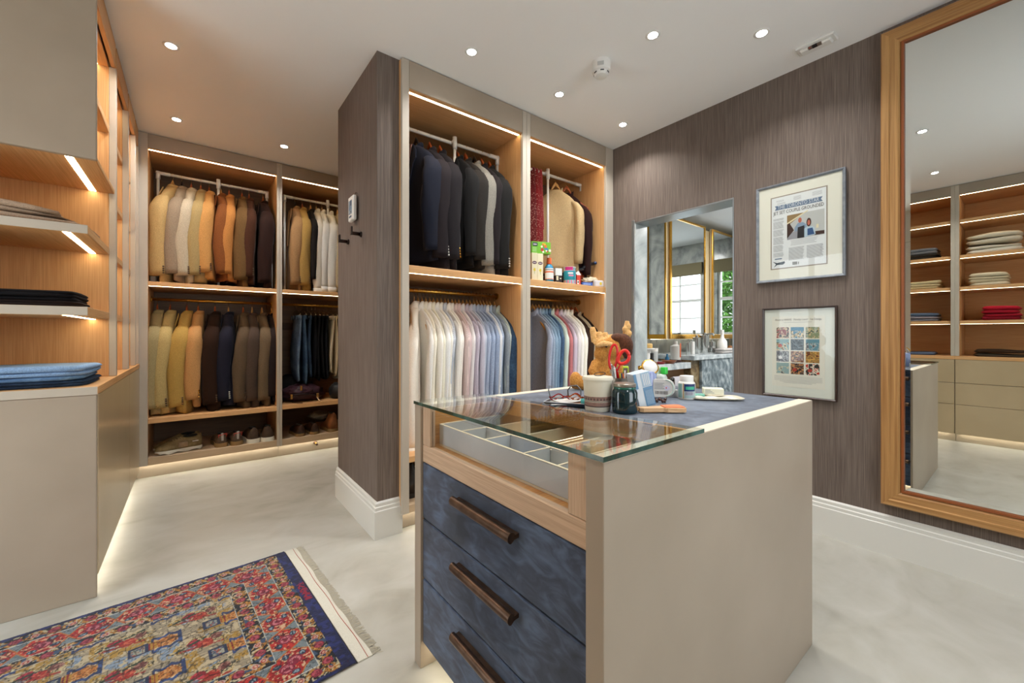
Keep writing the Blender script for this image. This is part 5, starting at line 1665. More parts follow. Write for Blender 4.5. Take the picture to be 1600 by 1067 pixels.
# ------------------------------------------------------------------ groceries on the right upper shelf
ZS = 1.4872
def local_thing(name, label, cat, x, y, z, group=None, turn=0.0):
    """a small thing turned so that its front (local -Y) looks into the room"""
    return thing(name, label, cat, (x, y, z), turn, group)
FT = radians(-20)
CART = plain('cream_carton', 'e0d8b8', .6); PLUMI = plain('plum_print', '5a3348', .6); YEL = plain('yellow_print', 'd8bf2c', .6)
for i, (u, lb) in enumerate(((833.5, 'cream carton with plum oval, left of the two under the green box'), (842.5, 'cream carton with plum oval, right of the two under the green box'))):
    t = local_thing('carton', lb, 'carton', x_at(u, 2.195), 2.195, ZS, 'cream cartons on the shelf', FT)
    G().cbox(-.0215, .0215, -.022, .022, 0, .195, .0015).build('box', CART, t, local=True)
    G().prism([(.017 * cos(2 * pi * k / 20), .011 * sin(2 * pi * k / 20) + .125) for k in range(20)], -.0226, -.022, 'xz').build('oval_label', PLUMI, t, local=True)
    G().cbox(-.010, .010, -.0230, -.0224, .123, .127, .0002).build('oval_text', WHITE, t, local=True)
    G().prism([(.009 * cos(2 * pi * k / 10) * (1.2 if k % 2 else .7), .013 * sin(2 * pi * k / 10) * (1.2 if k % 2 else .7) + .075) for k in range(10)], -.0226, -.022, 'xz').build('flower_print', YEL, t, local=True)
    G().cbox(-.0015, .0015, -.0226, -.022, .045, .066, .0002).build('stalk_print', plain('green_print', '8fa05a', .6), t, local=True)
GRN = plain('green_carton', '6fb52c', .5)
t = local_thing('snack_box', 'green printed carton lying across the cream cartons', 'carton', x_at(845, 2.19), 2.20, ZS + .1965, None, FT)
G().cbox(-.075, .075, -.024, .03, 0, .085, .0015).build('box', GRN, t, local=True)
G().cbox(-.065, -.028, -.0248, -.024, .052, .076, .0003).build('dark_label', plain('navy_print', '1d2440', .5), t, local=True)
G().cbox(-.060, -.034, -.0254, -.0248, .061, .067, .0002).build('label_text', WHITE, t, local=True)
for k in range(3):
    G().cbox(-.066, -.035, -.0248, -.024, .014 + k * .011, .018 + k * .011, .0002).build('print_line', plain('pale_green_print', 'b9dca0', .5), t, local=True)
rnd = random.Random(8)
for k in range(12):
    a, b = rnd.uniform(.0, .068), rnd.uniform(.012, .074); r = rnd.uniform(.006, .012)
    c = ['d8b52c', 'c0392b', 'e8e2d0', '3f86b5', 'd9722c', 'f0ead8'][k % 6]
    G().prism([(a + r * cos(2 * pi * j / 9), b + r * sin(2 * pi * j / 9)) for j in range(9)], -.0246 - .0002 * k, -.024, 'xz').build('picture_print', plain('print_' + c, c, .5), t, local=True)
bx = x_at(858, 2.19)
t = local_thing('mouthwash_bottle', 'blue bottle with white label and orange cap between cartons and small box', 'bottle', bx, 2.19, ZS, None, FT)
BLU = plain('blue_bottle', '2f86b0', .2)
G().lathe([(.001, 0), (.029, 0), (.032, .004), (.032, .098), (.029, .112), (.018, .124), (.015, .130), (.015, .134)], n=28).build('body', BLU, t, 'auto', local=True)
G().lathe([(.0325, .016), (.0327, .018), (.0327, .096), (.0325, .098)], n=28).build('label', plain('white_label', 'dfe3e0', .5), t, True, local=True)
G().lathe([(.0165, .130), (.0185, .132), (.0165, .176), (.001, .177)], n=24).build('cap', plain('orange_cap', 'e2642c', .4), t, 'auto', local=True)
G().lathe([(.0329, .066), (.0331, .067), (.0331, .076), (.0329, .077)], n=28).build('label_text', plain('orange_print', 'e0744a', .5), t, True, local=True)
G().lathe([(.0329, .018), (.0331, .0185), (.0331, .021), (.0329, .022)], n=28).build('label_band', plain('orange_print', 'e0744a', .5), t, True, local=True)
G().lathe([(.0329, .084), (.0331, .0845), (.0331, .092), (.0329, .093)], n=28).build('label_text', plain('grey_print', '8a9494', .5), t, True, local=True)
t = local_thing('small_carton', 'small carton, white above and dark brown below, left of the teal tin', 'carton', x_at(871, 2.185), 2.185, ZS, None, FT)
G().cbox(-.027, .027, -.025, .025, 0, .052, .001).build('lower_half', plain('dark_print', '2c1c17', .5), t, local=True)
G().cbox(-.027, .027, -.025, .025, .052, .105, .001).build('upper_half', plain('white_label', 'dfe3e0', .5), t, local=True)
G().cbox(-.020, -.004, -.0258, -.025, .016, .048, .0003).build('cream_label', CART, t, local=True)
G().cbox(.008, .020, -.0258, -.025, .026, .034, .0003).build('label_text', CART, t, local=True)
t = local_thing('snack_tin', 'teal and magenta striped round tub in the middle of the grocery shelf', 'tub', x_at(890, 2.20), 2.20, ZS, None, FT)
TEAL = plain('teal_print', '2694a6', .45); MAG = plain('magenta_print', 'c4247a', .45)
G().lathe([(.001, 0), (.046, 0), (.047, .003), (.047, .030)], n=36).build('lower_wall', WHITE, t, 'auto', local=True)
G().lathe([(.047, .030), (.0475, .031), (.0475, .100), (.047, .101)], n=36).build('teal_wall', TEAL, t, 'auto', local=True)
G().lathe([(.047, .101), (.047, .124), (.048, .126), (.048, .132), (.001, .132)], n=36).build('upper_wall', WHITE, t, 'auto', local=True)
def curved(r, a0, a1, z0, z1, n=6):
    g = G()
    rs = [[((r) * sin(a0 + (a1 - a0) * k / n), -(r) * cos(a0 + (a1 - a0) * k / n), z) for z in (z0, z1)] + [((r - .0008) * sin(a0 + (a1 - a0) * k / n), -(r - .0008) * cos(a0 + (a1 - a0) * k / n), z) for z in (z1, z0)] for k in range(n + 1)]
    return g.rings(rs)
for k in range(10):
    a = -1.3 + k * .27
    c = [MAG, TEAL][k % 2]
    curved(.0482, a, a + .14, .002, .029, 2).build('lower_stripe', c, t, local=True)
curved(.0483, -1.2, .1, .104, .130).build('magenta_band', MAG, t, local=True)
for k in range(3):
    curved(.0483, .2 + k * .25, .32 + k * .25, .103, .124, 2).build('upper_stripe', TEAL, t, local=True)
curved(.0483, -.7, .15, .076, .088).build('lettering_block', WHITE, t, local=True)
curved(.0483, -.6, .2, .058, .070).build('lettering_block', plain('pink_print', 'e08aa8', .5), t, local=True)
curved(.0483, .62, .74, .034, .094, 2).build('vertical_lettering', plain('pale_teal_print', '9fd0d4', .5), t, local=True)
t = local_thing('packet', 'red and white flat packet leaning beside the teal tub', 'packet', x_at(903.5, 2.185), 2.185, ZS, None, FT)
G().cbox(-.017, .017, -.007, .007, 0, .078, .002).build('pack', plain('red_print', 'd0402c', .5), t, local=True)
G().cbox(-.014, .004, -.0078, -.007, .008, .036, .0003).build('white_label', WHITE, t, local=True)
G().cbox(-.010, .0, -.0084, -.0078, .016, .030, .0002).build('label_code', DARKINK, t, local=True)
t = local_thing('blue_carton', 'small blue carton under the cream cloth', 'carton', x_at(916, 2.19), 2.19, ZS, None, FT)
G().cbox(-.046, .046, -.02, .03, 0, .028, .001).build('box', plain('royal_blue_card', '2a55a8', .5), t, local=True)
G().cbox(-.036, .03, -.0206, -.02, .010, .018, .0002).build('printed_line', plain('pale_blue_print', '8fa9d8', .5), t, local=True)
t = local_thing('tissue_pack', 'white tissue pack with a yellow emblem at the right end of the grocery shelf', 'packet', x_at(935, 2.185), 2.187, ZS, None, FT)
G().cbox(-.044, .044, -.022, .03, 0, .056, .010).build('pack', plain('tissue_wrap', 'cfccd0', .35), t, local=True)
G().prism([(.010 + .010 * cos(2 * pi * k / 12), .028 + .012 * sin(2 * pi * k / 12)) for k in range(12)], -.0228, -.022, 'xz').build('emblem', YEL, t, local=True)
t = local_thing('maroon_box', 'narrow maroon box behind the tissue pack', 'carton', x_at(945, 2.24), 2.255, ZS, None, 0)
G().cbox(-.02, .018, -.03, .03, 0, .062, .001).build('box', plain('maroon_card', '4a2028', .5), t, local=True)
t = local_thing('cotton_cloth', 'crumpled cream cloth heaped over the blue carton', 'cloth', x_at(925, 2.26), 2.27, ZS, None, 0)
lump((.0, .0, .060), (.085, .05, .032), 21, amp=.35).build('cloth', fabric('e0d6bb', 'cotton'), t, True, local=True)
for k in range(5):
    G().tube([(-.075 + .01 * k, -.03 + .008 * k, .060 - .002 * k), (-.02, -.035 + .01 * k, .074), (.04, -.03 + .012 * k, .070), (.085, -.01 + .01 * k, .046)], .006, 6).build('cloth_fold', fabric('e0d6bb', 'cotton'), t, True, local=True)
lump((-.035, -.052, .040), (.018, .012, .014), 23, amp=.2).build('dark_tassel', plain('dark_brown_felt', '3a1f18', .9), t, True, local=True)
t = local_thing('hair_brush', 'black handled hair brush with blue tip sticking up above the cloth', 'brush', x_at(912, 2.30), 2.30, ZS + .142, None, 0)
G().tube([(-.05, -.02, .01), (.0, -.03, .042), (.07, -.05, .066)], .011, 10, rad=[.011, .012, .0125]).build('handle', plain('black_handle', '12141c', .3), t, True, local=True)
G().tube([(.070, -.05, .066), (.090, -.056, .071)], .0128, 10).build('tip', plain('blue_tip', '22406e', .3), t, True, local=True)
G().ell((-.055, -.015, .004), .040, .026, .014).build('head', plain('black_handle', '12141c', .3), t, True, local=True)
t = local_thing('suede_pouch', 'rust orange suede pouch behind the cream cloth under the hair brush', 'pouch', x_at(906, 2.33), 2.335, ZS, None, 0)
lump((0, 0, .068), (.060, .035, .066), 27, amp=.25, flat=-.066).build('pouch', noisy('rust_suede', '8c3414', 'b04a22', 40, .8), t, True, local=True)
t = local_thing('paper_tag', 'small white paper tag tilted behind the teal tub', 'tag', x_at(905, 2.23), 2.24, ZS + .10, None, FT)
G().cbox(-.016, .016, -.001, .001, -.02, .02, .0004).xf(Matrix.Rotation(-.6, 4, 'Y')).build('paper', WHITE, t, local=True)

# ------------------------------------------------------------------ things on the island
ZI = IZ + .0005
def facing(x, y):
    return math.atan2(y, x) - pi / 2
def on_island(name, label, cat, x, y, group=None, turn=0.0, z=None):
    return thing(name, label, cat, (x, y, ZI if z is None else z), facing(x, y) + turn, group)
CREAMC = plain('cream_stoneware', 'd9d3c0', .35)
BRB = noisy('brown_glaze', '7f635a', '99796d', 90, .5)
DKB = plain('dark_glaze', '4a3a36', .5)
# lidded mug
t = on_island('lidded_pot', 'cream lidded pot with brown triangle bands on the suede top', 'pot', .985, .828)
G().lathe([(.001, 0), (.036, 0), (.0385, .003), (.0440, .088), (.0445, .094)], n=40).build('body', CREAMC, t, 'auto', local=True)
G().lathe([(.0465, .0935), (.047, .095), (.047, .100), (.045, .104), (.030, .1055), (.001, .1055)], n=40).build('lid', CREAMC, t, 'auto', local=True)
def band(z0, z1, mat, nm, th=.0004):
    r = lambda z: .0385 + (z - .003) / .085 * .0055
    G().lathe([(r(z0) + .0001, z0), (r(z0) + th, z0 + .0002), (r(z1) + th, z1 - .0002), (r(z1) + .0001, z1)], n=40).build(nm, mat, t, 'auto', local=True)
band(.034, .046, BRB, 'triangle_band'); band(.0305, .0325, DKB, 'dark_line'); band(.018, .029, BRB, 'broad_band'); band(.0145, .018, DKB, 'dark_line'); band(.029, .0305, CREAMC, 'pale_line')
for k in range(26):
    a = 2 * pi * k / 26; r = .0385 + .037 / .085 * .0055 + .0006
    G().add([(r * sin(a - .07), -r * cos(a - .07), .0355), (r * sin(a + .07), -r * cos(a + .07), .0355), (r * 1.012 * sin(a), -r * 1.012 * cos(a), .0435),
             (.99 * r * sin(a - .07), -.99 * r * cos(a - .07), .0355), (.99 * r * sin(a + .07), -.99 * r * cos(a + .07), .0355), (r * sin(a), -r * cos(a), .0435)],
            [(0, 1, 2), (5, 4, 3), (0, 3, 4, 1), (1, 4, 5, 2), (2, 5, 3, 0)]).build('triangle', DKB, t, local=True)
t = on_island('hair_band', 'thin black hair band lying on the lid of the cream pot', 'hair band', .987, .832, z=ZI + .1062)
G().tube([(.008 + .017 * cos(2 * pi * k / 20), .017 * sin(2 * pi * k / 20), .0012 + .004 * (1 + sin(2 * pi * k / 20 + .5))) for k in range(21)], .0011, 6).build('loop', plain('black_elastic', '1c1614', .7), t, True, local=True)
# dark green candle jar
t = on_island('candle_jar', 'dark teal glass candle jar with metal lid at the front of the clutter', 'jar', 1.018, .752)
G().lathe([(.001, 0), (.033, 0), (.0365, .004), (.037, .012), (.037, .060), (.0345, .068), (.030, .072), (.0295, .078), (.001, .078)], n=40).build('glass_body', plain('teal_glass', '06262b', .06, 0, .8), t, True, local=True)
G().lathe([(.0305, .070), (.032, .072), (.032, .0775), (.030, .0785)], n=40).build('glass_neck', plain('teal_neck', '0f5a4c', .1, 0, .8), t, True, local=True)
G().lathe([(.0318, .0785), (.0325, .080), (.0325, .0865), (.031, .088), (.026, .0872), (.001, .0872)], n=40).build('lid', plain('bronze_lid', 'a39a8e', .3, .8), t, 'auto', local=True)
# tray with spectacles and papers
tx, ty = 1.000, .935
t = on_island('valet_tray', 'grey blue oblong tray full of papers and spectacles left of the cream pot', 'tray', tx, ty, None, radians(-14))
TRM = plain('tray_lacquer', '39424e', .35); TRE = plain('tray_edge', 'c3c8cc', .4)
g = G().rings([[(a * (.085 + o), b * (.055 + o), z) for a, b in ((-1, -1), (1, -1), (1, 1), (-1, 1))] for o, z in ((-.008, 0), (.0, .004), (.006, .014), (.004, .0145), (-.004, .005))])
g.build('dish', TRM, t, local=True)
g = G().rings([[(a * (.085 + o), b * (.055 + o), z) for a, b in ((-1, -1), (1, -1), (1, 1), (-1, 1))] for o, z in ((.0065, .0135), (.0068, .0152), (.0040, .0152), (.0042, .0140))], cap=False)
g.build('rim', TRE, t, local=True)
ca, sa = cos(t.rotation_euler.z), sin(t.rotation_euler.z)
def on_tray(a, b): return tx + a * ca - b * sa, ty + a * sa + b * ca
PAPR = plain('white_paper', 'dcdad6', .7)
for i, (a, b, r, w, h, m, lb) in enumerate(((-.01, -.012, .15, .070, .040, PAPR, 'white folded receipt lowest in the tray'), (.012, .006, -.3, .064, .036, plain('brown_slip', 'a06c4a', .7), 'rust brown slip of paper in the tray'), (-.016, .010, .5, .060, .034, PAPR, 'white paper strip topmost in the tray'))):
    px, py = on_tray(a, b)
    p = on_island('paper_slip', lb, 'paper', px, py, 'papers in the tray', r, ZI + .0055 + i * .0028)
    gg = G(); rs = []
    for k in range(9):
        u = -w + 2 * w * k / 8
        zz = .0015 + .0014 * sin(k * 1.1 + i)
        rs.append([(u, -h, zz), (u, h, zz + .001), (u, h, zz + .0014), (u, -h, zz + .0004)])
    gg.rings(rs).build('sheet', m, p, local=True)
px, py = on_tray(.058, -.036)
p = on_island('lip_balm', 'turquoise striped lip balm tube in front of the papers', 'tube', px, py, None, -.15, ZI + .020)
G().tube([(-.030, 0, 0), (.030, 0, 0)], .0085, 14).build('tube', plain('turquoise', '52b3ad', .35), p, True, local=True)
G().tube([(-.012, 0, 0), (.004, 0, 0)], .0088, 14).build('white_band', WHITE, p, True, local=True)
G().tube([(.012, 0, 0), (.030, 0, 0)], .0089, 14).build('cap', plain('blue_balm_cap', '31567a', .35), p, True, local=True)
def spectacles(label, px, py, z, turn, mat, col):
    p = on_island('spectacles', label, 'glasses', px, py, 'spectacles in the tray', turn, z)
    p.rotation_mode = 'XYZ'; p.rotation_euler = (radians(62), 0, p.rotation_euler.z)
    for s in (-1, 1):
        G().tube([(s * .030 + .024 * cos(2 * pi * k / 20), -.004 * sin(k), .020 + .019 * sin(2 * pi * k / 20)) for k in range(21)], .0022, 6).build('rim', mat, p, True, local=True)
        G().tube([(s * .054, 0, .026), (s * .057, .02, .029), (s * .050, .040, .018), (s * .030, .046, -.004)], .0022, 6, flat=.6).build('temple', col, p, True, local=True)
        G().lathe([(.001, -.0004), (.021, -.0004), (.021, .0004), (.001, .0004)], n=20).xf(Matrix.Translation((s * .030, 0, .020)) @ Matrix.Rotation(pi / 2, 4, 'X') @ Matrix.Diagonal((1, .84, 1, 1))).build('lens', glass('spectacle_lens', (.96, .97, .96), 0, 1.5, True), p, local=True)
    G().tube([(-.008, 0, .026), (0, -.003, .029), (.008, 0, .026)], .002, 6).build('bridge', mat, p, True, local=True)
REDF = plain('red_frame', '8c1414', .2); GRF = plain('grey_temple', '55595c', .3)
px, py = on_tray(-.045, .012); spectacles('red framed spectacles with grey temples, left pair in the tray', px, py, ZI + .016, .35, REDF, GRF)
px, py = on_tray(.030, .020); spectacles('red tortoise spectacles, right pair half behind the cream pot', px, py, ZI + .016, -.2, noisy('tortoise', '6b1712', 'b8601c', 50, .2), plain('black_temple', '1c1a1a', .3))
# pen pot
PX, PY = 1.150, .872
t = on_island('pen_pot', 'silver pen pot behind the candle jar', 'pot', PX, PY)
MESHM = plain('silver_mesh', '9a948a', .3, .8)
G().lathe([(.001, 0), (.030, 0), (.032, .002), (.036, .084), (.0365, .087), (.0345, .087), (.031, .004), (.001, .004)], n=32).build('cup', MESHM, t, 'auto', local=True)
def in_pot(name, label, cat, group=None, turn=0):
    return on_island(name, label, cat, PX, PY, group, turn, ZI + .0046)
REDP = plain('red_plastic', 'd21c22', .25)
s = in_pot('scissors', 'scissors with big red handles standing in the pen pot', 'scissors')
lp = []
for k in range(25):
    a = 2 * pi * k / 24
    lp.append((-.020 + .0135 * cos(a) + .004 * sin(a), 0, .152 + .042 * sin(a)))
G().tube(lp, .0042, 8).build('handle', REDP, s, True, local=True)
lp = []
for k in range(25):
    a = 2 * pi * k / 24
    lp.append((.014 + .018 * cos(a) * (1 - .25 * sin(a)), -.004, .152 + .022 * sin(a) + .006 * cos(a)))
G().tube(lp, .0058, 8).build('handle', plain('coral_red_plastic', 'e0302a', .25), s, True, local=True)
G().tube([(-.012, 0, .112), (-.005, 0, .098), (.0, 0, .06)], .006, 8, flat=.5).build('shank', REDP, s, True, local=True)
G().tube([(.006, -.003, .132), (-.004, -.002, .112), (-.009, 0, .098), (-.006, 0, .07)], .005, 8, flat=.6).build('shank', REDP, s, True, local=True)
STL = plain('scissor_steel', 'c9cbcc', .18, 1.0)
G().prism([(-.009, .118), (-.002, .116), (.003, .02), (-.001, .004), (-.005, .03)], -.0022, -.0006, 'xz').build('blade', STL, s, local=True)
G().prism([(.003, .075), (.007, .07), (.002, .005), (-.001, .02)], .0006, .0022, 'xz').build('blade', STL, s, local=True)
for i, (a, b, c, d, m, lb, cap) in enumerate(((-.006, .008, -.030, .006, plain('pen_silver', 'b4b6b8', .2, .9), 'silver ballpoint leaning left in the pen pot', 'pen_silver'),
                                              (.000, .004, -.0245, -.012, plain('pen_steel', '8e9194', .2, .9), 'steel ballpoint beside the red scissors', 'pen_steel'),
                                              (-.004, -.008, -.0165, -.018, plain('pen_white', 'd8d8d6', .3), 'white ballpoint in front of the scissors', 'pen_white'))):
    p = in_pot('ballpoint_pen', lb, 'pen', 'pens in the pen pot')
    h = .128 - .006 * i
    G().tube([(a, b, .002), (c, d, h)], .0036, 10).build('barrel', m, p, True, local=True)
    G().tube([(c, d, h), (c - .001, d, h + .006)], .0022, 8).build('push_button', CHROME, p, True, local=True)
    G().cbox(c - .0012, c + .0012, d - .0062, d - .0044, h - .034, h - .002, .0003).build('clip', CHROME, p, local=True)
p = in_pot('lighter', 'lime framed lighter with a dark label in the pen pot', 'lighter')
LIME = plain('lime_plastic', 'b9d62c', .3)
G().cbox(.011, .030, -.018, -.010, .06, .122, .002).build('body', LIME, p, local=True)
G().cbox(.0135, .0275, -.0188, -.018, .062, .116, .0005).build('label', plain('brown_label', '6a5a50', .5), p, local=True)
G().cbox(.016, .0205, -.0194, -.0188, .080, .108, .0003).build('label_text', WHITE, p, local=True)
for i, (x0, c, lb) in enumerate(((.004, 'd8b81c', 'yellow pencil in the pen pot'), (.009, '2c4a78', 'blue pencil in the pen pot'), (.014, 'e0702c', 'orange pencil in the pen pot'))):
    p = in_pot('pencil', lb, 'pencil', 'pencils in the pen pot')
    G().tube([(x0 + .006, -.016, .02), (x0 - .002, -.026, .098)], .0034, 6).build('shaft', plain('pencil_' + c, c, .4), p, local=True)
    G().tube([(x0 - .002, -.026, .098), (x0 - .0024, -.0265, .102)], .0012, 6).build('lead', DARKINK, p, local=True)
# blue and white carton leaning on the wooden brush
bx, by = 1.130, .752
t = on_island('medicine_carton', 'blue and white carton leaning beside the candle jar', 'carton', bx, by, None, .50)
R = Matrix.Translation((0.0, 0, .0)) @ Matrix.Rotation(radians(-13), 4, 'Y')
WB = plain('pale_card', 'cfd9e0', .5); BB = plain('steel_blue_card', '5f8cb0', .5); LB = plain('sky_card', 'a3bdd2', .5)
def cb(a, b, c, d, e, f, m, nm, r=.0006):
    G().cbox(a, b, c, d, e, f, r).xf(R).build(nm, m, t, local=True)
cb(-.030, .026, -.016, .030, .009, .118, WB, 'box', .001)
cb(-.006, .0255, -.0166, -.016, .010, .070, BB, 'blue_panel', .0002)
cb(-.006, .0255, -.0166, -.016, .072, .117, LB, 'pale_panel', .0002)
cb(-.0295, -.020, -.0166, -.016, .070, .117, BB, 'blue_strip', .0002)
for k in range(6):
    cb(.000 + .004 * k, .0015 + .004 * k, -.0170, -.0166, .014, .060, LB, 'print_line', .0001)
for k in range(4):
    cb(.000 + .006 * k, .002 + .006 * k, -.0170, -.0166, .076, .112, WHITE, 'print_line', .0001)
cb(-.024, .010, -.010, .022, .1180, .1184, plain('pale_blue_flap', 'b5c6d2', .5), 'flap_print', .0001)
# wooden brush with orange bristle pad, lying down
wx, wy = 1.112, .690
t = on_island('wooden_brush', 'pale wooden clothes brush with an orange pad lying in front', 'brush', wx, wy, None, radians(24))
OUT = [(-.072, -.010), (-.060, -.017), (-.030, -.018), (0, -.019), (.010, -.026), (.055, -.030), (.066, -.026), (.066, .022), (.055, .027), (.012, .024), (0, .017), (-.03, .013), (-.062, .010), (-.072, .004)]
WD = wood('pale_beech', 'c49a6e', 'dcb68c', 'x', .5)
G().prism(OUT, .002, .016, 'xy').build('handle', WD, t, local=True, bevel=.002)
G().prism([(.002, -.020), (.056, -.027), (.063, -.022), (.063, .018), (.054, .022), (.004, .016)], .016, .0185, 'xy').build('pad', plain('orange_pad', 'd97a50', .8), t, local=True)
G().tube([(-.074, -.003, .009), (-.082, -.003, .010)], .006, 8).build('end_knob', WD, t, True, local=True)
# perfume bottle behind
t = on_island('lavender_bottle', 'lavender blue bottle with gold rimmed white oval stopper', 'bottle', 1.352, .892)
LAV = plain('lavender_glass', '8c97c0', .15, 0, .6)
G().lathe([(.001, 0), (.026, 0), (.029, .004), (.029, .085), (.024, .094), (.014, .098), (.001, .098)], n=28).build('body', LAV, t, 'auto', local=True)
G().lathe([(.001, -.003), (.028, -.003), (.030, 0), (.028, .003), (.001, .003)], n=28, sx=1.1).xf(Matrix.Translation((.006, -.004, .112)) @ Matrix.Rotation(radians(62), 4, 'X') @ Matrix.Rotation(.3, 4, 'Y')).build('gold_rim', BRASS, t, True, local=True)
G().lathe([(.001, -.004), (.024, -.004), (.0255, 0), (.024, .004), (.001, .004)], n=28, sx=1.1).xf(Matrix.Translation((.006, -.0045, .112)) @ Matrix.Rotation(radians(62), 4, 'X') @ Matrix.Rotation(.3, 4, 'Y')).build('white_oval', WHITE, t, True, local=True)
G().tube([(-.036, .008, .106), (-.020, .004, .108)], .008, 12).build('gold_cap', BRASS, t, True, local=True)
# clear pack with bar code, in front of a green capped bottle
t = on_island('clear_packet', 'clear round-ended packet with bar code and small print', 'packet', 1.362, .838)
CLR = plain('pale_packet', 'cdcac4', .25)
pts = [(-.034, .004), (-.034, .066), (-.028, .070), (.012, .070)] + [(.012 + .030 * sin(a), .038 + .032 * cos(a)) for a in [pi * k / 10 for k in range(1, 10)]] + [(.012, .004), (-.028, .002)]
G().prism(pts, -.006, .006, 'xz').build('pack', CLR, t, local=True, bevel=.0015)
G().tube([(.010 + .026 * sin(a), -.0066, .038 + .029 * cos(a)) for a in [pi * k / 12 for k in range(13)]], .0018, 6).build('clear_edge', plain('mint_plastic', 'b8cfc4', .2), t, True, local=True)
g = G()
x = -.026; rnd = random.Random(2)
while x < .018:
    w = rnd.choice((.0008, .0012, .0018)); g.box(x, x + w, -.0066, -.006, .014, .026); x += w + rnd.choice((.0008, .0014, .002))
o = g.build('barcode', plain('barcode_ink', '5f5c5c', .6), t, local=True); o['kind'] = 'stuff'
g = G()
for k in range(5):
    g.box(-.030, .004 - .004 * (k % 2), -.0066, -.006, .034 + k * .005, .036 + k * .005)
o = g.build('small_print', GREYINK, t, local=True); o['kind'] = 'stuff'
G().lathe([(.001, 0), (.010, 0), (.010, .0006), (.001, .0006)], n=16).xf(Matrix.Translation((.014, -.006, .038)) @ Matrix.Rotation(pi / 2, 4, 'X')).build('pale_disc', plain('pale_lilac_print', 'c2bfd0', .5), t, local=True)
G().cbox(.010, .013, -.0072, -.0066, .036, .041, .0003).build('red_dot', plain('red_print', 'd0402c', .5), t, local=True)
t = on_island('green_capped_bottle', 'clear bottle with a bright green cap behind the bar-coded packet', 'bottle', 1.440, .895)
G().lathe([(.001, 0), (.022, 0), (.024, .003), (.024, .066), (.018, .078), (.014, .080), (.001, .080)], n=28).build('body', plain('frosted_bottle', 'c4cdc6', .2), t, 'auto', local=True)
G().lathe([(.0125, .080), (.0135, .081), (.0135, .104), (.012, .106), (.001, .106)], n=24).xf(Matrix.Translation((.012, 0, 0))).build('cap', plain('bright_green_cap', '2bbf3c', .35), t, 'auto', local=True)
G().lathe([(.0125, .080), (.0135, .081), (.0135, .106), (.012, .108), (.001, .108)], n=24).xf(Matrix.Translation((-.016, .01, 0))).build('pale_cap', plain('pale_cap', 'd3d6ca', .35), t, 'auto', local=True)
# pill bottle
t = on_island('pill_bottle', 'white pill bottle with teal and navy label at the right of the clutter', 'bottle', 1.415, .776)
G().lathe([(.001, 0), (.027, 0), (.029, .003), (.029, .056), (.027, .061), (.022, .064), (.001, .064)], n=36).build('body', WHITE, t, 'auto', local=True)
G().lathe([(.0220, .063), (.0235, .064), (.0235, .082), (.0225, .084), (.001, .084)], n=36).build('cap', WHITE, t, 'auto', local=True)
curved(.0293, -1.25, -.55, .006, .056).build('teal_label', plain('pale_teal_label', '8fb5b0', .5), t, local=True)
curved(.0293, -.28, 1.25, .006, .030).build('lower_label', plain('sage_label', '9db5b4', .5), t, local=True)
curved(.0293, -.28, 1.25, .030, .056).build('navy_label', plain('navy_label', '1c2f66', .4), t, local=True)
curved(.0296, -.1, 1.0, .036, .047).build('green_swoosh', plain('green_swoosh', '3fae8c', .4), t, local=True)
curved(.0296, -.15, .9, .016, .029).build('barcode_block', plain('barcode_grey_2', 'b4b2be', .5), t, local=True)
for k in range(7):
    curved(.0298, -.1 + k * .13, -.05 + k * .13, .017, .028, 1).build('bar', plain('barcode_ink', '5f5c5c', .6), t, local=True)
curved(.0296, -.40, -.30, .004, .058, 1).build('gold_edge', plain('gilt_print', 'c09a4a', .4), t, local=True)
# soap tray
t = on_island('soap_dish', 'thin cream dish with a wrapped soap near the back of the suede top', 'dish', 1.495, .712, None, radians(20))
g = G(); rs = []
for o, z in ((-.010, 0), (.0, .002), (.008, .007), (.006, .008), (-.004, .004)):
    rs.append([(cos(2 * pi * k / 28) * (.082 + o) * (abs(cos(2 * pi * k / 28)) ** -.35 if abs(cos(2 * pi * k / 28)) > .3 else 1.2), sin(2 * pi * k / 28) * (.050 + o), z) for k in range(28)])
g = G(); rs = []
for o, z in ((-.010, 0), (.0, .002), (.008, .007), (.006, .008), (-.004, .004)):
    rr_ = []
    for k in range(28):
        a = 2 * pi * k / 28
        rr_.append(((.085 + o) * abs(cos(a)) ** .5 * (1 if cos(a) > 0 else -1), (.045 + o) * abs(sin(a)) ** .5 * (1 if sin(a) > 0 else -1), z))
    rs.append(rr_)
g.rings(rs).build('dish', plain('cream_dish', 'd3c9b2', .4), t, True, local=True)
p = on_island('wrapped_soap', 'cream soap carton resting on the thin dish', 'soap', 1.500, .722, None, radians(8), ZI + .016)
G().cbox(-.034, .034, -.020, .020, 0, .022, .002).build('carton', plain('ivory_card', 'dedbc4', .6), p, local=True)
for k in range(3):
    G().cbox(-.028, .002 - .006 * k, -.0206, -.020, .005 + k * .005, .007 + k * .005, .0002).build('print_line', GREYINK, p, local=True)
p = on_island('paper_wrap', 'crumpled white paper under the soap carton on the dish', 'paper', 1.480, .705, None, radians(15), ZI + .0045)
gg = G(); rs = []
for k in range(15):
    u = -.070 + .14 * k / 14
    rs.append([(u, -.032 + .004 * sin(k * 1.7), .002 + .003 * (1 + sin(k * .9))), (u, -.01, .006 + .0025 * sin(k * 1.3)), (u, .03, .0055 + .002 * sin(k * .6)), (u, .03, .003), (u, -.01, .003), (u, -.032, .001)])
gg.rings(rs).build('sheet', plain('ivory_tissue', 'd8d5c6', .8), p, True, local=True)
p = on_island('mint_packet', 'small mint green packet at the left end of the soap dish', 'packet', 1.448, .752, None, radians(15), ZI + .010)
G().cbox(-.022, .022, -.012, .012, 0, .008, .002).build('pack', plain('mint_card', '6fae9c', .5), p, local=True)
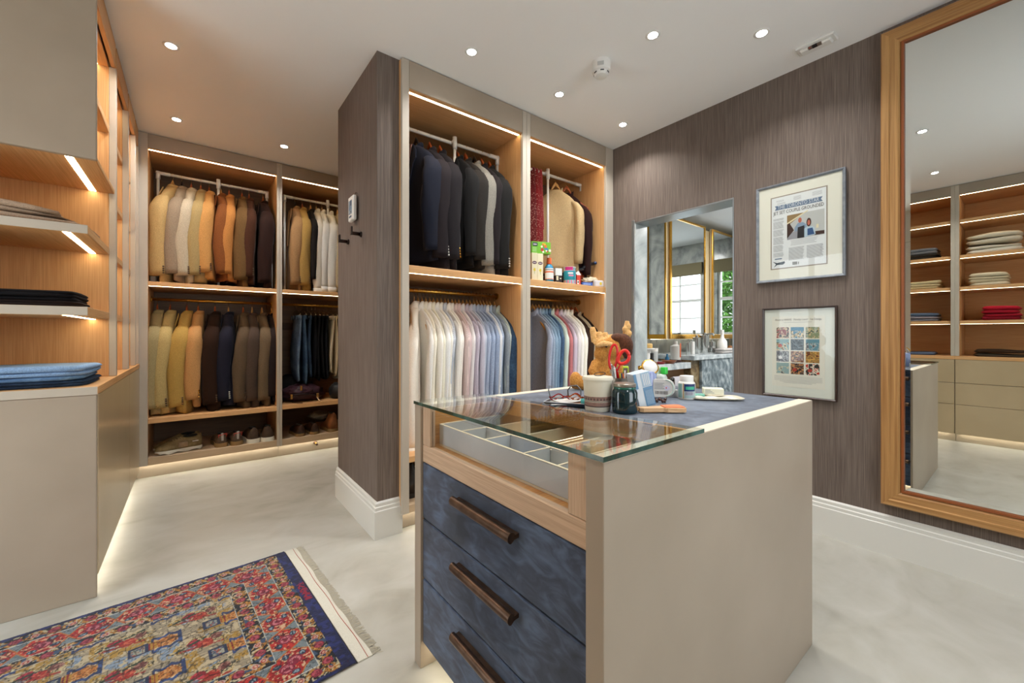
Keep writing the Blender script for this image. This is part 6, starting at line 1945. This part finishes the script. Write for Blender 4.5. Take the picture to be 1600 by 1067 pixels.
# dark beads between packet and brush
t = on_island('bead_bracelet', 'dark brown bead bracelet coiled before the clear packet', 'bracelet', 1.268, .792)
for k in range(12):
    a = 2 * pi * k / 12
    G().ell((.018 * cos(a), .014 * sin(a), .0052 + (.006 if k % 3 == 0 else 0)), .0052, .0052, .0052, 10, 6).build('bead', plain('dark_bead', '3c2018', .25), t, True, local=True)
t = on_island('small_box', 'tiny grey white box between packet and pill bottle', 'box', 1.425, .835)
G().cbox(-.016, .016, -.012, .012, 0, .026, .001).build('box', plain('grey_white_card', 'bfc2bf', .5), t, local=True)
for k in range(3):
    G().cbox(-.012, .010, -.0126, -.012, .005 + .006 * k, .007 + .006 * k, .0001).build('print_line', GREYINK, t, local=True)

# ------------------------------------------------------------------ plush toy
PLU = noisy('ginger_plush', 'a96a24', 'd0954a', 180, .95, bump=.6, sheen=.08)
PLL = noisy('light_ginger_plush', 'cf9850', 'ecc084', 180, .95, bump=.6, sheen=.08)
PLD = noisy('dark_brown_plush', '3a1b08', '5c3013', 160, .95, bump=.6, sheen=.08)
t = on_island('plush_toy', 'ginger plush toy moose with light antlers, seated behind the pen pot', 'soft toy', 1.383, 1.142)
def fuse(g, nm, mat, vox=.0045):
    o = g.build(nm, mat, t, True, local=True)
    m = o.modifiers.new('fuse', 'REMESH'); m.mode = 'VOXEL'; m.voxel_size = vox; m.use_smooth_shade = True
    s = o.modifiers.new('soft', 'SMOOTH'); s.iterations = 2; s.factor = .5
    return o
g = G()
g.ell((.015, .005, .062), .058, .052, .066)
g.ell((.020, 0, .110), .045, .042, .050)
g.ell((.050, .0, .175), .066, .056, .058)           # head
g.ell((.004, -.012, .150), .036, .038, .040)        # muzzle
g.ell((.002, -.014, .176), .030, .034, .026)
g.tube([(-.02, -.02, .03), (-.07, -.035, .026), (-.098, -.04, .030)], .03, 12, rad=[.034, .031, .028])
g.ell((-.108, -.042, .038), .026, .030, .038)       # foot
g.tube([(.05, -.02, .03), (.09, -.05, .026), (.10, -.055, .03)], .03, 12, rad=[.034, .031, .028])
g.ell((.105, -.058, .036), .026, .030, .036)
g.tube([(-.02, -.02, .115), (-.035, -.045, .08), (-.02, -.055, .05)], .02, 10, rad=[.022, .021, .019])
g.tube([(.055, -.02, .115), (.085, -.035, .08), (.07, -.05, .05)], .02, 10, rad=[.022, .021, .019])
fuse(g, 'body', PLU)
g = G()
g.tube([(.055, -.01, .205), (.025, -.016, .212), (-.012, -.018, .200), (-.026, -.016, .188)], .02, 12, rad=[.018, .017, .018, .017])
for fx_, fz_, fr_ in ((-.036, .266, .0125), (-.008, .246, .0120), (.017, .243, .0120), (.041, .234, .0110)):
    g.tube([(fx_ + .006, -.014, .200), (fx_, -.013, fz_ - .014), (fx_ - .001, -.013, fz_)], fr_, 12, rad=[fr_, fr_ * 1.08, fr_ * .7])
fuse(g, 'antler', PLL, .003)
g = G()
g.tube([(.095, .010, .200), (.106, .012, .232), (.104, .012, .258), (.108, .012, .292)], .015, 12, rad=[.018, .018, .014, .009])
g.ell((.112, .006, .238), .015, .013, .015); g.ell((.098, .004, .256), .012, .012, .014); g.ell((.112, .008, .268), .011, .011, .015)
fuse(g, 'antler', PLL, .003)
g = G(); g.ell((.088, -.004, .186), .044, .050, .052); g.ell((.066, -.01, .214), .034, .040, .026); g.ell((.104, .006, .160), .026, .034, .030)
fuse(g, 'hair_patch', PLD, .004)
g = G().tube([(-.036, -.030, .165), (-.010, -.050, .158), (.016, -.050, .156)], .004, 8)
for (x, y, z) in ((.020, -.058, .186),):
    G().ell((x, y, z), .006, .004, .007, 10, 6).build('eye', plain('black_bead_eye', '100d0c', .1), t, True, local=True)
g = G().tube([(-.020, -.046, .186), (.012, -.056, .196), (.044, -.054, .192)], .012, 10, rad=[.009, .013, .010])
fuse(g, 'brow', PLL, .004)

# small things inside the glass-topped tray
t = thing('sunglasses', 'thin dark framed glasses lying in the tray under the glass top', 'glasses', (.86, .80, tz0 + .001), radians(30))
for s in (-1, 1):
    G().tube([(s * .032 + .025 * cos(2 * pi * k / 18), .004 * sin(k), .004 + .0 + .012 * (1 + sin(2 * pi * k / 18))) for k in range(19)], .0016, 6).build('rim', plain('dark_frame', '2c1a10', .3), t, True, local=True)
    G().tube([(s * .057, 0, .016), (s * .05, .06, .014), (s * .045, .11, .006)], .0016, 6).build('temple', plain('dark_frame', '2c1a10', .3), t, True, local=True)
G().tube([(-.007, 0, .018), (0, 0, .022), (.007, 0, .018)], .0015, 6).build('bridge', plain('dark_frame', '2c1a10', .3), t, True, local=True)
t = thing('pocket_square', 'pale blue folded cloth in the second front compartment of the glass-topped tray', 'cloth', (.69, .86, tz0 + .001))
slab(.652, .728, .80, .925, tz0 + .001, .014, 91).build('fold', fabric('9fb6d6', 'cotton'), t, True)
t = thing('spectacle_case', 'dark brown domed case at the far left end of the glass-topped tray', 'case', (.80, 1.14, tz0))
G().ell((.82, 1.135, tz0 + .020), .075, .036, .026, 20, 10).build('shell', LEATH_B, t, True)
G().tube([(.748, 1.135, tz0 + .02), (.80, 1.099, tz0 + .021), (.86, 1.103, tz0 + .021), (.893, 1.135, tz0 + .02)], .0016, 6).build('seam', plain('case_seam', '1c120c', .6), t, True)

# ------------------------------------------------------------------ the bathroom beyond the opening
def marble(name, c0, c1, c2, sc=3.0, rough=.15, rot=.5):
    t = NT(name)
    v = t.coords((1, 1, 1.0), (rot, rot * .6, rot))
    a = t.n('ShaderNodeTexNoise', i_Scale=sc, i_Detail=7.0, i_Distortion=2.2, i_Roughness=.62)
    w = t.n('ShaderNodeTexWave', i_Scale=sc * .9, i_Distortion=9.0, i_Detail=4.0)
    t.l(v, a.inputs['Vector']); t.l(v, w.inputs['Vector'])
    m = t.n('ShaderNodeMath', operation='MULTIPLY_ADD')
    t.l(a.outputs[0], m.inputs[0]); m.inputs[1].default_value = .92
    m2 = t.n('ShaderNodeMath', operation='MULTIPLY'); t.l(w.outputs[0], m2.inputs[0]); m2.inputs[1].default_value = .08
    t.l(m2.outputs[0], m.inputs[2])
    c = t.ramp(m.outputs[0], [(.34, lin(c0)), (.5, lin(c1)), (.68, lin(c2))])
    t.l(c, t.b.inputs['Base Color']); t.b.inputs['Roughness'].default_value = rough
    return t.m
MW = marble('pale_wall_marble', '8b8f8e', 'b4b7b3', 'cfd0ca', 2.2)
MB = marble('blue_grey_marble', '4b565c', '77848b', 'b8c0c2', 5)
MBR = marble('brown_reflection_marble', '3a2c1c', '6b5638', 'a0906e', 5)  # brown reflection on the vanity's side, put into the marble colour
MC = marble('counter_marble', '8e979c', 'b7bfc2', 'd9dddc', 4)
BXE = 5.75; BH = 2.42; BYW = 2.55; BYS = -.6
BX0 = WX + .15
struct(G().box(BX0, BXE + .12, BYS - .1, BYW + .1, -.1, -.0), 'floor_bathroom', MC)
struct(G().box(BX0, BXE + .12, BYS - .1, BYW + .1, BH, BH + .1), 'ceiling_bathroom', CEIL)
struct(G().box(BX0, BXE + .12, BYW, BYW + .1, 0, BH), 'wall_bathroom_north', MW)
struct(G().box(BX0, BXE + .12, BYS - .1, BYS, 0, BH), 'wall_bathroom_south', MW)
W1 = (.55, 1.63, 1.09, 2.10); W2 = (1.84, 2.34, 1.09, 2.10)
g = G()
for a, b in ((BYS, W1[0]), (W1[1], W2[0]), (W2[1], BYW)):
    g.box(BXE, BXE + .12, a, b, 0, BH)
for w in (W1, W2):
    g.box(BXE, BXE + .12, w[0], w[1], 0, w[2]); g.box(BXE, BXE + .12, w[0], w[1], w[3], BH)
struct(g, 'wall_bathroom_east', MW)
WF = plain('window_paint', 'e2e2de', .4)
for i, w in enumerate((W1, W2)):
    n = f'window_{i + 1}'
    t = bpy.data.objects.new(n, None); COL.objects.link(t); t['kind'] = 'structure'
    t.location = (BXE + .06, w[0], w[2]); WLOC[t.name] = Vector(t.location)
    x = BXE + .05
    for a, b, c, d in ((w[0], w[0] + .04, w[2], w[3]), (w[1] - .04, w[1], w[2], w[3]), (w[0] + .04, w[1] - .04, w[2], w[2] + .045), (w[0] + .04, w[1] - .04, w[3] - .04, w[3]), (w[0] + .04, w[1] - .04, 1.585, 1.625)):
        G().cbox(x, x + .045, a, b, c, d).build('window_frame', WF, t)
    nv = 3 if i == 0 else 2
    for k in range(1, nv):
        y = w[0] + (w[1] - w[0]) * k / nv
        G().cbox(x + .012, x + .034, y - .011, y + .011, w[2] + .045, w[3] - .04).build('glazing_bar', WF, t)
    for z in (1.345, 1.84):
        G().cbox(x + .013, x + .033, w[0] + .04, w[1] - .04, z - .010, z + .010).build('glazing_bar', WF, t)
    G().quad((x + .02, w[0], w[2]), (x + .02, w[1], w[2]), (x + .02, w[1], w[3]), (x + .02, w[0], w[3])).build('window_pane', glass('window_pane', (.96, .98, .97), 0, 1.5, True), t)
    G().cbox(BXE - .04, BXE + .05, w[0] - .02, w[1] + .02, w[2] - .03, w[2]).build('window_sill', WF, t)
    bl = thing('roman_blind', f'folded beige roman blind at the top of the {"wide" if i == 0 else "narrow"} bathroom window', 'blind', (BXE - .02, w[0], 1.97), 0, 'bathroom blinds')
    for k in range(3):
        G().cbox(BXE - .035 - .004 * k, BXE - .022 + .004 * k, w[0] - .03, w[1] + .03, 1.965 + .008 * k, 2.14 - .012 * k * 0, .003).build('blind_fold', fabric('9a8f70', 'cotton'), bl)
    portal((BXE + .13, (w[0] + w[1]) / 2, (w[2] + w[3]) / 2), (0, pi / 2, 0), w[3] - w[2], w[1] - w[0])
# garden shrub outside the narrow window
t = thing('garden_shrub', 'leafy green shrub outside the narrow bathroom window', 'shrub', (7.9, 1.35, 0))
GRNL = noisy('leaf_green', '1f3d14', '55852e', 3, .6)
G().tube([(7.9, 1.3, 0), (7.88, 1.32, .8), (7.92, 1.3, 1.6)], .05, 8, rad=[.06, .05, .02]).build('stem', noisy('bark', '4a3a2c', '6a5844', 20, .9), t, True)
rnd = random.Random(6); g = G()
for k in range(6500):
    a = rnd.uniform(0, 2 * pi); zz = rnd.uniform(.3, 2.6); rr_ = (.62 * (1 - ((zz - 1.4) / 1.35) ** 2) ** .5 if abs(zz - 1.4) < 1.34 else .1) * rnd.uniform(.55, 1.0)
    c = Vector((7.9 + rr_ * cos(a), 1.35 + rr_ * sin(a) * .9, zz)); d = Vector((rnd.gauss(0, 1), rnd.gauss(0, 1), rnd.gauss(0, .6))).normalized() * rnd.uniform(.04, .07)
    e_ = d.cross(Vector((rnd.gauss(0, 1), rnd.gauss(0, 1), rnd.gauss(0, 1)))).normalized() * .024
    g.add([c - d, c + e_, c + d, c - e_], [(0, 1, 2, 3)])
o = g.build('foliage', GRNL, t, fix=False); o['kind'] = 'stuff'
# opening trim
g = G()
struct(G().cbox(WX - .004, WX + .154, OPY1 - .012, OPY1, 0, OPZ), 'trim_1', marble('jamb_marble', '8a9092', 'a9b0b0', 'c3c8c6', 2, .2))
struct(G().cbox(WX - .004, WX + .154, OPY0, OPY1, OPZ - .012, OPZ), 'trim_2', plain('steel_trim', '8f9496', .35, .8))
struct(G().cbox(WX - .004, WX + .154, OPY0, OPY0 + .008, 0, OPZ - .012), 'trim_3', plain('steel_trim', '8f9496', .35, .8))
struct(G().cbox(WX - .006, WX + .02, OPY1 - .0005, OPY1 + .026, 0, OPZ + .02), 'trim_4', plain('steel_trim', '8f9496', .35, .8))
struct(G().cbox(BX0 + .004, BX0 + .10, 2.02, 2.07, 0, BH), 'trim_5', MW)
# mirrored cabinet with brass frames
BMIR = plain('bath_mirror', 'dfe3e2', .01, 1.0)
BG = plain('brass_frame', 'c8963c', .22, 1.0)
CY = 2.285
t = thing('mirror_cabinet', 'mirrored bathroom cabinet with brass framed doors above the marble vanity', 'cabinet', (4.5, BYW, 1.06))
G().cbox(3.80, 5.70, CY + .03, BYW - .002, 1.055, 2.30).build('carcass', plain('champagne_lacquer', 'c9b58e', .4), t)
def mdoor(p0, p1, z0, z1, nm, glassname='door_mirror', side=1):
    p0, p1 = Vector((*p0, 0)), Vector((*p1, 0))
    d = (p1 - p0); L = d.length; d.normalize(); n = Vector((d.y, -d.x, 0)) * side
    M = Matrix(((d.x, n.x, 0, p0.x), (d.y, n.y, 0, p0.y), (0, 0, 1, 0), (0, 0, 0, 1)))
    dr = G().cbox(0, L, -.022, -.002, z0, z1, .002).xf(M).build(nm, plain('champagne_lacquer', 'c9b58e', .4), t)
    for a, b, c, e_ in ((0, .035, z0, z1), (L - .018, L, z0, z1), (.035, L - .018, z0, z0 + .05), (.035, L - .018, z1 - .022, z1)):
        G().cbox(a, b, -.002, .012, c, e_, .002).xf(M).build('brass_edge', BG, dr)
    G().box(.035, L - .018, -.001, .004, z0 + .05, z1 - .022).xf(M).build(glassname, BMIR, dr)
mdoor((3.775, 2.52), (3.775, 2.285), 1.055, 2.29, 'left_door')
mdoor((3.83, CY), (4.56, CY), 1.055, 2.32, 'centre_door')
mdoor((4.72, CY), (5.66, CY), 1.055, 2.32, 'right_door')
# vanity and dressing shelf
t = thing('vanity', 'blue grey marble vanity block in the bathroom', 'vanity', (4.4, 2.2, 0))
G().cbox(3.64, 3.80, 1.955, BYW - .002, 0, .862, .003).build('side_slab', MBR, t)
G().cbox(3.80, 5.70, 1.93, BYW - .002, 0, .862, .003).build('block', MB, t)
G().cbox(3.64, 5.70, 1.92, BYW - .002, .863, .905, .003).build('counter_top', MC, t)
t = thing('dressing_shelf', 'marble dressing shelf with an oak drawer beside the vanity', 'shelf', (3.3, 2.25, 0))
G().cbox(2.96, 3.638, 1.95, BYW - .002, .790, .845, .003).build('marble_top', MC, t)
G().cbox(2.96, 3.06, 1.97, BYW - .002, 0, .789, .003).build('marble_leg', MC, t)
G().cbox(3.06, 3.636, 2.02, 2.04, .60, .789, .002).build('drawer_front', wood('bath_oak', '7a5432', '9c7048', 'x'), t)
G().cbox(3.06, 3.636, 2.05, BYW - .01, .10, .789, .002).build('carcass', wood('bath_oak', '7a5432', '9c7048', 'x'), t)
t = thing('towel_bar', 'black towel bar on the front of the bathroom drawer', 'rail', (3.4, 2.0, .70))
G().tube([(3.25, 1.97, .70), (3.56, 1.97, .70)], .013, 12).build('bar', plain('black_metal', '17130f', .3, .5), t, True)
for x in (3.27, 3.54):
    G().tube([(x, 1.97, .70), (x, 2.019, .70)], .008, 8).build('bracket', plain('black_metal', '17130f', .3, .5), t, True)
t = thing('towel', 'pale grey towel draped over the black bar in the bathroom', 'towel', (3.46, 1.96, .55))
g = G(); rs = []
for k in range(17):
    if k < 7: y, z = 1.949 - .003 * (k % 2), .36 + .335 * k / 7
    elif k < 10: a = pi * (k - 6.5) / 3; y, z = 1.970 - .021 * cos(a), .70 + .017 * sin(a) + .002
    else: y, z = 1.992, .70 - .24 * (k - 10) / 6
    rs.append([(3.36 + .01 * i * 2 + 0, y + .003 * sin(i * 1.3), z) for i in range(9)] + [(3.36 + .02 * i, y + .006 + .003 * sin(i * 1.3), z + (.006 if 6 < k < 10 else 0)) for i in range(8, -1, -1)])
g.rings(rs).build('cloth', fabric('b5b3b8', 'cotton'), t, True)
# bottles and pots on the two tops
def pot(name, label, cat, x, y, z, prof, mat, cap=None, capm=None, n=18, group='toiletries in the bathroom'):
    t = thing(name, label, cat, (x, y, z), 0, group)
    G().lathe(prof, n=n).build('body', mat, t, 'auto', local=True)
    if cap:
        G().lathe(cap, n=n).build('cap', capm, t, 'auto', local=True)
    return t
SIL = plain('silver_pot', 'c9cbc8', .15, .9); WHT = WHITE
ZD_, ZC = .8455, .9055
pot('candle_stand', 'white pedestal pot with a straw coloured lid on the dressing shelf', 'pot', 3.14, 2.10, ZD_, [(.001, 0), (.050, 0), (.046, .01), (.044, .125), (.075, .130), (.075, .138), (.001, .138)], WHT, [(.052, .138), (.058, .142), (.058, .168), (.050, .178), (.001, .178)], plain('straw_lid', 'c9a25c', .6))
pot('striped_bottle', 'small black and white patterned bottle before the pedestal pot', 'bottle', 3.06, 1.985, ZD_, [(.001, 0), (.018, 0), (.018, .05), (.015, .055), (.015, .10), (.001, .10)], plain('black_print_bottle', '1c1a1a', .4), [(.019, .012), (.0192, .013), (.0192, .030), (.019, .031)], WHT)
pot('jar', 'clear cosmetic jar with white lid behind the red dishes', 'jar', 3.36, 2.16, ZD_, [(.001, 0), (.034, 0), (.036, .004), (.036, .10), (.001, .10)], plain('clear_jar', 'c3c6c4', .15), [(.037, .10), (.037, .13), (.001, .13)], WHT)
pot('blue_bottle', 'small blue bottle beside the cosmetic jar', 'bottle', 3.40, 2.05, ZD_, [(.001, 0), (.018, 0), (.018, .045), (.008, .058), (.008, .08), (.001, .08)], plain('deep_blue_bottle', '1f5f86', .2))
pot('red_dish', 'red lacquer dish on the dressing shelf', 'dish', 3.20, 1.99, ZD_, [(.001, 0), (.030, 0), (.040, .018), (.037, .018), (.001, .006)], plain('red_lacquer', '8c1c20', .3))
pot('brown_dish', 'rust brown shallow bowl beside the red dish', 'dish', 3.33, 1.99, ZD_, [(.001, 0), (.040, 0), (.066, .026), (.062, .026), (.001, .008)], plain('rust_glaze', '8c4a24', .35))
pot('diffuser_bottle', 'square glass bottle with an orange ribbon and dark base at the shelf end', 'bottle', 3.56, 2.06, ZD_, [(.001, 0), (.050, 0), (.050, .022), (.001, .022)], plain('dark_base', '3a1f16', .4), [(.046, .022), (.046, .150), (.020, .165), (.018, .195), (.001, .195)], plain('clear_glass_block', 'c9c6c0', .1))
G().cbox(-.008, .010, -.049, -.046, .045, .175, .002).build('orange_ribbon', plain('orange_ribbon', 'd0602a', .5), bpy.data.objects['diffuser_bottle'], local=True)
for i, (x, y, h, r, lb) in enumerate(((3.86, 2.10, .115, .020, 'slim silver canister, first on the marble counter'), (3.92, 2.09, .125, .022, 'slim white canister on the marble counter'), (4.14, 2.16, .165, .038, 'tall silver soap dispenser on the counter'),
                                      (4.26, 2.14, .190, .048, 'big silver mixer body on the counter'), (4.38, 2.12, .120, .034, 'short silver beaker beside the mixer body'))):
    pot('canister', lb, 'canister', x, y, ZC, [(.001, 0), (r, 0), (r * 1.03, .004), (r * 1.03, h), (r * .8, h * 1.02), (.001, h * 1.02)], WHT if i == 1 else SIL, [(r * .35, h * 1.02), (r * .35, h * 1.14), (.001, h * 1.15)], SIL)
G().tube([(0, 0, .16), (0, -.02, .20), (0, -.09, .205), (0, -.10, .185)], .010, 10).build('spout', SIL, bpy.data.objects['canister.003'], True, local=True)
pot('lotion_bottle', 'white lotion bottle with a slim neck on the counter', 'bottle', 4.62, 2.12, ZC, [(.001, 0), (.050, 0), (.052, .01), (.050, .12), (.020, .16), (.016, .20), (.001, .20)], WHT, [(.018, .20), (.018, .25), (.001, .25)], WHT)
pot('amber_pot', 'amber reed pot behind the lotion bottle', 'pot', 4.90, 2.16, ZC, [(.001, 0), (.026, 0), (.028, .05), (.018, .07), (.001, .07)], plain('amber_glass', '8c5a30', .2))
for k, a in enumerate((-.3, .1, .4)):
    G().tube([(0, 0, .06), (.05 * a, .02 * a, .15)], .002, 5).build('reed', plain('reed', '8a6a48', .7), bpy.data.objects['amber_pot'], local=True)
t = thing('folded_towels', 'stack of folded grey face towels on the marble counter', 'towels', (4.45, 1.99, ZC), 0)
for k in range(2):
    slab(4.28, 4.62, 1.945, 2.06, ZC + .001 + k * .024, .025, 95 + k).build('towel_fold', fabric('bcb7b4', 'cotton'), t, True)
t = thing('black_tray', 'black tray of dark bottles at the right edge of the counter', 'tray', (5.1, 2.02, ZC))
G().cbox(4.80, 5.35, 1.95, 2.12, ZC + .0005, ZC + .022, .004).build('tray', plain('black_lacquer', '15110f', .25), t)
for i, x in enumerate((5.0, 5.12, 5.24)):
    pot('dark_bottle', f'dark bottle, {ORD[i]} from the left on the black tray', 'bottle', x, 2.04, ZC + .0225, [(.001, 0), (.032, 0), (.032, .055), (.012, .07), (.012, .085), (.001, .085)], plain('black_lacquer', '15110f', .25))
# bathroom lamps: slim warm strip under the cabinet and a ceiling downlight
G().box(3.84, 5.66, BYW - .045, BYW - .040, 1.050, 1.0545).build('led_strip', emis('cabinet_strip_light', PLINTH_COL, 3.0), bpy.data.objects['mirror_cabinet'])
for x, y in ((4.3, 1.2), (3.5, .6)):
    t = thing('downlight', f'white downlight on the bathroom ceiling {"before the vanity" if x > 4 else "past the opening"}', 'downlight', (x, y, BH), 0, 'bathroom downlights')
    G().lathe([(.023, 0), (.036, 0), (.036, -.003), (.032, -.005), (.024, -.003)], (x, y, BH), 28).build('trim_ring', WHITE, t, True)
    G().lathe([(.001, -.0042), (.0235, -.0042), (.0235, -.002), (.001, -.002)], (x, y, BH), 24).build('lens', emis('downlight_lens', (1, .97, .92), 30), t)
    ld = bpy.data.lights.new('downlight_lamp', 'AREA'); ld.shape = 'DISK'; ld.size = .09; ld.energy = 22; ld.color = DOWN_COL
    lo = bpy.data.objects.new('downlight_lamp', ld); COL.objects.link(lo); lo.parent = t; lo.location = (0, 0, -.012)
